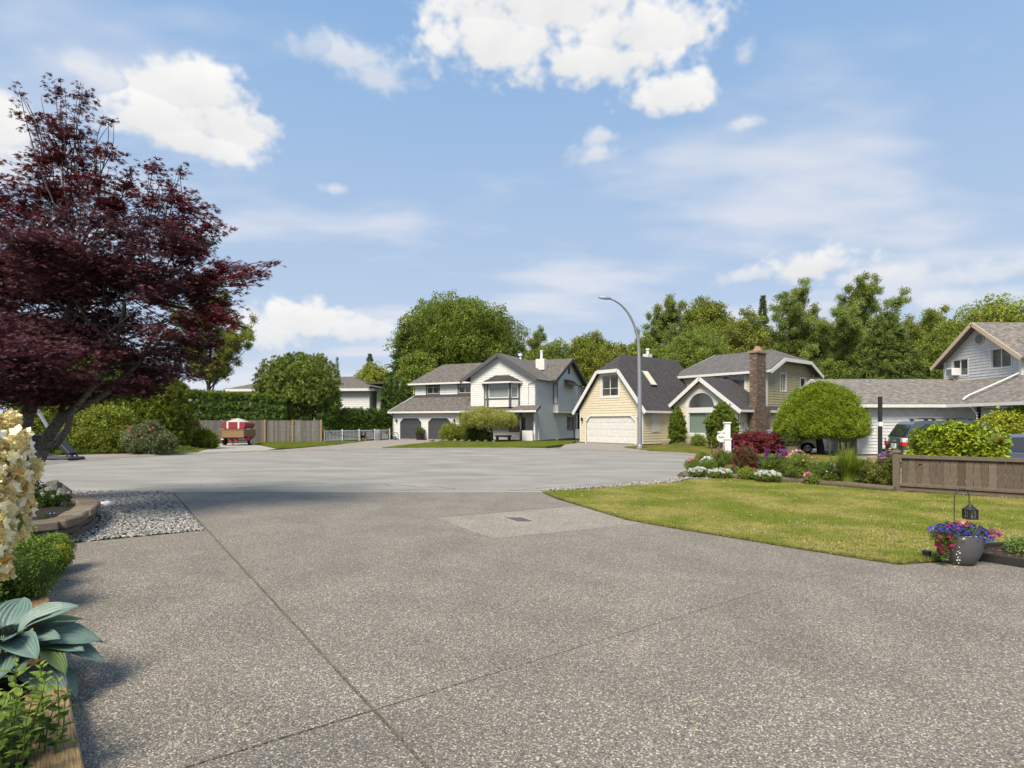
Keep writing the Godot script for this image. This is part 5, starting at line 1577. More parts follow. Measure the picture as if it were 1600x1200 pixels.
# ---------------------------------------------------------------- things along the street
func wheel(parent: Node, c: Vector3, axis: Vector3, r: float, w: float, rim: Material) -> void:
	var t := Transform3D(Basis(Quaternion(Vector3.UP, axis.normalized())), c)
	var b := MB.new()
	b.lathe(pv([r * 0.62, -w * 0.5, r * 0.92, -w * 0.5, r, -w * 0.3, r, w * 0.3, r * 0.92, w * 0.5, r * 0.62, w * 0.5]), t, 24)
	var o := obj("wheel", b, M.rubber, parent)
	b = MB.new()
	b.lathe(pv([0.0, w * 0.2, r * 0.52, w * 0.2, r * 0.55, w * 0.46, r * 0.64, w * 0.46, r * 0.64, w * 0.2]), t, 24)
	for k in 5:
		var a := TAU * k / 5.0
		var d := Vector3(cos(a), 0, sin(a))
		b.bar(t * (d * r * 0.08 + Vector3.UP * w * 0.36), t * (d * r * 0.58 + Vector3.UP * w * 0.36), r * 0.16, r * 0.08)
	obj("rim", b, rim, o)

# side outline in x (forward) and y, given a width that narrows above the belt line
func car_shell(poly: PackedVector2Array, half: float, belt: float, roof_in: float, top: float) -> MB:
	var b := MB.new()
	var p := poly
	if Geometry2D.is_polygon_clockwise(p): p = MB.rev(p)
	var hw := func(y: float) -> float:
		if y > belt: return half - roof_in * pow((y - belt) / (top - belt), 1.3)
		return half - 0.05 * pow(clampf((belt - 0.25 - y) / belt, 0, 1), 1.0)
	for band in [[0.0, belt - 0.25], [belt - 0.25, belt], [belt, lerpf(belt, top, 0.6)], [lerpf(belt, top, 0.6), top + 0.1]]:
		for q in Geometry2D.intersect_polygons(p, rect(-3, band[0], 9, band[1])):
			if Geometry2D.is_polygon_clockwise(q): q = MB.rev(q)
			var idx := Geometry2D.triangulate_polygon(q)
			for i in range(0, idx.size(), 3):
				var a := q[idx[i]]; var c := q[idx[i + 1]]; var d := q[idx[i + 2]]
				if (c - a).cross(d - a) < 0: var w := c; c = d; d = w
				b.tri(Vector3(a.x, a.y, hw.call(a.y)), Vector3(c.x, c.y, hw.call(c.y)), Vector3(d.x, d.y, hw.call(d.y)))
				b.tri(Vector3(a.x, a.y, -hw.call(a.y)), Vector3(d.x, d.y, -hw.call(d.y)), Vector3(c.x, c.y, -hw.call(c.y)))
	for i in p.size():
		var a := p[i]; var c := p[(i + 1) % p.size()]
		var ha: float = hw.call(a.y); var hc: float = hw.call(c.y)
		b.quad(Vector3(a.x, a.y, ha), Vector3(a.x, a.y, -ha), Vector3(c.x, c.y, -hc), Vector3(c.x, c.y, hc))
	return b

func side_glass(parent: Node, poly: PackedVector2Array, half: float, belt: float, roof_in: float, top: float) -> void:
	for s in [-1.0, 1.0]:
		var b := MB.new()
		var idx := Geometry2D.triangulate_polygon(poly)
		var pt := func(q: Vector2) -> Vector3: return Vector3(q.x, q.y, s * (half + 0.006 - roof_in * pow(maxf(q.y - belt, 0) / (top - belt), 1.3) + 0.004))
		for i in range(0, idx.size(), 3): b.tri(pt.call(poly[idx[i]]), pt.call(poly[idx[i + 1]]), pt.call(poly[idx[i + 2]]))
		obj("side_window", b, M.car_glass, parent)

func car(called: String, label: String, p: Vector3, turn: float, paint: Material, suv: bool, low := 1.0) -> void:
	var t := thing(called, label, "car", p, turn)
	t.scale.y = low
	var half := 0.86 if suv else 0.84
	var belt := 1.08 if suv else 0.92
	var top := 1.72 if suv else 1.42
	var rin := 0.16 if suv else 0.2
	var body := pv([0.08, 0.4, 0.0, 0.52, 0.0, 0.78, 0.04, 1.02, 0.1, 1.1, 0.36, 1.58, 0.48, 1.68, 0.75, 1.72, 2.4, 1.72, 2.62, 1.68, 3.35, 1.1, 4.3, 1.0, 4.52, 0.9, 4.58, 0.7, 4.56, 0.42, 4.1, 0.38, 3.98, 0.68, 3.75, 0.8, 3.5, 0.8, 3.27, 0.68, 3.16, 0.38, 1.34, 0.38, 1.22, 0.68, 1.0, 0.8, 0.74, 0.8, 0.52, 0.68, 0.42, 0.38]) if suv else pv([0.06, 0.35, 0.0, 0.5, 0.02, 0.78, 0.12, 0.9, 0.35, 1.25, 0.6, 1.38, 1.0, 1.42, 2.0, 1.42, 2.3, 1.36, 2.95, 0.94, 3.8, 0.84, 4.1, 0.72, 4.15, 0.5, 4.1, 0.3, 3.75, 0.28, 3.65, 0.52, 3.45, 0.64, 3.2, 0.64, 3.0, 0.52, 2.9, 0.28, 1.1, 0.28, 1.0, 0.52, 0.8, 0.64, 0.56, 0.64, 0.36, 0.52, 0.26, 0.28])
	obj("body", car_shell(body, half, belt, rin, top), paint, t)
	var r := 0.36 if suv else 0.3
	for x in ([0.87, 3.63] if suv else [0.68, 3.32]):
		for s in [-1.0, 1.0]: wheel(t, Vector3(x, r, s * (half - 0.11)), Vector3(0, 0, s), r, 0.22, M.alloy)
	if suv:
		side_glass(t, pv([0.55, 1.14, 1.15, 1.12, 1.15, 1.6, 0.78, 1.6, 0.55, 1.42]), half, belt, rin, top)
		side_glass(t, pv([1.24, 1.12, 2.08, 1.12, 2.08, 1.6, 1.24, 1.6]), half, belt, rin, top)
		side_glass(t, pv([2.17, 1.12, 3.15, 1.12, 2.6, 1.6, 2.17, 1.6]), half, belt, rin, top)
		var b := MB.new(); b.quad(V(0.09, 1.14, -0.68), V(0.09, 1.14, 0.68), V(0.335, 1.57, 0.6), V(0.335, 1.57, -0.6)); obj("rear_window", b, M.car_glass, t)
		b = MB.new(); b.quad(V(3.32, 1.14, 0.74), V(3.32, 1.14, -0.74), V(2.66, 1.65, -0.62), V(2.66, 1.65, 0.62)); obj("windscreen", b, M.car_glass, t)
		for s in [-1.0, 1.0]:
			b = MB.new(); b.bx(V(-0.03, 0.76, s * 0.66), V(0.14, 0.9, s * 0.872), 0.01); var tl := obj("tail_light", b, M.red_lens, t)
			b = MB.new(); b.bx(V(-0.025, 0.905, s * 0.66), V(0.15, 1.06, s * 0.87), 0.01); obj("reverse_lens", b, M.clear_lens, tl)
			b = MB.new(); b.bar(V(0.75, 1.79, s * 0.6), V(2.4, 1.79, s * 0.6), 0.04, 0.03)
			for x in [0.85, 1.6, 2.3]: b.bx(V(x - 0.06, 1.7, s * 0.6 - 0.025), V(x + 0.06, 1.79, s * 0.6 + 0.025))
			obj("roof_rail", b, M.black_metal, t)
		for x in [1.1, 2.1]:
			b = MB.new(); b.bar(V(x, 1.81, -0.6), V(x, 1.81, 0.6), 0.05, 0.025); obj("cross_bar", b, M.black_metal, t)
		b = MB.new(); b.bx(V(-0.14, 0.42, -0.84), V(0.06, 0.6, 0.84), 0.04); obj("bumper", b, M.rubber, t)
		b = MB.new(); b.bx(V(-0.028, 0.68, -0.2), V(0.0, 0.84, 0.2)); obj("number_plate", b, M.white_paint, t)
		b = MB.new(); b.bx(V(-0.02, 0.9, -0.14), V(0.02, 0.97, 0.14), 0.01); obj("handle", b, M.grey_plastic, t)
		b = MB.new(); b.pipe(V(0.06, 1.14, 0.1), V(0.2, 1.36, -0.35), 0.012, 5); obj("wiper", b, M.black_metal, t)
		b = MB.new(); b.bx(V(-0.0, 0.36, -0.82), V(4.5, 0.46, 0.82)); obj("underbody", b, M.rubber, t)
		b = MB.new(); b.bx(V(2.75, 1.1, 0.86), V(2.9, 1.26, 1.04), 0.03); b.bx(V(2.75, 1.1, -1.04), V(2.9, 1.26, -0.86), 0.03); obj("mirror", b, paint, t)
	else:
		side_glass(t, pv([0.5, 0.96, 1.45, 0.95, 1.45, 1.33, 0.8, 1.32]), half, belt, rin, top)
		side_glass(t, pv([1.53, 0.95, 2.8, 0.95, 2.2, 1.32, 1.53, 1.33]), half, belt, rin, top)
		var b := MB.new(); b.quad(V(0.13, 0.94, -0.66), V(0.13, 0.94, 0.66), V(0.46, 1.31, 0.56), V(0.46, 1.31, -0.56)); obj("rear_window", b, M.car_glass, t)
		b = MB.new(); b.quad(V(2.92, 0.98, 0.7), V(2.92, 0.98, -0.7), V(2.32, 1.36, -0.58), V(2.32, 1.36, 0.58)); obj("windscreen", b, M.car_glass, t)
		for s in [-1.0, 1.0]:
			b = MB.new(); b.bx(V(-0.02, 0.62, s * 0.55), V(0.1, 0.8, s * 0.845), 0.01); obj("tail_light", b, M.red_lens, t)
		b = MB.new(); b.bx(V(-0.06, 0.3, -0.8), V(0.06, 0.48, 0.8), 0.03); obj("bumper", b, M.rubber, t)
		b = MB.new(); b.bx(V(-0.01, 0.26, -0.8), V(4.1, 0.36, 0.8)); obj("underbody", b, M.rubber, t)

func build_street() -> void:
	street_lamp()
	trailer()
	back_fences()
	left_garden()
	yellow_garden()
	car("parked_suv", "dark teal off-road car with roof rack beside the grey house", V(14.9, 0.045, -22.2), -0.243, M.teal_paint, true)
	car("parked_car", "blue grey car partly hidden behind the weathered fence on the right", V(13.0, 0.0, -15.6), -1.035, M.blue_paint, false)
	car("parked_car", "silver car with spoked wheel parked under the rounded topiary tree", V(16.3, 0.085, -30.9), PI, M.silver_paint, false, 0.86)
	white_garden()

func street_lamp() -> void:
	var t := thing("street_lamp", "tall grey street lamp with curved arm on the yellow house lawn", "street lamp", V(7.95, 0.07, -35.4))
	var b := MB.new()
	b.lathe(pv([0.0, 0.0, 0.24, 0.0, 0.24, 0.03, 0.19, 0.04, 0.17, 0.25, 0.14, 0.3, 0.0, 0.3]), fr(V(0, 0, 0)), 12)
	obj("base", b, M.galvanised, t)
	var pts := PackedVector3Array([V(0, 0.25, 0), V(0, 2, 0), V(-0.01, 4, 0), V(-0.05, 6, 0)])
	var rs := PackedFloat32Array([0.155, 0.14, 0.12, 0.105])
	for k in range(1, 13):
		var a := k / 12.0 * PI * 0.46
		pts.append(V(-0.05 - (1 - cos(a)) * 2.2, 6.0 + sin(a) * 3.25, (1 - cos(a)) * 0.55)); rs.append(lerpf(0.1, 0.045, k / 12.0))
	b = MB.new(); b.tube(pts, rs, 12); obj("pole", b, M.galvanised, t)
	var e := pts[pts.size() - 1]
	b = MB.new(); b.lathe(pv([0.0, -0.42, 0.1, -0.36, 0.15, -0.1, 0.13, 0.2, 0.06, 0.38, 0.0, 0.4]), Transform3D(Basis(V(0, 0, 1), PI * 0.47) * Basis.from_scale(V(0.6, 1, 1)), e + V(-0.3, 0.02, 0.06)), 12); obj("lamp_head", b, M.galvanised, t)


func trailer() -> void:
	var t := thing("utility_trailer", "small trailer with plywood tailgate carrying a red load under grey tarp", "trailer", V(-19.75, 0.06, -40.2), 0.06)
	t.scale = Vector3.ONE * 0.9
	var b := MB.new(); b.bx(V(-0.78, 0.55, -2.4), V(0.78, 0.66, 0.0), 0.02); b.bx(V(-1.05, 0.36, -1.0), V(1.05, 0.44, -0.86)); obj("chassis", b, M.black_metal, t)
	b = MB.new(); b.bx(V(-0.82, 0.7, -0.03), V(0.82, 1.22, 0.02)); var g := obj("tailgate", b, M.plywood, t)
	b = MB.new()
	for q in [[-0.84, 0.64, 0.84, 0.7], [-0.84, 1.22, 0.84, 1.28], [-0.88, 0.64, -0.82, 1.28], [0.82, 0.64, 0.88, 1.28]]: b.bx(V(q[0], q[1], -0.04), V(q[2], q[3], 0.05), 0.008)
	obj("frame", b, M.timber, g)
	for s in [-1.0, 1.0]:
		b = MB.new(); b.bx(V(s * 0.8, 0.68, -2.4), V(s * 0.86, 1.26, -0.05)); obj("side_board", b, M.plywood, t)
		wheel(t, V(s * 0.98, 0.32, -0.93), V(s, 0, 0), 0.32, 0.2, M.white_metal)
		b = MB.new(); b.bx(V(s * 0.84, 0.66, -1.3), V(s * 1.12, 0.72, -0.5), 0.02); b.bx(V(s * 0.84, 0.4, -0.52), V(s * 1.12, 0.72, -0.48), 0.01); obj("mudguard", b, M.red_vinyl, t)
		b = MB.new(); b.bx(V(s * 0.86, 0.45, -0.4), V(s * 1.1, 0.56, -0.36)); obj("tail_light", b, M.red_lens if s > 0 else M.white_metal, t)
	b = MB.new(); b.bar(V(-1.18, 1.3, -0.3), V(1.18, 1.3, -0.3), 0.06, 0.05); obj("cross_bar", b, M.galvanised, t)
	for x in [-0.22, 0.22]:
		b = MB.new(); b.lathe(pv([0.0, 0.0, 0.12, 0.02, 0.13, 0.24, 0.09, 0.3, 0.0, 0.31]), fr(V(x, 0.28, -0.2)), 12); obj("red_can", b, M.red_lens, t)
	b = MB.new(); b.pipe(V(0, 0.02, -0.1), V(0, 0.6, -0.1), 0.04); obj("stand", b, M.black_metal, t)
	# the load
	var l := thing("boat_seat", "rounded dark red load with two white straps on the trailer", "cargo", V(-19.75, 1.25, -40.3), 0.06)
	l.scale = Vector3.ONE * 0.9
	b = MB.new(); b.prism(pv([-0.86, 0.12, -0.78, 0.0, 0.78, 0.0, 0.86, 0.12, 0.92, 0.34, 0.86, 0.46, 0.7, 0.52, -0.7, 0.52, -0.86, 0.46, -0.92, 0.34]), Transform3D(Basis(), V(0, 0, 0.02)), 2.0); obj("hull", b, M.red_vinyl, l)
	for x in [-0.42, 0.42]:
		b = MB.new(); b.bx(V(x - 0.06, 0.02, 0.02), V(x + 0.06, 0.53, 0.04)); b.bx(V(x - 0.06, 0.52, -1.9), V(x + 0.06, 0.54, 0.04)); obj("strap", b, M.white_paint, l)
	b = MB.new(); b.lathe(pv([0.82, 0.53, 0.78, 0.58, 0.4, 0.72, 0.12, 0.82, 0.0, 0.84]), Transform3D(Basis(), V(0, 0, -0.9)), 14, 1.1); obj("tarp", b, M.tarp, l)
	solid(l, "box", V(-0.78, 0.56, -1.8), V(-0.4, 0.82, -1.4), M.plywood, 0.01)

func back_fences() -> void:
	var f := thing("board_fence", "weathered grey board fence with pale posts behind the trailer", "fence", Vector3.ZERO)
	var pts := [V(-24.6, 0, -44.6), V(-20.3, 0, -46.8), V(-18.2, 0, -47.3), V(-15.95, 0, -47.6)]
	for k in 3:
		var p: Vector3 = pts[k]; var q: Vector3 = pts[k + 1]
		var d := (q - p).normalized(); var n := int(p.distance_to(q) / 0.15)
		for i in n:
			var c := p + d * (i + 0.5) * p.distance_to(q) / n
			var b := MB.new()
			b.box(Transform3D(Basis(d, Vector3.UP, d.cross(Vector3.UP)), c + V(0, 0.98 + rnd(-0.012, 0.012), 0) + d.cross(Vector3.UP) * rnd(-0.006, 0.006)), V(0.142, 1.76, 0.022))
			obj("board", b, M["grey_board_%d" % (rng.randi() % 3)], f)
		var rb := MB.new()
		for y in [0.35, 1.55]: rb.bar(p + V(0, y, 0) - d.cross(Vector3.UP) * 0.045, q + V(0, y, 0) - d.cross(Vector3.UP) * 0.045, 0.04, 0.09)
		obj("rail", rb, M.grey_board_1, f)
		if k > 0 or true:
			var b := MB.new(); b.bx(q + V(-0.075, 0, -0.045), q + V(0.075, 1.92, 0.11), 0.01); obj("post", b, M.cedar_post, f)
	# low white picket fence
	var w := thing("picket_fence", "low white picket fence in front of the dark hedge", "fence", Vector3.ZERO)
	var a := V(-15.8, 0, -47.9); var e := V(-11.75, 0, -54.6)
	var dd := (e - a).normalized()
	for k in 52:
		var b := MB.new()
		var c := a + dd * (k + 0.5) * a.distance_to(e) / 52
		b.box(Transform3D(Basis(dd, Vector3.UP, dd.cross(Vector3.UP)), c + V(0, 0.53, 0)), V(0.075, 0.86, 0.02)); obj("picket", b, M.white_trim, w)
	var b2 := MB.new()
	for y in [0.2, 0.97]: b2.bar(a + V(0, y, 0), e + V(0, y, 0), 0.07, 0.08)
	obj("rail", b2, M.white_trim, w)
	for k in 5:
		b2 = MB.new(); var c := a.lerp(e, k / 4.0); b2.bx(c - V(0.06, 0, 0.06), c + V(0.06, 1.08, 0.06), 0.01); obj("post", b2, M.white_trim, w)
	# hose on the fence, water barrel, bicycle wheel, small things
	b2 = MB.new()
	var hp := PackedVector3Array(); var hr := PackedFloat32Array()
	for k in 15:
		var t := k / 14.0
		hp.append(a.lerp(e, 0.05 + t * 0.62) + V(0.12, 0.75 - 0.45 * sin(t * PI * 0.5) + (0.3 if k == 0 else 0.0), 0.1)); hr.append(0.02)
	b2.tube(hp, hr, 6); tag(obj("garden_hose", b2, M.black_metal), "dark garden hose hung along the white picket fence", "hose")
	var reel := thing("hose_reel", "dark hose reel on a stand before the picket fence", "hose reel", a.lerp(e, 0.5) + V(0.5, 0.04, 0.4))
	b2 = MB.new(); b2.lathe(pv([0.1, -0.18, 0.36, -0.18, 0.36, -0.15, 0.2, -0.14, 0.2, 0.14, 0.36, 0.15, 0.36, 0.18, 0.1, 0.18]), Transform3D(Basis(V(0, 0, 1), PI / 2), V(0, 0.5, 0)), 16); obj("drum", b2, M.black_metal, reel)
	b2 = MB.new(); b2.bar(V(-0.25, 0, -0.25), V(-0.22, 0.75, 0), 0.05, 0.05); b2.bar(V(0.25, 0, -0.25), V(0.22, 0.75, 0), 0.05, 0.05); b2.bar(V(-0.25, 0, 0.25), V(-0.22, 0.75, 0), 0.05, 0.05); b2.bar(V(0.25, 0, 0.25), V(0.22, 0.75, 0), 0.05, 0.05); obj("stand", b2, M.terracotta, reel)
	b2 = MB.new(); b2.lathe(pv([0.0, 0.0, 0.3, 0.02, 0.32, 0.5, 0.3, 0.85, 0.22, 0.98, 0.0, 1.02]), fr(a.lerp(e, 0.72) + V(0.6, 0.05, 0.4)), 14); tag(obj("plastic_barrel", b2, M.grey_plastic), "blue grey plastic barrel beside the picket fence", "barrel")
	var bw := thing("bicycle", "bicycle leaning by the garage corner, seen nearly head on", "bicycle", V(-11.95, 0.06, -54.0), 1.15)
	for z in [0.0, 1.05]:
		b2 = MB.new()
		var cp := PackedVector3Array(); var cr := PackedFloat32Array()
		for k in 25:
			var ang := TAU * k / 24.0
			cp.append(V(0, 0.36 + 0.34 * cos(ang), z + 0.34 * sin(ang))); cr.append(0.03)
		b2.tube(cp, cr, 6, false); var wh := obj("wheel", b2, M.rubber, bw)
		b2 = MB.new()
		for k in 8: b2.pipe(V(0, 0.36, z), V(0, 0.36 + 0.33 * cos(k * TAU / 8), z + 0.33 * sin(k * TAU / 8)), 0.006, 4)
		obj("spokes", b2, M.alloy, wh)
	b2 = MB.new()
	for q in [[V(0, 0.36, 0), V(0, 0.95, 0.25)], [V(0, 0.95, 0.25), V(0, 0.95, 0.75)], [V(0, 0.36, 1.05), V(0, 0.95, 0.75)], [V(0, 0.38, 0.6), V(0, 0.95, 0.25)], [V(0, 0.38, 0.6), V(0, 0.95, 0.75)], [V(0, 0.38, 0.6), V(0, 0.36, 1.05)], [V(-0.28, 1.12, 0.15), V(0.28, 1.12, 0.15)], [V(0, 0.95, 0.25), V(0, 1.12, 0.17)]]: b2.pipe(q[0], q[1], 0.018, 6)
	obj("frame", b2, M.black_metal, bw)
	b2 = MB.new(); b2.bx(V(-0.07, 1.0, 0.68), V(0.07, 1.06, 0.92), 0.02); obj("saddle", b2, M.rubber, bw)
	b2 = MB.new(); b2.lathe(pv([0.0, 0.0, 0.16, 0.0, 0.2, 0.3, 0.17, 0.31, 0.0, 0.28]), fr(V(-11.1, 0.06, -53.9)), 12); tag(obj("bucket", b2, M.teal_plastic), "small teal bucket beside the bicycle wheel", "bucket")

func white_garden() -> void:
	# dark planter between the garage doors
	var u := V(0.896, 0, 0.444); var vv := V(0.444, 0, -0.896); var o := V(-11.46, 0.06, -55.37)
	var p := o + u * 3.4 - vv * 0.5
	var t := thing("planter_pot", "dark planter with green bush between the two dark garage doors", "planter", p)
	var b := MB.new(); b.lathe(pv([0.0, 0.0, 0.32, 0.0, 0.42, 0.55, 0.45, 0.6, 0.38, 0.6, 0.36, 0.52, 0.0, 0.52]), fr(V(0, 0, 0)), 14); obj("pot", b, M.black_metal, t)
	shrub("potted_bush", "leafy bush growing in the dark planter between the garage doors", p + V(0, 0.52, 0), [[V(0, 0.3, 0), V(0.5, 0.4, 0.5)]], "box", "leaf", 180, 0.12, Color(0.05, 0.08, 0.015), Color(0.1, 0.13, 0.025), 0.6)
	# bushes and weeping tree before the entry
	shrub("round_bush", "rounded yellow green bush just right of the dark garage door", o + u * 7.9 - vv * 2.2, [[V(0, 0.75, 0), V(1.0, 0.85, 0.9)], [V(0.7, 0.7, 0), V(0.7, 0.65, 0.7)]], "box", "leaf", 800, 0.2, Color(0.13, 0.16, 0.015), Color(0.24, 0.25, 0.03), 0.8)
	shrub("round_bush", "darker green bush under the left side of the weeping tree", o + u * 9.8 - vv * 2.0, [[V(0, 0.75, 0), V(0.9, 0.85, 0.9)], [V(0.7, 0.6, 0.1), V(0.8, 0.65, 0.7)]], "box", "leaf", 800, 0.2, Color(0.09, 0.13, 0.015), Color(0.17, 0.2, 0.025), 0.8)
	shrub("round_bush", "low bush beneath the weeping tree canopy", o + u * 10.9 - vv * 1.9, [[V(0, 0.5, 0), V(0.9, 0.6, 0.7)]], "box", "leaf", 500, 0.17, Color(0.09, 0.13, 0.02), Color(0.15, 0.19, 0.03), 0.8)
	var w := thing("weeping_tree", "low weeping umbrella shaped tree in front of the white house entry", "tree", o + u * 11.9 - vv * 2.6)
	b = MB.new(); limb(b, V(0.3, -0.1, 0), V(0.2, 1.6, 0), 0.13, 0.1, 0.04); var lobes := []
	for k in 16:
		var a := TAU * k / 16.0; var rr := rnd(1.5, 2.2)
		lobes.append([V(cos(a) * rr, 1.75 + rnd(-0.1, 0.2), sin(a) * rr * 0.8), V(0.7, 0.62, 0.6)])
		limb(b, V(0.2, 1.5, 0), lobes[k][0], 0.05, 0.015, 0.15, 5)
	lobes.append([V(0, 2.35, 0), V(1.6, 0.55, 1.3)]); lobes.append([V(-0.6, 2.5, 0), V(1.2, 0.4, 1.0)])
	obj("trunk", b, M.bark, w)
	crown(w, "crown", "thin", "leaf", lobes, 2600, 0.26, Color(0.2, 0.22, 0.035), Color(0.36, 0.36, 0.1), 0.7)
	for k in 9:
		b = MB.new()
		var st := obj("edging_stone", F.stone[k % 4], M.rock); st.position = o + u * (6.9 + k * 0.75) - vv * (3.5 + rnd(-0.1, 0.2)) + V(0, 0.1, 0); st.scale = Vector3.ONE * rnd(0.16, 0.3)
		tag(st, "%s grey edging stone from the garage side, before the white house" % ["first", "second", "third", "fourth", "fifth", "sixth", "seventh", "eighth", "ninth"][k], "stone", "stones edging the white house bed")
	var m := on(692, 690, 0.1)
	b = MB.new(); b.lathe(pv([0.0, 0.0, 0.12, 0.02, 0.1, 0.3, 0.03, 0.5, 0.05, 0.62, 0.0, 0.72]), fr(o + u * 13.6 + vv * 4.0 + u * 1.8), 8); tag(obj("garden_ornament", b, M.grey_plastic), "small dark garden ornament by the white house side wall", "ornament")

func yellow_garden() -> void:
	var u := V(0.62, 0, 0.785); var vv := V(0.785, 0, -0.62); var o := V(5.5, 0.06, -45.8)
	var g1 := Color(0.075, 0.12, 0.012); var g2 := Color(0.15, 0.19, 0.02)
	var lb := []
	for j in 6: lb.append([V(0, 0.35 + j * 0.4, 0), V([0.5, 0.58, 0.6, 0.56, 0.45, 0.28][j], 0.42, [0.5, 0.58, 0.6, 0.56, 0.45, 0.28][j])])
	shrub("column_cedar", "narrow cedar beside the white boarded window of the yellow house", on(1058, 697), lb, "spray", "scale_leaf", 1100, 0.19, g1, g2, 0.85, "cedars before the yellow house")
	lb = []
	for j in 6: lb.append([V(0, 0.35 + j * 0.42, 0), V([0.85, 0.92, 0.95, 0.9, 0.75, 0.5][j], 0.46, [0.8, 0.9, 0.9, 0.85, 0.7, 0.45][j])])
	lb.append([V(-0.95, 1.7, 0.2), V(0.22, 0.35, 0.2)])
	shrub("column_cedar", "broad cedar hiding the right of the green blinded window", on(1129, 703), lb, "spray", "scale_leaf", 2000, 0.2, g1, g2, 0.85, "cedars before the yellow house")
	shrub("garden_bush", "loose leafy bush between the two cedars of the yellow house", on(1092, 699), [[V(0, 0.4, 0), V(0.55, 0.5, 0.5)]], "broad", "leaf", 260, 0.14, g1, g2, 0.5)
	shrub("ground_cover", "low leafy plants along the yellow house wall", on(1075, 699), [[V(-0.6, 0.12, 0), V(0.6, 0.2, 0.4)], [V(0.5, 0.12, 0), V(0.6, 0.22, 0.4)]], "broad", "leaf", 240, 0.1, Color(0.12, 0.16, 0.03), Color(0.3, 0.3, 0.15), 0.0)
	# clipped dome tree
	var t := thing("dome_topiary", "yellow green dome shaped clipped tree on a single trunk", "tree", V(15.75, 0.06, -29.0))
	var b := MB.new(); limb(b, V(0.02, -0.1, 0), V(-0.1, 1.25, 0), 0.2, 0.14, 0.03, 10)
	for k in 7:
		var a := TAU * k / 7.0
		limb(b, V(-0.08, 0.9, 0), V(cos(a) * 1.3, 1.7, sin(a) * 1.2), 0.08, 0.03, 0.1, 5)
	obj("trunk", b, M.bark, t)
	var ts := []; var cs := []
	var gb := MB.new(); gb.lathe(pv([0.0, 1.15, 1.5, 1.08, 1.92, 1.25, 1.9, 1.7, 1.7, 2.3, 1.2, 2.95, 0.6, 3.28, 0.0, 3.36]), fr(V(0, 0, 0)), 20)
	core(t, [[V(0, 1.7, 0), V(1.4, 0.4, 1.4)], [V(0, 2.1, 0), V(1.15, 0.85, 1.15)]], 1.0, Color(0.15, 0.19, 0.012))
	var prof := [Vector2(1.75, 1.02), Vector2(2.08, 1.15), Vector2(2.12, 1.5), Vector2(1.98, 2.1), Vector2(1.66, 2.7), Vector2(1.15, 3.2), Vector2(0.55, 3.46), Vector2(0.0, 3.52)]
	for k in 8500:
		var s := rng.randf() * 7.0
		if rng.randf() < 0.16: s = 0.0
		var q: Vector2 = prof[int(s)].lerp(prof[mini(int(s) + 1, 7)], s - int(s))
		var a := rnd(0, TAU)
		var dep := pow(rng.randf(), 2.0) * 0.5
		if s == 0.0: q = Vector2(1.8 * sqrt(rng.randf()), 1.02 + rnd(0, 0.2)); dep = 0.0
		var lump := 1.0 + 0.04 * sin(a * 7.0 + q.y * 5.0) + 0.02 * sin(a * 17.0 - q.y * 11.0) + rnd(-0.03, 0.035) + (rnd(0.0, 0.07) if rng.randf() < 0.06 else 0.0)
		ts.append(Transform3D(Basis(ball(), rnd(0, TAU)).scaled(Vector3.ONE * rnd(0.1, 0.2)), V(cos(a) * maxf(q.x - dep, 0.0) * lump, (q.y - dep * 0.4) * (1.0 + (lump - 1.0) * 0.5), sin(a) * maxf(q.x - dep, 0.0) * lump)))
		cs.append(tint(Color(0.125, 0.195, 0.012), Color(0.30, 0.37, 0.02), 0.25))
	many("crown", F.box[0], M.leaf_gloss, ts, cs, t)
	# low red laceleaf maple
	var r := thing("laceleaf_maple", "low spreading dark red laceleaf maple beside the white address post", "tree", V(13.1, 0.06, -30.0))
	b = MB.new(); limb(b, V(0.2, -0.1, 0), V(0.1, 0.7, 0), 0.09, 0.06, 0.06)
	var rl := []
	for k in 18:
		var a := TAU * k / 18.0; var rr := rnd(0.9, 1.35)
		rl.append([V(cos(a) * rr, 0.55 + rnd(-0.1, 0.1), sin(a) * rr), V(0.48, 0.42, 0.45)]); limb(b, V(0.1, 0.65, 0), rl[k][0], 0.03, 0.01, 0.15, 5)
	for k in 9:
		var q := V(rnd(-0.9, 0.9), 0, rnd(-0.8, 0.8))
		rl.append([q + V(0, 1.0 - 0.22 * q.length_squared(), 0), V(0.55, 0.2, 0.55)])
	obj("trunk", b, M.bark, r)
	core(r, [[V(0, 0.6, 0), V(1.0, 0.3, 0.9)]], 1.0, Color(0.13, 0.022, 0.026))
	crown(r, "crown", "maple", "leaf", rl, 2600, 0.15, Color(0.13, 0.022, 0.026), Color(0.24, 0.045, 0.04), 0.8, 0.6)
	# white address post
	var ap := thing("address_post", "white wooden address post with small round hanging sign", "sign post", V(11.15, 0.06, -29.5))
	b = MB.new(); b.bx(V(-0.16, 0, -0.16), V(0.16, 0.78, 0.16), 0.01); b.bx(V(-0.13, 0.78, -0.13), V(0.13, 1.58, 0.13), 0.01); b.bx(V(-0.17, 1.58, -0.17), V(0.17, 1.66, 0.17), 0.015); b.bx(V(-0.19, 0.74, -0.19), V(0.19, 0.82, 0.19), 0.015); obj("post", b, M.white_paint, ap)
	b = MB.new(); b.bx(V(-0.5, 1.1, -0.04), V(-0.13, 1.17, 0.04), 0.01); b.prism(pv([-0.13, 1.17, -0.3, 1.17, -0.22, 1.22, -0.13, 1.34]), Transform3D(Basis(), V(0, 0, 0.03)), 0.06); obj("bracket", b, M.white_paint, ap)
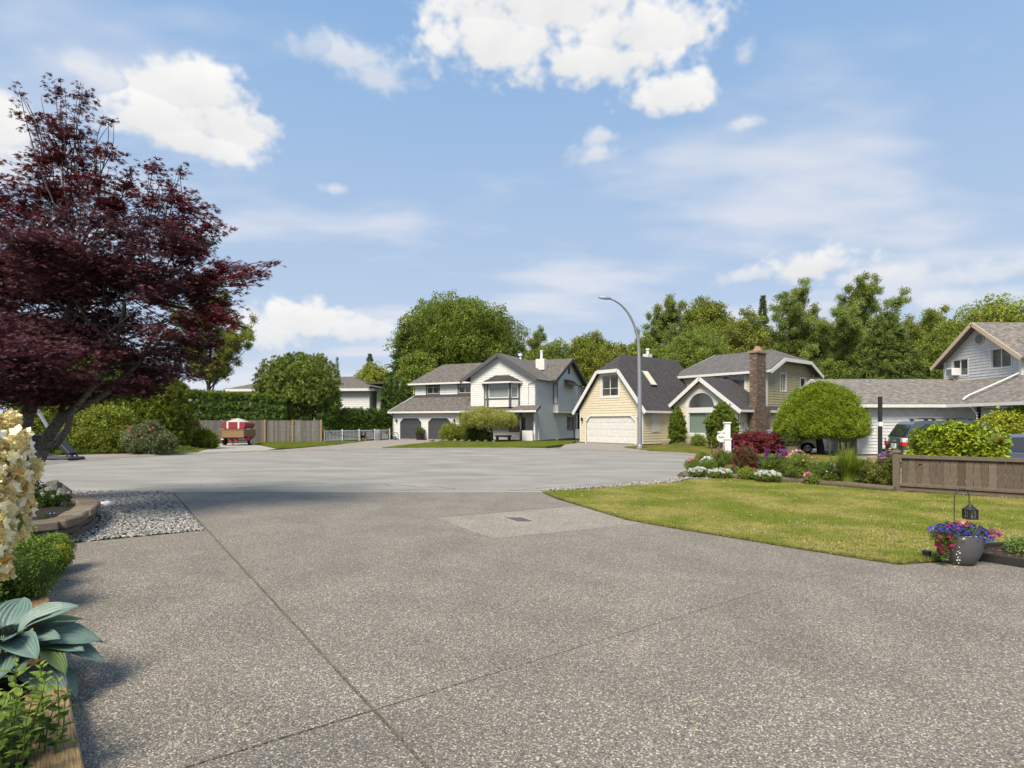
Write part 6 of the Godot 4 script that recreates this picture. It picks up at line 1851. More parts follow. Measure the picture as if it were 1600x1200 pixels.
	b = MB.new(); b.lathe(pv([0.0, -0.02, 0.24, -0.02, 0.24, 0.02, 0.0, 0.02]), Transform3D(Basis(V(1, 0, 0), PI / 2), V(-0.3, 0.85, 0.0)), 20); var sg := obj("round_sign", b, M.white_paint, ap)
	b = MB.new()
	for k in 5: b.bx(V(-0.44 + k * 0.06, 0.82 + 0.02 * (k % 2), 0.022), V(-0.405 + k * 0.06, 0.9 + 0.015 * ((k + 1) % 2), 0.028))
	obj("marking", b, M.black_metal, sg)
	b = MB.new()
	for x in [-0.42, -0.18]: b.pipe(V(x, 1.0, 0), V(x, 1.12, 0), 0.008, 5)
	obj("hanger", b, M.black_metal, sg)
	# pot with pale flowers beside the silver car
	var fp := thing("flower_pot", "grey flower pot between the laceleaf maple and the silver car", "planter", on(1238, 711, 0.06))
	b = MB.new(); b.lathe(pv([0.0, 0.0, 0.28, 0.0, 0.36, 0.4, 0.4, 0.46, 0.34, 0.46, 0.3, 0.4, 0.0, 0.4]), fr(V(0, 0, 0)), 14); obj("pot", b, M.concrete, fp)
	shrub("potted_plant", "leafy plant with pale buds in the grey pot by the silver car", on(1238, 711, 0.06) + V(0, 0.42, 0), [[V(0, 0.42, 0), V(0.5, 0.45, 0.5)]], "broad", "leaf", 260, 0.14, Color(0.07, 0.1, 0.025), Color(0.13, 0.16, 0.04), 0.5)
	# black post with white band
	var bp := thing("black_post", "tall thin black post with a white band in front of the car", "post", V(13.65, 0.06, -21.1))
	b = MB.new(); b.bx(V(-0.055, 0, -0.055), V(0.055, 1.5, 0.055), 0.006); b.bx(V(-0.055, 1.66, -0.055), V(0.055, 2.6, 0.055), 0.006); obj("shaft", b, M.black_metal, bp)
	b = MB.new(); b.bx(V(-0.058, 1.5, -0.058), V(0.058, 1.66, 0.058)); obj("band", b, M.white_paint, bp)
	solid(bp, "foot_block", V(-0.42, 0, -0.15), V(-0.2, 0.35, 0.1), M.cedar_post, 0.01)
	# bushes at the grey house entry
	shrub("entry_bush", "yellow green bush at the right edge before the grey house entry", V(21.7, 0.05, -24.6), [[V(0, 1.1, 0), V(1.5, 1.15, 1.2)], [V(1.2, 1.4, 0), V(1.2, 1.2, 1.2)]], "broad", "leaf_gloss", 1500, 0.2, Color(0.15, 0.18, 0.012), Color(0.28, 0.29, 0.025), 0.8)

func left_garden() -> void:
	var g1 := Color(0.06, 0.10, 0.014); var g2 := Color(0.14, 0.18, 0.025)
	var y1 := Color(0.12, 0.155, 0.015); var y2 := Color(0.2, 0.225, 0.028)
	# clipped cedar
	shrub("garden_cedar", "tall bright green cedar at the right end of the left garden", foot(268, 33.7), [[V(0, 0.9, 0), V(1.05, 1.1, 1.0)], [V(0, 2.2, 0), V(1.15, 1.2, 1.05)], [V(-0.1, 3.3, 0), V(1.0, 1.0, 0.9)], [V(-1.2, 3.0, -0.4), V(0.9, 0.9, 0.8)], [V(-1.3, 1.8, -0.3), V(0.8, 1.0, 0.8)]], "spray", "scale_leaf", 3400, 0.24, Color(0.09, 0.13, 0.012), Color(0.17, 0.205, 0.02), 0.85, "", "tree")
	var rose := shrub("rose_bush", "grey green shrub with pink blooms at the edge of the left drive", foot(232, 29.6), [[V(-0.4, 0.8, 0), V(0.9, 0.75, 0.7)], [V(0.6, 0.6, 0.1), V(0.85, 0.6, 0.7)], [V(-0.1, 1.25, -0.2), V(0.6, 0.5, 0.6)]], "broad", "leaf", 1300, 0.16, Color(0.075, 0.10, 0.035), Color(0.16, 0.18, 0.08), 0.7)
	mat("pink_petal", Color(0.60, 0.18, 0.19), 0.7)
	for k in 20:
		var o := obj("bloom", F.head[0], M.pink_petal, rose)
		o.position = V(rnd(-1.0, 1.0), rnd(0.9, 1.65), rnd(0.35, 0.75)); o.scale = Vector3.ONE * rnd(0.035, 0.075)
	shrub("garden_bush", "wide bright green mounded bush left of the pink blooms", foot(152, 30.4), [[V(-0.4, 0.8, 0), V(1.2, 0.95, 1.0)], [V(0.9, 0.7, 0), V(1.0, 0.85, 0.9)], [V(0.2, 1.7, -0.5), V(1.3, 0.9, 1.0)], [V(-1.4, 1.4, -0.6), V(1.0, 0.9, 0.9)]], "broad", "leaf", 2600, 0.2, y1, y2, 0.75)
	shrub("garden_bush", "tall light green bush above the mounded bush", foot(200, 34.6), [[V(0, 1.4, 0), V(1.5, 1.4, 1.2)], [V(0.4, 2.6, 0), V(1.3, 1.0, 1.1)], [V(-1.4, 2.0, 0), V(1.1, 1.0, 1.0)]], "broad", "leaf", 2400, 0.24, y1, y2, 0.7)
	shrub("garden_bush", "dark leafy bush behind the waste bins", V(-25.5, 0, -33.0), [[V(0, 1.6, 0), V(1.8, 1.8, 1.4)], [V(2.2, 1.3, 0), V(1.6, 1.5, 1.3)], [V(-2.2, 1.6, 0), V(1.6, 1.8, 1.3)], [V(0.8, 2.8, 0), V(1.6, 1.0, 1.2)]], "broad", "leaf", 2600, 0.24, g1, y2, 0.7)
	shrub("garden_bush", "shrub in the gap right of the leaning black panel", foot(116, 32.4), [[V(0, 0.9, 0), V(1.6, 1.1, 1.0)]], "broad", "leaf", 900, 0.22, Color(0.07, 0.11, 0.018), Color(0.14, 0.18, 0.028), 0.75)
	shrub("grass_clump", "tuft of long yellow green grass at the left end of the fence", foot(318, 36.0), [[V(0, 0.45, 0), V(0.7, 0.6, 0.6)]], "spray", "leaf", 420, 0.34, Color(0.15, 0.18, 0.02), Color(0.24, 0.26, 0.035), 0.0)
	shrub("garden_bush", "dull green bush against the left end of the board fence", foot(297, 40.0), [[V(0, 1.1, 0), V(0.6, 1.1, 0.6)]], "broad", "leaf", 500, 0.2, Color(0.06, 0.085, 0.02), Color(0.12, 0.14, 0.04), 0.7)
	shrub("ground_cover", "low ivy along the edge of the left drive", V(-20.4, 0, -31.4), [[V(-2.2, 0.12, 1.6), V(1.3, 0.22, 0.5)], [V(0, 0.12, 0.2), V(1.4, 0.24, 0.6)], [V(1.5, 0.12, -1.0), V(1.0, 0.2, 0.6)]], "broad", "leaf", 900, 0.12, g1, g2, 0.0)
	var lawnlet := plan([-17.4, -31.4, -18.3, -30.6, -20.4, -33.6, -19.4, -36.5])
	structure("lawn", sheet(lawnlet, 0.085, 0.1), M.lawn_green)
	grass("lawn_grass", "small wedge of bright grass left of the trailer pad", lawnlet, 0.085, 120, 0.08, Color(0.16, 0.21, 0.02), Color(0.22, 0.24, 0.03), 9)
	for k in 5:
		var st := obj("flat_stone", F.stone[k % 4], M.rock); st.position = V(-18.9 - k * 0.55, 0.1, -30.7 + k * 0.1 + rnd(-0.2, 0.2)); st.scale = V(0.5, 0.22, 0.35) * rnd(0.7, 1.1)
		tag(st, "%s flat grey stone from the right at the left garden's foot" % ["first", "second", "third", "fourth", "fifth"][k], "stone", "stepping stones of the left garden")
	# two waste bins
	for k in 2:
		var bn := thing("waste_bin", "dark wheeled waste bin, nearer the maple trunk" if k == 1 else "dark wheeled waste bin half behind the cream hydrangea", "bin", [V(-24.5, 0.02, -28.4), V(-23.75, 0.02, -28.0)][k], 0.12)
		var b := MB.new()
		var lo := 0.27; var hi := 0.36
		var c := []
		for q in [[lo, 0.06], [hi, 1.0]]:
			c.append([V(-q[0], q[1], q[0]), V(q[0], q[1], q[0]), V(q[0], q[1], -q[0]), V(-q[0], q[1], -q[0])])
		for i in 4: b.quad(c[0][i], c[0][(i + 1) % 4], c[1][(i + 1) % 4], c[1][i])
		b.quad(c[0][3], c[0][2], c[0][1], c[0][0])
		obj("tub", b, M.dark_plastic, bn)
		b = MB.new(); b.bx(V(-0.39, 1.0, -0.4), V(0.39, 1.05, 0.4), 0.02); b.bx(V(-0.3, 1.04, -0.3), V(0.3, 1.09, 0.32), 0.03); obj("lid", b, M.dark_plastic, bn)
		b = MB.new(); b.bx(V(-0.1, 0.8, 0.352), V(0.1, 0.85, 0.362)); obj("sticker", b, M.white_paint, bn)
		b = MB.new(); b.pipe(V(-0.32, 0.98, -0.46), V(0.32, 0.98, -0.46), 0.02); obj("handle", b, M.black_metal, bn)
		for s in [-1.0, 1.0]: wheel(bn, V(s * 0.28, 0.12, -0.3), V(s, 0, 0), 0.12, 0.06, M.black_metal)
	# portable hoop base: flat black tank with a slanted padded post
	var hb := thing("hoop_stand", "black portable hoop stand: flat base and slanted padded post", "hoop stand", V(-19.9, 0.06, -25.2), -0.1)
	var b := MB.new(); b.bx(V(-1.3, 0, -0.45), V(0.7, 0.12, 0.45), 0.04); obj("base_tank", b, M.dark_plastic, hb)
	b = MB.new(); b.bar(V(0.48, 0.24, 0), V(-0.55, 1.15, 0), 0.42, 0.16, 0.02); obj("pad", b, M.black_metal, hb)
	for z in [-0.15, 0.15]:
		b = MB.new(); b.bar(V(0.62, 0.05, z), V(0.42, 0.36, z), 0.05, 0.05); b.bar(V(0.3, 0.05, z), V(0.4, 0.3, z), 0.04, 0.04); obj("hinge_arm", b, M.black_metal, hb)
	b = MB.new(); b.bar(V(-0.5, 1.1, 0), V(-1.9, 3.2, 0), 0.1, 0.1); obj("pole", b, M.galvanised, hb)

# ---------------------------------------------------------------- foreground garden
func build_garden() -> void:
	red_maple()
	stone_bed()
	front_fence()
	flower_border()
	pot_and_lantern()
	left_planter()

func red_maple() -> void:
	var o := V(-8.75, 0.12, -10.1)
	var t := thing("japanese_maple", "large dark red japanese maple with several leaning trunks on the left", "tree", o)
	var pt := func(x: float, y: float, dz := 0.0) -> Vector3: return at(x, y, 10.1 - dz) - o
	var b := MB.new()
	b.tube(PackedVector3Array([V(-0.1, -0.1, 0), pt.call(42, 752), pt.call(57, 722), pt.call(67, 700), pt.call(79, 676), pt.call(94, 656), pt.call(118, 638), pt.call(160, 618), pt.call(215, 570), pt.call(255, 500)]), PackedFloat32Array([0.19, 0.14, 0.118, 0.108, 0.095, 0.085, 0.072, 0.055, 0.035, 0.02]), 12)
	b.tube(PackedVector3Array([pt.call(66, 700), pt.call(90, 692, 0.1), pt.call(106, 670, 0.15), pt.call(110, 646, 0.2), pt.call(150, 600, 0.3), pt.call(180, 540, 0.3), pt.call(195, 470, 0.3)]), PackedFloat32Array([0.08, 0.06, 0.055, 0.05, 0.04, 0.03, 0.02]), 10)
	b.tube(PackedVector3Array([V(-0.25, -0.1, 0.1), pt.call(12, 735, 0.2), pt.call(30, 690, 0.2), pt.call(42, 650, 0.2), pt.call(60, 610, 0.2), pt.call(90, 560, 0.2), pt.call(110, 480, 0.1), pt.call(120, 380)]), PackedFloat32Array([0.16, 0.13, 0.115, 0.105, 0.095, 0.08, 0.06, 0.035]), 12)
	b.tube(PackedVector3Array([V(-0.35, -0.1, 0), pt.call(-20, 700, -0.2), pt.call(-30, 640, -0.3), pt.call(-20, 560, -0.4), pt.call(0, 460, -0.4)]), PackedFloat32Array([0.15, 0.12, 0.1, 0.08, 0.05]), 10)
	b.tube(PackedVector3Array([pt.call(84, 664), pt.call(95, 645), pt.call(103, 618), pt.call(112, 590)]), PackedFloat32Array([0.045, 0.04, 0.03, 0.02]), 7)
	var dense := [[40, 470, 140, 105], [175, 455, 140, 105], [270, 480, 70, 80], [100, 555, 170, 68], [235, 555, 95, 60], [310, 520, 36, 55], [110, 440, 120, 60], [40, 430, 120, 60], [0, 400, 120, 95], [130, 390, 115, 85], [225, 395, 85, 65], [-90, 480, 130, 140], [50, 610, 110, 30], [180, 600, 90, 28], [-60, 600, 90, 40], [290, 572, 40, 40], [330, 470, 22, 36]]
	var airy := [[90, 300, 85, 70], [40, 330, 85, 60], [345, 475, 40, 40], [335, 540, 36, 50], [370, 500, 16, 16], [300, 330, 44, 30], [345, 355, 24, 12], [400, 430, 26, 8], [280, 270, 16, 10], [180, 320, 75, 50], [270, 315, 50, 36], [300, 385, 52, 44], [100, 215, 45, 55], [130, 165, 26, 38], [60, 250, 28, 40], [85, 150, 20, 30], [370, 420, 44, 12], [425, 412, 22, 7], [150, 240, 26, 36], [330, 430, 46, 34], [-20, 310, 70, 50], [240, 265, 26, 20], [320, 350, 28, 20], [355, 505, 18, 26], [200, 290, 40, 30], [30, 150, 12, 16], [170, 190, 14, 10]]
	var s := 10.1 / FOCAL
	var d_l := []; var a_l := []
	for q in dense:
		var c: Vector3 = pt.call(q[0], q[1], rnd(-0.9, 0.9))
		var rr := V(q[2] * s, q[3] * s, q[2] * s * 0.9)
		# tiers of flat sprays
		for k in 17:
			var w := ball()
			d_l.append([c + w * rr * rnd(0.35, 0.82), V(rr.x * rnd(0.32, 0.5), rr.x * rnd(0.11, 0.2), rr.z * rnd(0.32, 0.5))])
	for q in airy:
		var c: Vector3 = pt.call(q[0], q[1], rnd(-0.5, 0.5))
		a_l.append([c, V(q[2] * s, q[3] * s, q[2] * s * 0.8)])
	obj("trunk", b, M.maple_bark, t)
	b = MB.new()
	for k in d_l.size():
		if k % 7 == 0:
			var hub: Vector3 = [pt.call(90, 560, 0.2), pt.call(110, 480, 0.1), pt.call(215, 570), pt.call(180, 540, 0.3), pt.call(-20, 560, -0.4), pt.call(120, 400)][(k / 7) % 6]
			limb(b, hub, d_l[k][0], 0.024, 0.006, 0.16, 5)
	var extra := []
	for l in a_l:
		var from: Vector3 = pt.call(120, 400) if l[0].y > 3.8 - o.y and l[0].x < pt.call(230, 0).x else pt.call(230, 470)
		limb(b, from, l[0] + V(0, l[1].y * 0.6, 0), 0.016, 0.004, 0.1, 5)
		for k in 2: extra.append([from.lerp(l[0], [0.62, 0.8][k]) + ball() * 0.12, V(0.3, 0.2, 0.3)])
		for k in 3: limb(b, from.lerp(l[0], 0.6), l[0] + ball() * l[1] * 0.9, 0.012, 0.004, 0.1, 4)
	a_l += extra
	obj("branches", b, M.maple_twig, t)
	crown(t, "crown", "maple", "leaf", d_l, 16000, 0.108, Color(0.07, 0.030, 0.041), Color(0.155, 0.05, 0.06), 0.35, 0.6)
	crown(t, "outer_sprays", "maple", "leaf", a_l, 4300, 0.105, Color(0.08, 0.02, 0.024), Color(0.22, 0.036, 0.04), 0.2, 0.6)

func facet_rock(sx: float, sy: float, sz: float, wild: float) -> MB:
	var b := MB.new()
	var rows := 5; var cols := 8
	var g := []
	for i in rows + 1:
		var row := []
		for j in cols:
			var th := PI * i / rows; var ph := TAU * j / cols
			var w := rnd(1.0 - wild, 1.0 + wild)
			var q := V(sin(th) * cos(ph), cos(th), sin(th) * sin(ph)) * w
			if i == 0: q = V(0.1, 1, 0)
			if i == rows: q = V(0, -1, 0)
			row.append(V(q.x * sx, maxf(q.y, -0.3) * sy, q.z * sz))
		g.append(row)
	for i in rows:
		for j in cols:
			var k := (j + 1) % cols
			if i > 0: b.tri(g[i][j], g[i][k], g[i + 1][k])
			if i < rows - 1: b.tri(g[i][j], g[i + 1][k], g[i + 1][j])
	return b

func stone_bed() -> void:
	var w := thing("block_wall", "low curved retaining wall of tan concrete blocks beside the stones", "wall", Vector3.ZERO)
	var path := [V(-6.95, 0, -7.05), V(-6.6, 0, -7.38), V(-6.34, 0, -7.64), V(-6.21, 0, -7.88), V(-6.24, 0, -8.12), V(-6.37, 0, -8.4), V(-6.56, 0, -8.83), V(-6.79, 0, -9.3), V(-7.08, 0, -9.75), V(-7.5, 0, -10.2), V(-8.0, 0, -10.55), V(-8.6, 0, -10.85), V(-9.3, 0, -11.2)]
	for c in 3:
		var run := 0.0 if c % 2 == 0 else 0.24
		var len_all := 0.0
		for k in path.size() - 1: len_all += path[k].distance_to(path[k + 1])
		while run < len_all - 0.2:
			var l := rnd(0.40, 0.5) if c < 2 else rnd(0.5, 0.64)
			var mid := minf(run + l * 0.5, len_all - 0.01)
			var acc := 0.0
			for k in path.size() - 1:
				var seg: float = path[k].distance_to(path[k + 1])
				if acc + seg >= mid:
					var d: Vector3 = (path[k + 1] - path[k]).normalized()
					var p: Vector3 = path[k] + d * (mid - acc)
					var out := d.cross(Vector3.UP).normalized()  # towards the stones
					if out.x < 0: out = -out
					var b := MB.new()
					var bs := Basis(d, Vector3.UP, d.cross(Vector3.UP)).rotated(Vector3.UP, rnd(-0.07, 0.07))
					b.box(Transform3D(bs, p - out * (0.14 + 0.02 * c - (0.05 if c == 2 else 0.0)) + V(0, [0.055, 0.168, 0.29][c] + rnd(-0.003, 0.003), 0)), V(l - (0.06 if c == 2 else 0.035), 0.13 if c == 2 else 0.104, 0.3 if c == 2 else 0.26), 0.02)
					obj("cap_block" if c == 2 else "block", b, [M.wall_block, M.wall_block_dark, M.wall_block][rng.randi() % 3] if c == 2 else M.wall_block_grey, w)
					break
				acc += seg
			run += l
	structure("raised_bed", sheet(plan([-7.1, -7.25, -6.62, -7.7, -6.5, -7.95, -6.62, -8.4, -7.05, -9.3, -7.35, -9.75, -7.75, -10.1, -8.2, -10.35, -9.4, -10.95, -11, -11.5, -11, -8, -8, -6.5]), 0.24, 0.24), M.soil)
	# boulder and loose cobbles
	var bo := obj("boulder", facet_rock(0.27, 0.36, 0.24, 0.16), M.rock); bo.position = V(-8.95, 0.22, -11.15)
	tag(bo, "angular grey boulder standing behind the block wall", "boulder")
	for q in [[197, 803, 0.11, "dark grey rounded cobble lying alone among the pale stones"], [168, 790, 0.14, "flat dark cobble in the stones close to the block wall"], [160, 789, 0.08, "pale cobble touching the end of the block wall"]]:
		var st := obj("cobble", F.stone[1], M.stone if q[2] != 0.11 else M.rock); st.position = on(q[0], q[1]) + V(0, 0.03, 0); st.scale = Vector3.ONE * q[2]; tag(st, q[3], "stone")
	# flowers in the raised bed
	flower_plant("white_flowers", "white flower cluster in the raised bed before the boulder", V(-8.15, 0.2, -10.0), 0.32, 0.3, Color(0.035, 0.07, 0.012), Color(0.08, 0.12, 0.02), "head", 34, Color(0.8, 0.8, 0.72), 0.034, 0.055)
	flower_plant("purple_flowers", "tiny purple flowers against the boulder side of the raised bed", V(-7.75, 0.2, -10.0), 0.16, 0.1, Color(0.05, 0.08, 0.015), Color(0.08, 0.12, 0.02), "flower", 30, Color(0.2, 0.13, 0.5), 0.016, 0.04)
	flower_plant("purple_flowers", "tiny purple flowers just behind the tan cap blocks", V(-7.1, 0.2, -8.75), 0.16, 0.08, Color(0.05, 0.08, 0.015), Color(0.08, 0.12, 0.02), "flower", 30, Color(0.2, 0.13, 0.5), 0.016, 0.04)
	shrub("bed_shrub", "dark leafy shrub in the raised bed left of the white flowers", V(-8.7, 0.2, -9.9), [[V(0, 0.3, 0), V(0.45, 0.35, 0.4)], [V(-0.6, 0.35, 0), V(0.5, 0.4, 0.4)]], "broad", "leaf", 420, 0.1, Color(0.03, 0.06, 0.012), Color(0.07, 0.11, 0.02), 0.6)

# leaves with flowers scattered over the top; kind "spike" stands them in spires
func flower_plant(called: String, label: String, p: Vector3, r: float, h: float, la: Color, lb: Color, kind: String, count: int, col: Color, fs: float, leaf_size := 0.07, group := "") -> Node3D:
	var t := thing(called, label, "flowers", p, 0.0, group)
	var b := MB.new()
	for k in 7: limb(b, V(0, -0.05, 0), V(rnd(-r, r) * 0.7, h * rnd(0.6, 0.95), rnd(-r, r) * 0.7), 0.008, 0.004, 0.1, 4)
	obj("stem", b, M.bark, t)
	crown(t, "foliage", "broad", "leaf", [[V(0, h * 0.45, 0), V(r, h * 0.5, r)]], int(70 + 260 * r * h / (leaf_size * leaf_size) * 0.06), leaf_size, la, lb, 0.5)
	var ts := []; var cs := []
	if kind == "spike":
		for k in count:
			var q := V(rnd(-r, r) * 0.85, h * rnd(0.75, 0.95), rnd(-r, r) * 0.85)
			var sh := h * rnd(0.35, 0.6)
			for j in 16:
				ts.append(Transform3D(Basis(ball(), rnd(0, TAU)).scaled(Vector3.ONE * fs * (1.25 - j / 16.0)), q + V(rnd(-1, 1) * fs * 0.5, sh * j / 16.0, rnd(-1, 1) * fs * 0.5))); cs.append(tint(col, col, 0.3))
		many("flower_spikes", F.flower[0], M.petal, ts, cs, t)
	else:
		for k in count:
			var a := rnd(0, TAU); var q := sqrt(rng.randf())
			ts.append(Transform3D((Basis(Vector3.UP, rnd(0, TAU)) * Basis(V(1, 0, 0), rnd(-0.7, 1.1))).scaled(Vector3.ONE * fs * rnd(0.75, 1.2)), V(cos(a) * r * q, h * (0.5 + 0.55 * sqrt(maxf(1.0 - q * q, 0.0))) + rnd(-0.02, 0.03), sin(a) * r * q))); cs.append(tint(col, col, 0.18))
		many("flowers", F[kind][0], M.petal, ts, cs, t)
	return t

func front_fence() -> void:
	var f := thing("wooden_fence", "low weathered brown board fence at the right of the lawn", "fence", Vector3.ZERO)
	var a := V(9.39, 0, -13.9); var e := V(14.2, 0, -9.75)
	var d := (e - a).normalized(); var n := V(d.z, 0, -d.x)
	if n.dot(-a) < 0: n = -n
	var bs := Basis(d, Vector3.UP, d.cross(Vector3.UP))
	var ln := a.distance_to(e)
	var x := 0.1
	while x < ln:
		var w := rnd(0.125, 0.15)
		var b := MB.new()
		b.box(Transform3D(bs, a + d * (x + w * 0.5) + V(0, 0.53, 0) + n * rnd(-0.006, 0.006)), V(w - 0.004, 0.64, 0.02), 0.002)
		obj("board", b, M["board_%d" % [0, 1, 2, 3, 0, 1][rng.randi() % 6]], f)
		x += w
	for k in 3:
		var b := MB.new(); b.box(Transform3D(bs, a + d * (2.35 * k + 2.4) + V(0, 0.53, 0) + n * 0.03), V(0.09, 0.66, 0.03), 0.004); obj("batten", b, M.board_2, f)
	for q in [[0.875, 0.09, 0.07, "top_rail"], [0.19, 0.075, 0.06, "bottom_rail"], [0.075, 0.15, 0.04, "kick_board"]]:
		var b := MB.new(); b.box(Transform3D(bs, a + d * ln * 0.5 + V(0, q[0], 0) + n * (0.03 if q[1] < 0.1 else 0.005)), V(ln - 0.1, q[1], q[2]), 0.006); obj(q[3], b, M.fence_rail, f)
	for q in [a, a + d * 4.2]:
		var b := MB.new(); b.box(Transform3D(bs, q + V(0, 0.46, 0)), V(0.15, 1.0, 0.15), 0.012); var po := obj("post", b, M.fence_rail, f)
		b = MB.new(); b.box(Transform3D(bs, q + V(0, 0.98, 0)), V(0.19, 0.05, 0.19), 0.01); b.box(Transform3D(bs, q + V(0, 1.015, 0)), V(0.13, 0.03, 0.13), 0.012); obj("post_cap", b, M.board_2, po)
	# big hydrangea over the fence
	var lobes := []
	var hd := V(10.57, 0.04, -13.52)
	for k in 9:
		var u := (k - 4) / 4.0
		lobes.append([d * u * 0.56 + V(0, 0.78 + 0.22 * cos(u * 1.6), 0), V(0.4, 0.6 - 0.2 * absf(u), 0.42)])
	for k in 5: lobes.append([d * (k - 2) * 0.28 + V(0, 1.32 - 0.06 * absf(k - 2.0), 0), V(0.38, 0.34, 0.38)])
	var hy := shrub("hydrangea_bush", "big glossy green hydrangea bush leaning over the weathered fence", hd, lobes, "big", "leaf_gloss", 2300, 0.115, Color(0.11, 0.165, 0.012), Color(0.27, 0.32, 0.022), 0.8)
	var ts := []; var cs := []
	for k in 26:
		var l: Array = lobes[rng.randi() % lobes.size()]
		var q := ball(); q.y = absf(q.y)
		ts.append(Transform3D(Basis(ball(), 1.0).scaled(V(1, 0.55, 1) * rnd(0.05, 0.085)), l[0] + q * l[1] * 1.04)); cs.append(tint(Color(0.30, 0.30, 0.05), Color(0.42, 0.22, 0.13)))
	many("flower_heads", F.head[0], M.petal, ts, cs, hy)

func flower_border() -> void:
	var g1 := Color(0.08, 0.13, 0.02); var g2 := Color(0.18, 0.23, 0.04)
	# half-round log edging
	var pts := [V(5.35, 0, -17.75), V(6.7, 0, -17.02), V(7.92, 0, -15.82), V(9.25, 0, -13.75)]
	var lg := thing("log_edging", "weathered log edging along the front of the flower border", "edging", Vector3.ZERO)
	for k in 3:
		var b := MB.new()
		var p: Vector3 = pts[k] + V(0, 0.075, 0); var q: Vector3 = pts[k + 1] + V(0, 0.075, 0)
		b.tube(PackedVector3Array([p, p.lerp(q, 0.33) + ball() * 0.01, p.lerp(q, 0.66) + ball() * 0.01, q]), PackedFloat32Array([0.085, 0.088, 0.083, 0.085]), 12); obj("log", b, M.log, lg)
	var b2 := MB.new(); b2.tube(PackedVector3Array([V(5.3, 0.075, -17.8), V(5.85, 0.075, -18.7)]), PackedFloat32Array([0.075, 0.075]), 12); obj("log", b2, M.log, lg)
	b2 = MB.new(); b2.tube(PackedVector3Array([V(5.3, 0.06, -17.65), V(6.4, 0.05, -17.05)]), PackedFloat32Array([0.05, 0.05]), 8); obj("log", b2, M.log, lg)
	var W := Color(0.8, 0.8, 0.76); var P := Color(0.24, 0.06, 0.24); var K := Color(0.62, 0.2, 0.26); var Mg := Color(0.4, 0.03, 0.12)
	var list := [
		["pink_geranium", "red and pink flowers at the left end of the flower border", 1080, 737, 0.26, 0.42, g1, g2, "flower", 34, Color(0.6, 0.12, 0.16), 0.034],
		["white_alyssum", "leftmost mound of tiny white flowers in the border", 1089, 744, 0.3, 0.22, g1, g2, "head", 60, W, 0.034],
		["leafy_perennial", "loose green plant between the red flowers and the white daisies", 1097, 731, 0.3, 0.6, Color(0.1, 0.13, 0.02), Color(0.2, 0.22, 0.04), "flower", 6, Color(0.3, 0.28, 0.06), 0.02],
		["white_daisies", "clump of white daisies near the left end of the border", 1104, 739, 0.26, 0.46, g1, g2, "flower", 44, W, 0.042],
		["pink_sage", "pinkish purple sage with tall spikes behind the white mounds", 1127, 735, 0.42, 0.7, g1, g2, "spike", 9, Color(0.45, 0.13, 0.28), 0.03],
		["white_alyssum", "mound of tiny white flowers below the pink sage", 1123, 746, 0.34, 0.22, g1, g2, "head", 70, W, 0.034],
		["magenta_petunia", "dark magenta flowers right of the second white mound", 1141, 744, 0.24, 0.3, g1, g2, "flower", 32, Mg, 0.04],
		["red_leaved_rose", "upright bush with red tips and pink flowers in the border", 1163, 741, 0.38, 0.95, Color(0.07, 0.10, 0.02), Color(0.2, 0.04, 0.05), "head", 26, Color(0.42, 0.07, 0.13), 0.04],
		["grey_leaved_plant", "grey green rounded plant right of the red tipped bush", 1187, 741, 0.36, 0.62, Color(0.1, 0.14, 0.04), Color(0.16, 0.2, 0.07), "flower", 4, W, 0.02],
		["leafy_perennial", "low bright green plant in front of the red tipped bush", 1168, 748, 0.3, 0.3, Color(0.12, 0.16, 0.02), Color(0.2, 0.22, 0.03), "flower", 8, Mg, 0.03],
		["magenta_petunia", "scattered dark magenta flowers in the middle of the border", 1182, 749, 0.3, 0.26, g1, g2, "flower", 20, Mg, 0.036],
		["white_alyssum", "rightmost mound of tiny white flowers beside the log", 1199, 752, 0.36, 0.24, g1, g2, "head", 80, W, 0.034],
		["purple_sage", "tall deep purple flower spikes in the middle of the border", 1213, 745, 0.42, 0.68, g1, g2, "spike", 15, P, 0.034],
		["white_haze", "airy white flowers behind the purple spikes", 1222, 740, 0.3, 0.4, Color(0.1, 0.14, 0.05), Color(0.2, 0.22, 0.1), "flower", 40, W, 0.018],
		["pink_lilies", "tall leafy plant topped with salmon pink flowers", 1248, 752, 0.38, 0.8, g1, g2, "flower", 34, Color(0.72, 0.3, 0.25), 0.042],
		["pink_peony", "single low pink peony at the foot of the border", 1268, 756, 0.14, 0.24, g1, g2, "head", 3, Color(0.75, 0.25, 0.38), 0.09],
		["leafy_perennial", "dark green plant with red buds right of the salmon flowers", 1283, 755, 0.36, 0.62, g1, g2, "head", 8, Color(0.4, 0.06, 0.06), 0.03],
		["yarrow", "pale green leafy plant left of the tall grass clump", 1302, 757, 0.26, 0.36, Color(0.14, 0.17, 0.02), Color(0.22, 0.24, 0.04), "flower", 10, W, 0.02],
		["feathery_plant", "feathery light green plant right of the tall grass clump", 1356, 759, 0.45, 0.66, Color(0.13, 0.16, 0.03), Color(0.22, 0.24, 0.05), "flower", 8, W, 0.016],
		["purple_columbine", "tall stems with violet flowers next to the fence post", 1386, 762, 0.24, 0.85, Color(0.1, 0.13, 0.02), Color(0.2, 0.2, 0.05), "flower", 46, Color(0.28, 0.12, 0.36), 0.038],
		["cream_flowers", "cream yellow flowers against the fence post", 1396, 758, 0.14, 0.95, Color(0.12, 0.15, 0.03), Color(0.2, 0.22, 0.05), "flower", 22, Color(0.75, 0.65, 0.3), 0.036]]
	for q in list: flower_plant(q[0], q[1], on(q[2], q[3], 0.07) + V(0.12, 0, -0.22), q[4], q[5], q[6], q[7], q[8], q[9], q[10], q[11], 0.075, "plants of the flower border")
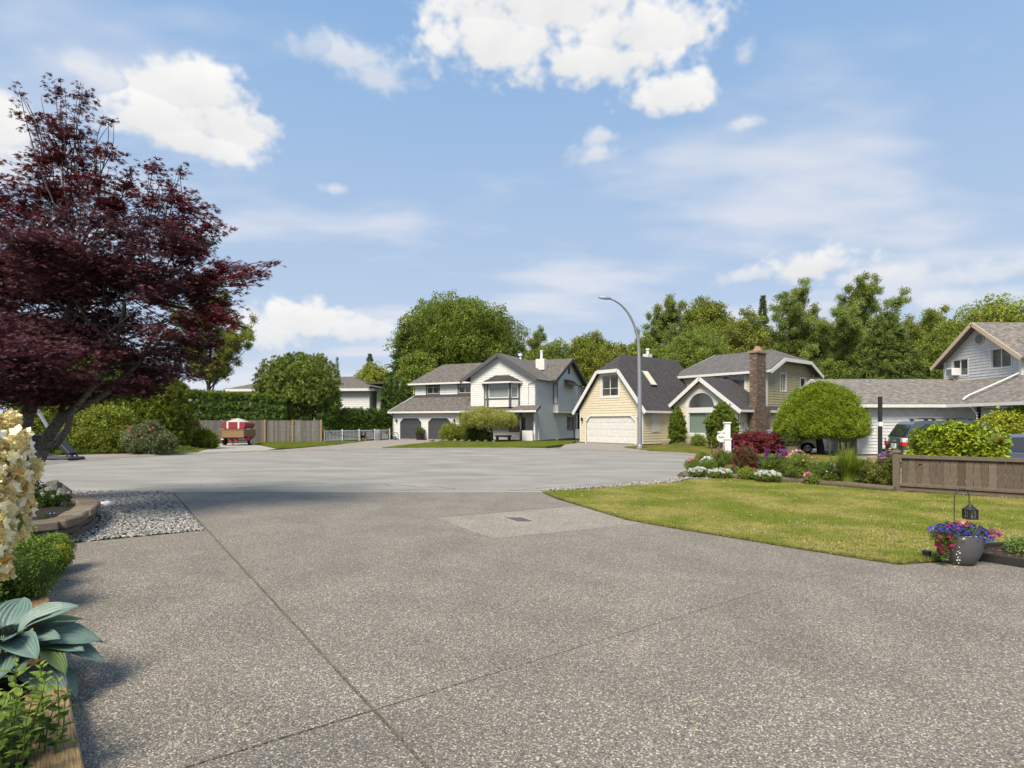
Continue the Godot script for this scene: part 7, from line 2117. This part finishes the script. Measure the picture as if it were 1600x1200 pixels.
	# tall grass clump
	var gr := thing("ornamental_grass", "tall fountain of bright green grass in the flower border", "grass clump", on(1325, 757, 0.07), 0.0, "plants of the flower border")
	var bb := MB.new()
	for k in 800:
		var a := rnd(0, TAU); var lean := pow(rng.randf(), 0.7) * 1.05
		var dd := V(cos(a), 0, sin(a)); var h := rnd(0.5, 0.95)
		var p := dd * rnd(0, 0.14)
		var side := V(-sin(a), 0, cos(a)) * rnd(0.010, 0.018)
		var pr := p
		bb.col = Color(0.15, 0.21, 0.02).lerp(Color(0.3, 0.35, 0.045), rng.randf())
		for j in range(1, 5):
			var f := j / 4.0
			var q := p + dd * lean * 0.6 * f * f * h + V(0, h * (f - lean * 0.42 * f * f * f), 0)
			bb.quad(pr - side * (1.1 - (j - 1) / 4.0), pr + side * (1.1 - (j - 1) / 4.0), q + side * (1.1 - f), q - side * (1.1 - f))
			pr = q
	obj("blades", bb, M.blade, gr)
	gr.scale = Vector3.ONE * 1.2
	bb = MB.new()
	for k in 9:
		var x := rnd(-0.4, 0.1)
		bb.col = Color(0.16, 0.18, 0.05)
		bb.tube(PackedVector3Array([V(x * 0.5, 0, 0), V(x, 0.66, rnd(-0.1, 0.1)), V(x, 0.92, 0)]), PackedFloat32Array([0.004, 0.006, 0.009]), 5)
	obj("flower_spikes", bb, M.blade, gr)

func pot_and_lantern() -> void:
	var p := V(5.39, 0, -6.86)
	var t := thing("garden_pot", "round dark grey stone look pot at the edge of the lawn", "pot", p)
	var b := MB.new(); b.lathe(pv([0.0, 0.0, 0.13, 0.0, 0.17, 0.04, 0.215, 0.14, 0.24, 0.26, 0.245, 0.34, 0.245, 0.37, 0.222, 0.372, 0.218, 0.33, 0.0, 0.31]), fr(V(0, 0, 0)), 32); obj("bowl", b, M.pot_stone, t)
	var f := thing("potted_flowers", "blue, magenta and white flowers spilling over the grey pot", "flowers", p + V(0, 0.33, 0))
	b = MB.new()
	for k in 14: limb(b, V(rnd(-0.1, 0.1), -0.02, rnd(-0.1, 0.1)), V(rnd(-0.3, 0.26), rnd(0.05, 0.17), rnd(-0.2, 0.25)), 0.006, 0.003, 0.1, 4)
	obj("stem", b, M.bark, f)
	var g1 := Color(0.05, 0.09, 0.015); var g2 := Color(0.12, 0.17, 0.03)
	crown(f, "foliage", "box", "leaf", [[V(0, 0.06, 0), V(0.26, 0.1, 0.25)], [V(-0.24, 0.02, 0.1), V(0.15, 0.1, 0.14)], [V(-0.27, -0.1, 0.12), V(0.06, 0.2, 0.07)], [V(0.22, 0.04, 0.1), V(0.14, 0.08, 0.12)]], 420, 0.045, g1, g2, 0.6)
	var ts := []; var cs := []
	var put := func(n: int, c: Vector3, r: Vector3, col: Color, s: float) -> void:
		for k in n:
			var q := ball(); q.y = absf(q.y) * 0.9 if r.y < 0.12 else q.y
			ts.append(Transform3D((Basis(Vector3.UP, rnd(0, TAU)) * Basis(V(1, 0, 0), rnd(0.2, 1.4))).scaled(Vector3.ONE * s * rnd(0.7, 1.25)), c + q * r)); cs.append(tint(col, col, 0.3))
	put.call(300, V(0.02, 0.06, 0.02), V(0.25, 0.1, 0.24), Color(0.07, 0.07, 0.42), 0.014)
	put.call(160, V(-0.2, 0.05, 0.06), V(0.2, 0.11, 0.18), Color(0.09, 0.08, 0.46), 0.014)
	put.call(70, V(0.1, -0.02, 0.2), V(0.14, 0.08, 0.06), Color(0.05, 0.06, 0.5), 0.014)
	put.call(60, V(-0.28, -0.06, 0.14), V(0.08, 0.13, 0.08), Color(0.45, 0.015, 0.12), 0.024)
	put.call(14, V(-0.1, 0.12, 0.1), V(0.12, 0.05, 0.1), Color(0.4, 0.02, 0.14), 0.022)
	put.call(44, V(0.27, 0.03, 0.1), V(0.14, 0.07, 0.1), Color(0.5, 0.08, 0.3), 0.022)
	put.call(12, V(0.03, 0.16, 0.05), V(0.07, 0.04, 0.06), Color(0.75, 0.3, 0.3), 0.025)
	put.call(36, V(-0.2, -0.18, 0.18), V(0.06, 0.16, 0.05), Color(0.78, 0.78, 0.7), 0.01)
	put.call(30, V(0.0, -0.02, 0.23), V(0.2, 0.07, 0.04), Color(0.78, 0.78, 0.7), 0.01)
	many("flowers", F.flower[0], M.petal, ts, cs, f)
	# shepherd's hook and lantern
	var hk := thing("hook_stand", "thin black shepherd's hook standing in the flower pot", "hook", p + V(-0.06, 0.3, 0.0))
	var pts := PackedVector3Array([V(0, 0, 0), V(0, 0.3, 0), V(0.005, 0.5, 0)]); var rs := PackedFloat32Array([0.005, 0.005, 0.005])
	for k in range(1, 12):
		var a := PI * k / 11.0
		pts.append(V(0.093 - cos(a) * 0.088, 0.5 + sin(a) * 0.1, 0)); rs.append(0.005)
	pts.append(V(0.18, 0.44, 0)); rs.append(0.005)
	for k in 5:
		var a := -PI * 0.1 - k * 0.6
		pts.append(V(0.2 + cos(a + PI) * 0.018, 0.42 + sin(a) * 0.016, 0)); rs.append(0.004)
	b = MB.new(); b.tube(pts, rs, 7); obj("rod", b, M.black_metal, hk)
	var la := thing("lantern", "small black candle lantern hanging from the shepherd's hook", "lantern", p + V(0.135, 0.535, 0.0))
	b = MB.new(); b.bx(V(-0.056, 0, -0.056), V(0.056, 0.012, 0.056)); b.bx(V(-0.06, 0.108, -0.06), V(0.06, 0.118, 0.06))
	for x in [-0.05, 0.05]:
		for z in [-0.05, 0.05]: b.bx(V(x - 0.006, 0.01, z - 0.006), V(x + 0.006, 0.11, z + 0.006))
	obj("frame", b, M.black_metal, la)
	for k in 4:
		var fb := Basis(Vector3.UP, k * PI / 2)
		b = MB.new(); b.box(Transform3D(fb, fb * V(0, 0.06, 0.05)), V(0.005, 0.096, 0.005)); b.box(Transform3D(fb, fb * V(0, 0.06, 0.05)), V(0.09, 0.005, 0.005)); b.box(Transform3D(fb, fb * V(-0.036, 0.06, 0.05)), V(0.02, 0.096, 0.004)); b.box(Transform3D(fb, fb * V(0.036, 0.06, 0.05)), V(0.02, 0.096, 0.004)); obj("glazing_bar", b, M.black_metal, la)
		b = MB.new(); b.box(Transform3D(fb, fb * V(0, 0.06, 0.047)), V(0.094, 0.096, 0.002)); obj("pane", b, M.glass, la)
	b = MB.new(); b.lathe(pv([0.078, 0.118, 0.03, 0.16, 0.026, 0.172, 0.0, 0.176]), fr(V(0, 0, 0), PI / 4), 4); obj("roof", b, M.black_metal, la)
	b = MB.new(); b.lathe(pv([0.0, 0.012, 0.02, 0.012, 0.02, 0.06, 0.0, 0.062]), fr(V(0, 0, 0)), 12); obj("candle", b, M.candle, la)
	b = MB.new(); b.tube(PackedVector3Array([V(-0.012, 0.174, 0), V(-0.012, 0.2, 0), V(0, 0.212, 0), V(0.012, 0.2, 0), V(0.012, 0.174, 0)]), PackedFloat32Array([0.002, 0.002, 0.002, 0.002, 0.002]), 5); obj("handle", b, M.black_metal, la)
	# small dark pot behind on the left
	b = MB.new(); b.lathe(pv([0.0, 0.0, 0.04, 0.0, 0.05, 0.09, 0.0, 0.08]), fr(V(5.14, 0.02, -7.05)), 12); tag(obj("plant_pot", b, M.black_metal), "small black plant pot in the grass left of the big pot", "pot")
	# edging of the mulch bed and a leafy plant
	for q in [[V(5.72, 0.04, -7.06), V(6.26, 0.04, -7.55), "behind the pot"], [V(6.26, 0.04, -7.55), V(9.2, 0.04, -7.78), "along the lawn side of the mulch"], [V(5.76, 0.04, -7.0), V(6.02, 0.04, -6.66), "nearest the pot on the driveway side"], [V(6.02, 0.04, -6.66), V(7.05, 0.04, -5.6), "along the driveway side of the mulch"]]:
		b = MB.new(); b.bar(q[0], q[1], 0.05, 0.13, 0.008); tag(obj("edging_beam", b, M.black_edging), "dark timber edging " + q[2], "edging")
	flower_plant("bed_plant", "small light green leafy plant in the mulch bed", V(6.42, 0.045, -7.2), 0.13, 0.2, Color(0.13, 0.2, 0.04), Color(0.25, 0.32, 0.1), "flower", 4, Color(0.4, 0.42, 0.25), 0.015, 0.06)
	var ts2 := []; var cs2 := []
	for q in scatter(plan([5.85, -7.0, 6.3, -7.45, 8.5, -7.6, 8.5, -5.2, 7, -5.75, 6.05, -6.7]), 260):
		ts2.append(Transform3D(Basis(Vector3.UP, rnd(0, TAU)) * Basis.from_scale(V(rnd(0.01, 0.035), 0.006, rnd(0.006, 0.014))), V(q.x, 0.055, -q.y))); cs2.append(tint(Color(0.14, 0.07, 0.035), Color(0.26, 0.16, 0.09)))
	tag(many("mulch", F.stone[0], M.stone, ts2, cs2), "brown bark mulch in the right hand bed", "mulch", "", "stuff")

# a broad ribbed leaf: length ln, width w, arching down
func hosta_leaf(ln: float, w: float, arch: float) -> MB:
	var b := MB.new()
	var nu := 9; var nv := 16
	var pt := func(i: int, j: int) -> Vector3:
		var u := float(i) / nu; var v := float(j) / nv * 2.0 - 1.0
		var wide := w * 0.5 * pow(sin(PI * pow(clampf(u, 0, 1), 0.7)), 0.62) if u < 1.0 else 0.0
		var x := v * wide
		var y := -arch * u * u * ln + absf(v) * wide * 0.28 + 0.0035 * cos(v * PI * 8.0) * sin(PI * u) + 0.008 * sin(u * 9.0 + v * 2.0) * absf(v)
		return V(x, y, u * ln)
	for i in nu:
		for j in nv:
			var p0: Vector3 = pt.call(i, j); var p1: Vector3 = pt.call(i, j + 1); var p2: Vector3 = pt.call(i + 1, j + 1); var p3: Vector3 = pt.call(i + 1, j)
			b.tri(p0, p2, p1); b.tri(p0, p3, p2)
	return b

func left_planter() -> void:
	# timbers
	var dirv := V(-0.66, 0, -0.752).normalized()
	var pl := thing("planter_edge", "new tan timber edging the planting bed on the left", "edging", Vector3.ZERO)
	var a := V(-1.56, 0.075, -2.0)
	for q in [[0.0, 2.42], [2.43, 4.95]]:
		var b := MB.new(); b.bx(V(-0.095, -0.08, -(q[1] - q[0]) * 0.5), V(0.095, 0.08, (q[1] - q[0]) * 0.5), 0.008)
		var o := obj("timber", b, M.timber, pl)
		o.transform = Transform3D(Basis(Vector3.UP.cross(dirv).normalized(), Vector3.UP, dirv), a + dirv * (q[0] + q[1]) * 0.5)
	# hosta
	var hosta := thing("hosta", "blue green hosta with broad ribbed leaves spilling over the timber", "plant", V(-3.12, 0.16, -3.42))
	hosta.scale = Vector3.ONE * 0.95
	mat("hosta_leaf", Color(0.135, 0.21, 0.17), 0.5, M.blotch, Vector3.ONE * 3.0, false).backlight_enabled = true
	mat("hosta_leaf_young", Color(0.15, 0.21, 0.055), 0.5, M.blotch, Vector3.ONE * 3.0, false).backlight_enabled = true
	for k in ["hosta_leaf", "hosta_leaf_young"]: M[k].backlight = Color(0.3, 0.3, 0.3)
	var shapes := [hosta_leaf(0.29, 0.23, 0.5).mesh(), hosta_leaf(0.26, 0.21, 0.3).mesh(), hosta_leaf(0.28, 0.2, 0.75).mesh()]
	for k in 56:
		var az := k * 2.399 + rnd(-0.2, 0.2)
		var ring := k / 56.0
		var el := lerpf(1.0, 0.12, ring) + rnd(-0.12, 0.12)
		var st := lerpf(0.14, 0.3, ring)
		var d := V(sin(az) * cos(el), sin(el), cos(az) * cos(el))
		var foot := V(sin(az) * 0.04, 0.02, cos(az) * 0.04)
		var at_ := foot + d * st + V(0, 0.14 * (1 - ring), 0)
		var o := obj("leaf", shapes[k % 3], M.hosta_leaf_young if k % 6 == 2 else M.hosta_leaf, hosta)
		var z := (d + V(0, -0.25, 0)).normalized()
		var x := Vector3.UP.cross(z).normalized()
		o.transform = Transform3D(Basis(x, z.cross(x), z).rotated(z, rnd(-0.35, 0.35)).scaled(Vector3.ONE * rnd(0.75, 1.12)), at_)
		var b := MB.new(); b.tube(PackedVector3Array([foot, foot.lerp(at_, 0.5) + V(0, 0.02, 0), at_ + z * 0.02]), PackedFloat32Array([0.008, 0.006, 0.004]), 5); obj("stalk", b, M.hosta_leaf_young, hosta)
	var h2 := thing("hosta", "hosta with two pale blue leaves above the small box bush", "plant", V(-4.95, 0.12, -5.1))
	for k in 7:
		var az := 0.6 + k * 0.75
		var o := obj("leaf", shapes[k % 3], M.hosta_leaf, h2)
		var z := V(sin(az) * 0.8, 0.15, cos(az) * 0.8).normalized(); var x := Vector3.UP.cross(z).normalized()
		o.transform = Transform3D(Basis(x, z.cross(x), z), V(sin(az) * 0.12, 0.62 + 0.02 * (k % 3), cos(az) * 0.12))
		var b := MB.new(); b.tube(PackedVector3Array([V(0, 0, 0), V(sin(az) * 0.06, 0.4, cos(az) * 0.06), V(sin(az) * 0.13, 0.62, cos(az) * 0.13)]), PackedFloat32Array([0.01, 0.008, 0.005]), 5); obj("stalk", b, M.hosta_leaf_young, h2)
	# soft upright green plant in the corner
	var mt := thing("mint_plant", "bright green leafy stems in the lower left corner", "plant", V(-2.22, 0.12, -2.48))
	for k in 74:
		var foot := V(rnd(-0.5, 0.1), 0, rnd(-0.34, 0.4))
		var tip := foot + V(rnd(-0.06, 0.1), rnd(0.28, 0.46), rnd(-0.06, 0.06))
		var b := MB.new()
		b.col = Color(0.12, 0.17, 0.03)
		b.tube(PackedVector3Array([foot, foot.lerp(tip, 0.5) + ball() * 0.015, tip]), PackedFloat32Array([0.004, 0.003, 0.002]), 5)
		for j in 7:
			var f := 0.25 + j * 0.125
			var p := foot.lerp(tip, minf(f, 1.0))
			var az := j * PI / 2 + k
			for sd in [0.0, PI]:
				var d := V(cos(az + sd), 0.15 + 0.5 * f * f, sin(az + sd))
				b.col = Color(0.10, 0.17, 0.03).lerp(Color(0.22, 0.29, 0.045), clampf(f - 0.3 + rnd(-0.2, 0.2), 0, 1))
				leaf(b, p, d, d.cross(Vector3.UP), (0.062 if f < 0.95 else 0.035) * rnd(0.8, 1.15), 0.032 if f < 0.95 else 0.018, 0.12, true)
		obj("leafy_stem", b, M.leaf, mt)
	# box bushes
	var g1 := Color(0.06, 0.11, 0.014); var g2 := Color(0.15, 0.22, 0.026)
	shrub("box_bush", "rounded small leaved box bush at the far end of the timber", V(-5.0, 0.1, -5.75), [[V(0.12, 0.2, 0.05), V(0.24, 0.24, 0.24)], [V(-0.2, 0.3, -0.05), V(0.3, 0.32, 0.28)]], "box", "leaf_gloss", 800, 0.066, g1, g2, 0.8)
	var yt := shrub("box_bush", "small bush with yellow green tips beside the driveway", V(-5.22, 0.05, -6.45), [[V(0, 0.18, 0), V(0.2, 0.2, 0.2)], [V(0.12, 0.12, 0.1), V(0.14, 0.14, 0.14)]], "box", "leaf_gloss", 420, 0.06, g1, g2, 0.8)
	crown(yt, "new_shoots", "box", "leaf_gloss", [[V(0.16, 0.16, 0.08), V(0.09, 0.15, 0.1)]], 100, 0.036, Color(0.26, 0.26, 0.015), Color(0.42, 0.38, 0.02), 0.8)
	shrub("box_bush", "bushy green shrub behind the cream hydrangea blooms", V(-4.5, 0.1, -4.6), [[V(0.42, 0.24, 0.5), V(0.3, 0.26, 0.3)], [V(0.15, 0.26, 0.55), V(0.36, 0.3, 0.36)], [V(-0.1, 0.35, 0), V(0.42, 0.4, 0.4)], [V(-0.5, 0.45, -0.4), V(0.5, 0.45, 0.5)], [V(0.1, 0.26, -0.45), V(0.32, 0.3, 0.3)], [V(0.7, 0.18, 0.85), V(0.26, 0.22, 0.26)], [V(0.3, 0.2, 1.0), V(0.36, 0.26, 0.36)]], "box", "leaf_gloss", 2400, 0.07, g1, g2, 0.82)
	# cream panicle hydrangea close to the camera
	var hy := thing("panicle_hydrangea", "cream white panicle hydrangea blooms close at the left edge", "shrub", V(-1.75, 0.1, -1.72))
	var o := V(-1.75, 0.1, -1.72)
	var stems := MB.new()
	stems.col = Color(0.1, 0.08, 0.05)
	var heads := [[-22, 668, 1.72, 1.0], [8, 676, 1.74, 0.95], [-8, 706, 1.66, 1.0], [24, 716, 1.76, 0.9], [38, 744, 1.78, 0.85], [8, 748, 1.66, 1.0], [-20, 760, 1.6, 1.1], [30, 782, 1.74, 0.9], [0, 792, 1.64, 1.0], [14, 826, 1.7, 0.85], [-14, 838, 1.6, 1.05], [-4, 880, 1.64, 0.85], [-40, 720, 1.6, 1.1], [-45, 800, 1.6, 1.1], [16, 700, 1.7, 0.9], [44, 728, 1.8, 0.7], [24, 760, 1.7, 0.9], [-24, 690, 1.66, 1.0], [-26, 730, 1.62, 1.0], [4, 770, 1.68, 0.9], [-6, 812, 1.62, 1.0], [-30, 860, 1.6, 1.0]]
	for q in heads:
		var c := at(q[0] - 3.0, q[1], q[2]) - o
		var ax := (V(0.35, 0.75, 0.25) + ball() * 0.45).normalized()
		var pn := MB.new()
		var s: float = q[3] * 1.12
		# fertile buds packed in a cone
		for k in int(300 * s):
			var f := rng.randf()
			var side := ball(); side = (side - ax * side.dot(ax)).normalized()
			var p := c + ax * (f - 0.45) * 0.13 * s + side * lerpf(0.05, 0.015, f) * s * sqrt(rng.randf() * 0.5 + 0.5)
			pn.col = Color(0.82, 0.68, 0.31).lerp(Color(0.88, 0.80, 0.50), rng.randf())
			var rr := rnd(0.004, 0.007)
			var u := ball(); var w := u.cross(ax).normalized()
			for j in 4: leaf(pn, p, (w.rotated(u, j * PI / 2) + u * 0.6), u.cross(w).rotated(u, j * PI / 2), rr * 1.8, rr * 1.5, 0.1)
		var head := obj("panicle", pn, M.petal, hy)
		# showy sepals
		for k in int(9 * s):
			var f := rng.randf()
			var side := ball(); side = (side - ax * side.dot(ax)).normalized()
			var p := c + ax * (f - 0.5) * 0.15 * s + side * lerpf(0.062, 0.025, f) * s
			var fl := MB.new()
			var cc := Color(0.84, 0.78, 0.52).lerp(Color(0.86, 0.83, 0.68), rng.randf())
			if rng.randf() < 0.05: cc = Color(0.62, 0.34, 0.08)
			var u := (side + ball() * 0.5 + ax * 0.3).normalized(); var w := u.cross(V(0.2, 1, 0.3)).normalized()
			for j in 4:
				fl.col = cc * rnd(0.94, 1.04)
				leaf(fl, p, w.rotated(u, j * PI / 2) + u * rnd(0.05, 0.35), u.cross(w).rotated(u, j * PI / 2), rnd(0.017, 0.024), rnd(0.018, 0.023), 0.12, true)
			obj("sepal_flower", fl, M.petal, head)
		stems.tube(PackedVector3Array([V(rnd(-0.15, 0.1), -0.1, rnd(-0.1, 0.1)), c * V(0.7, 0.6, 0.7) + V(-0.1, 0, 0), c - ax * 0.06]), PackedFloat32Array([0.009, 0.006, 0.004]), 6)
	obj("stems", stems, M.bark, hy)
	for k in 26:
		var f := MB.new()
		var c := at(rnd(-60, 28), rnd(690, 910), rnd(1.66, 1.85)) - o
		var d := (ball() + V(0.3, 0.1, 0.2)).normalized()
		f.col = Color(0.09, 0.14, 0.02).lerp(Color(0.26, 0.3, 0.04), rng.randf())
		leaf(f, c, d, d.cross(Vector3.UP), 0.075, 0.04, 0.1, true)
		obj("leaf", f, M.leaf, hy)
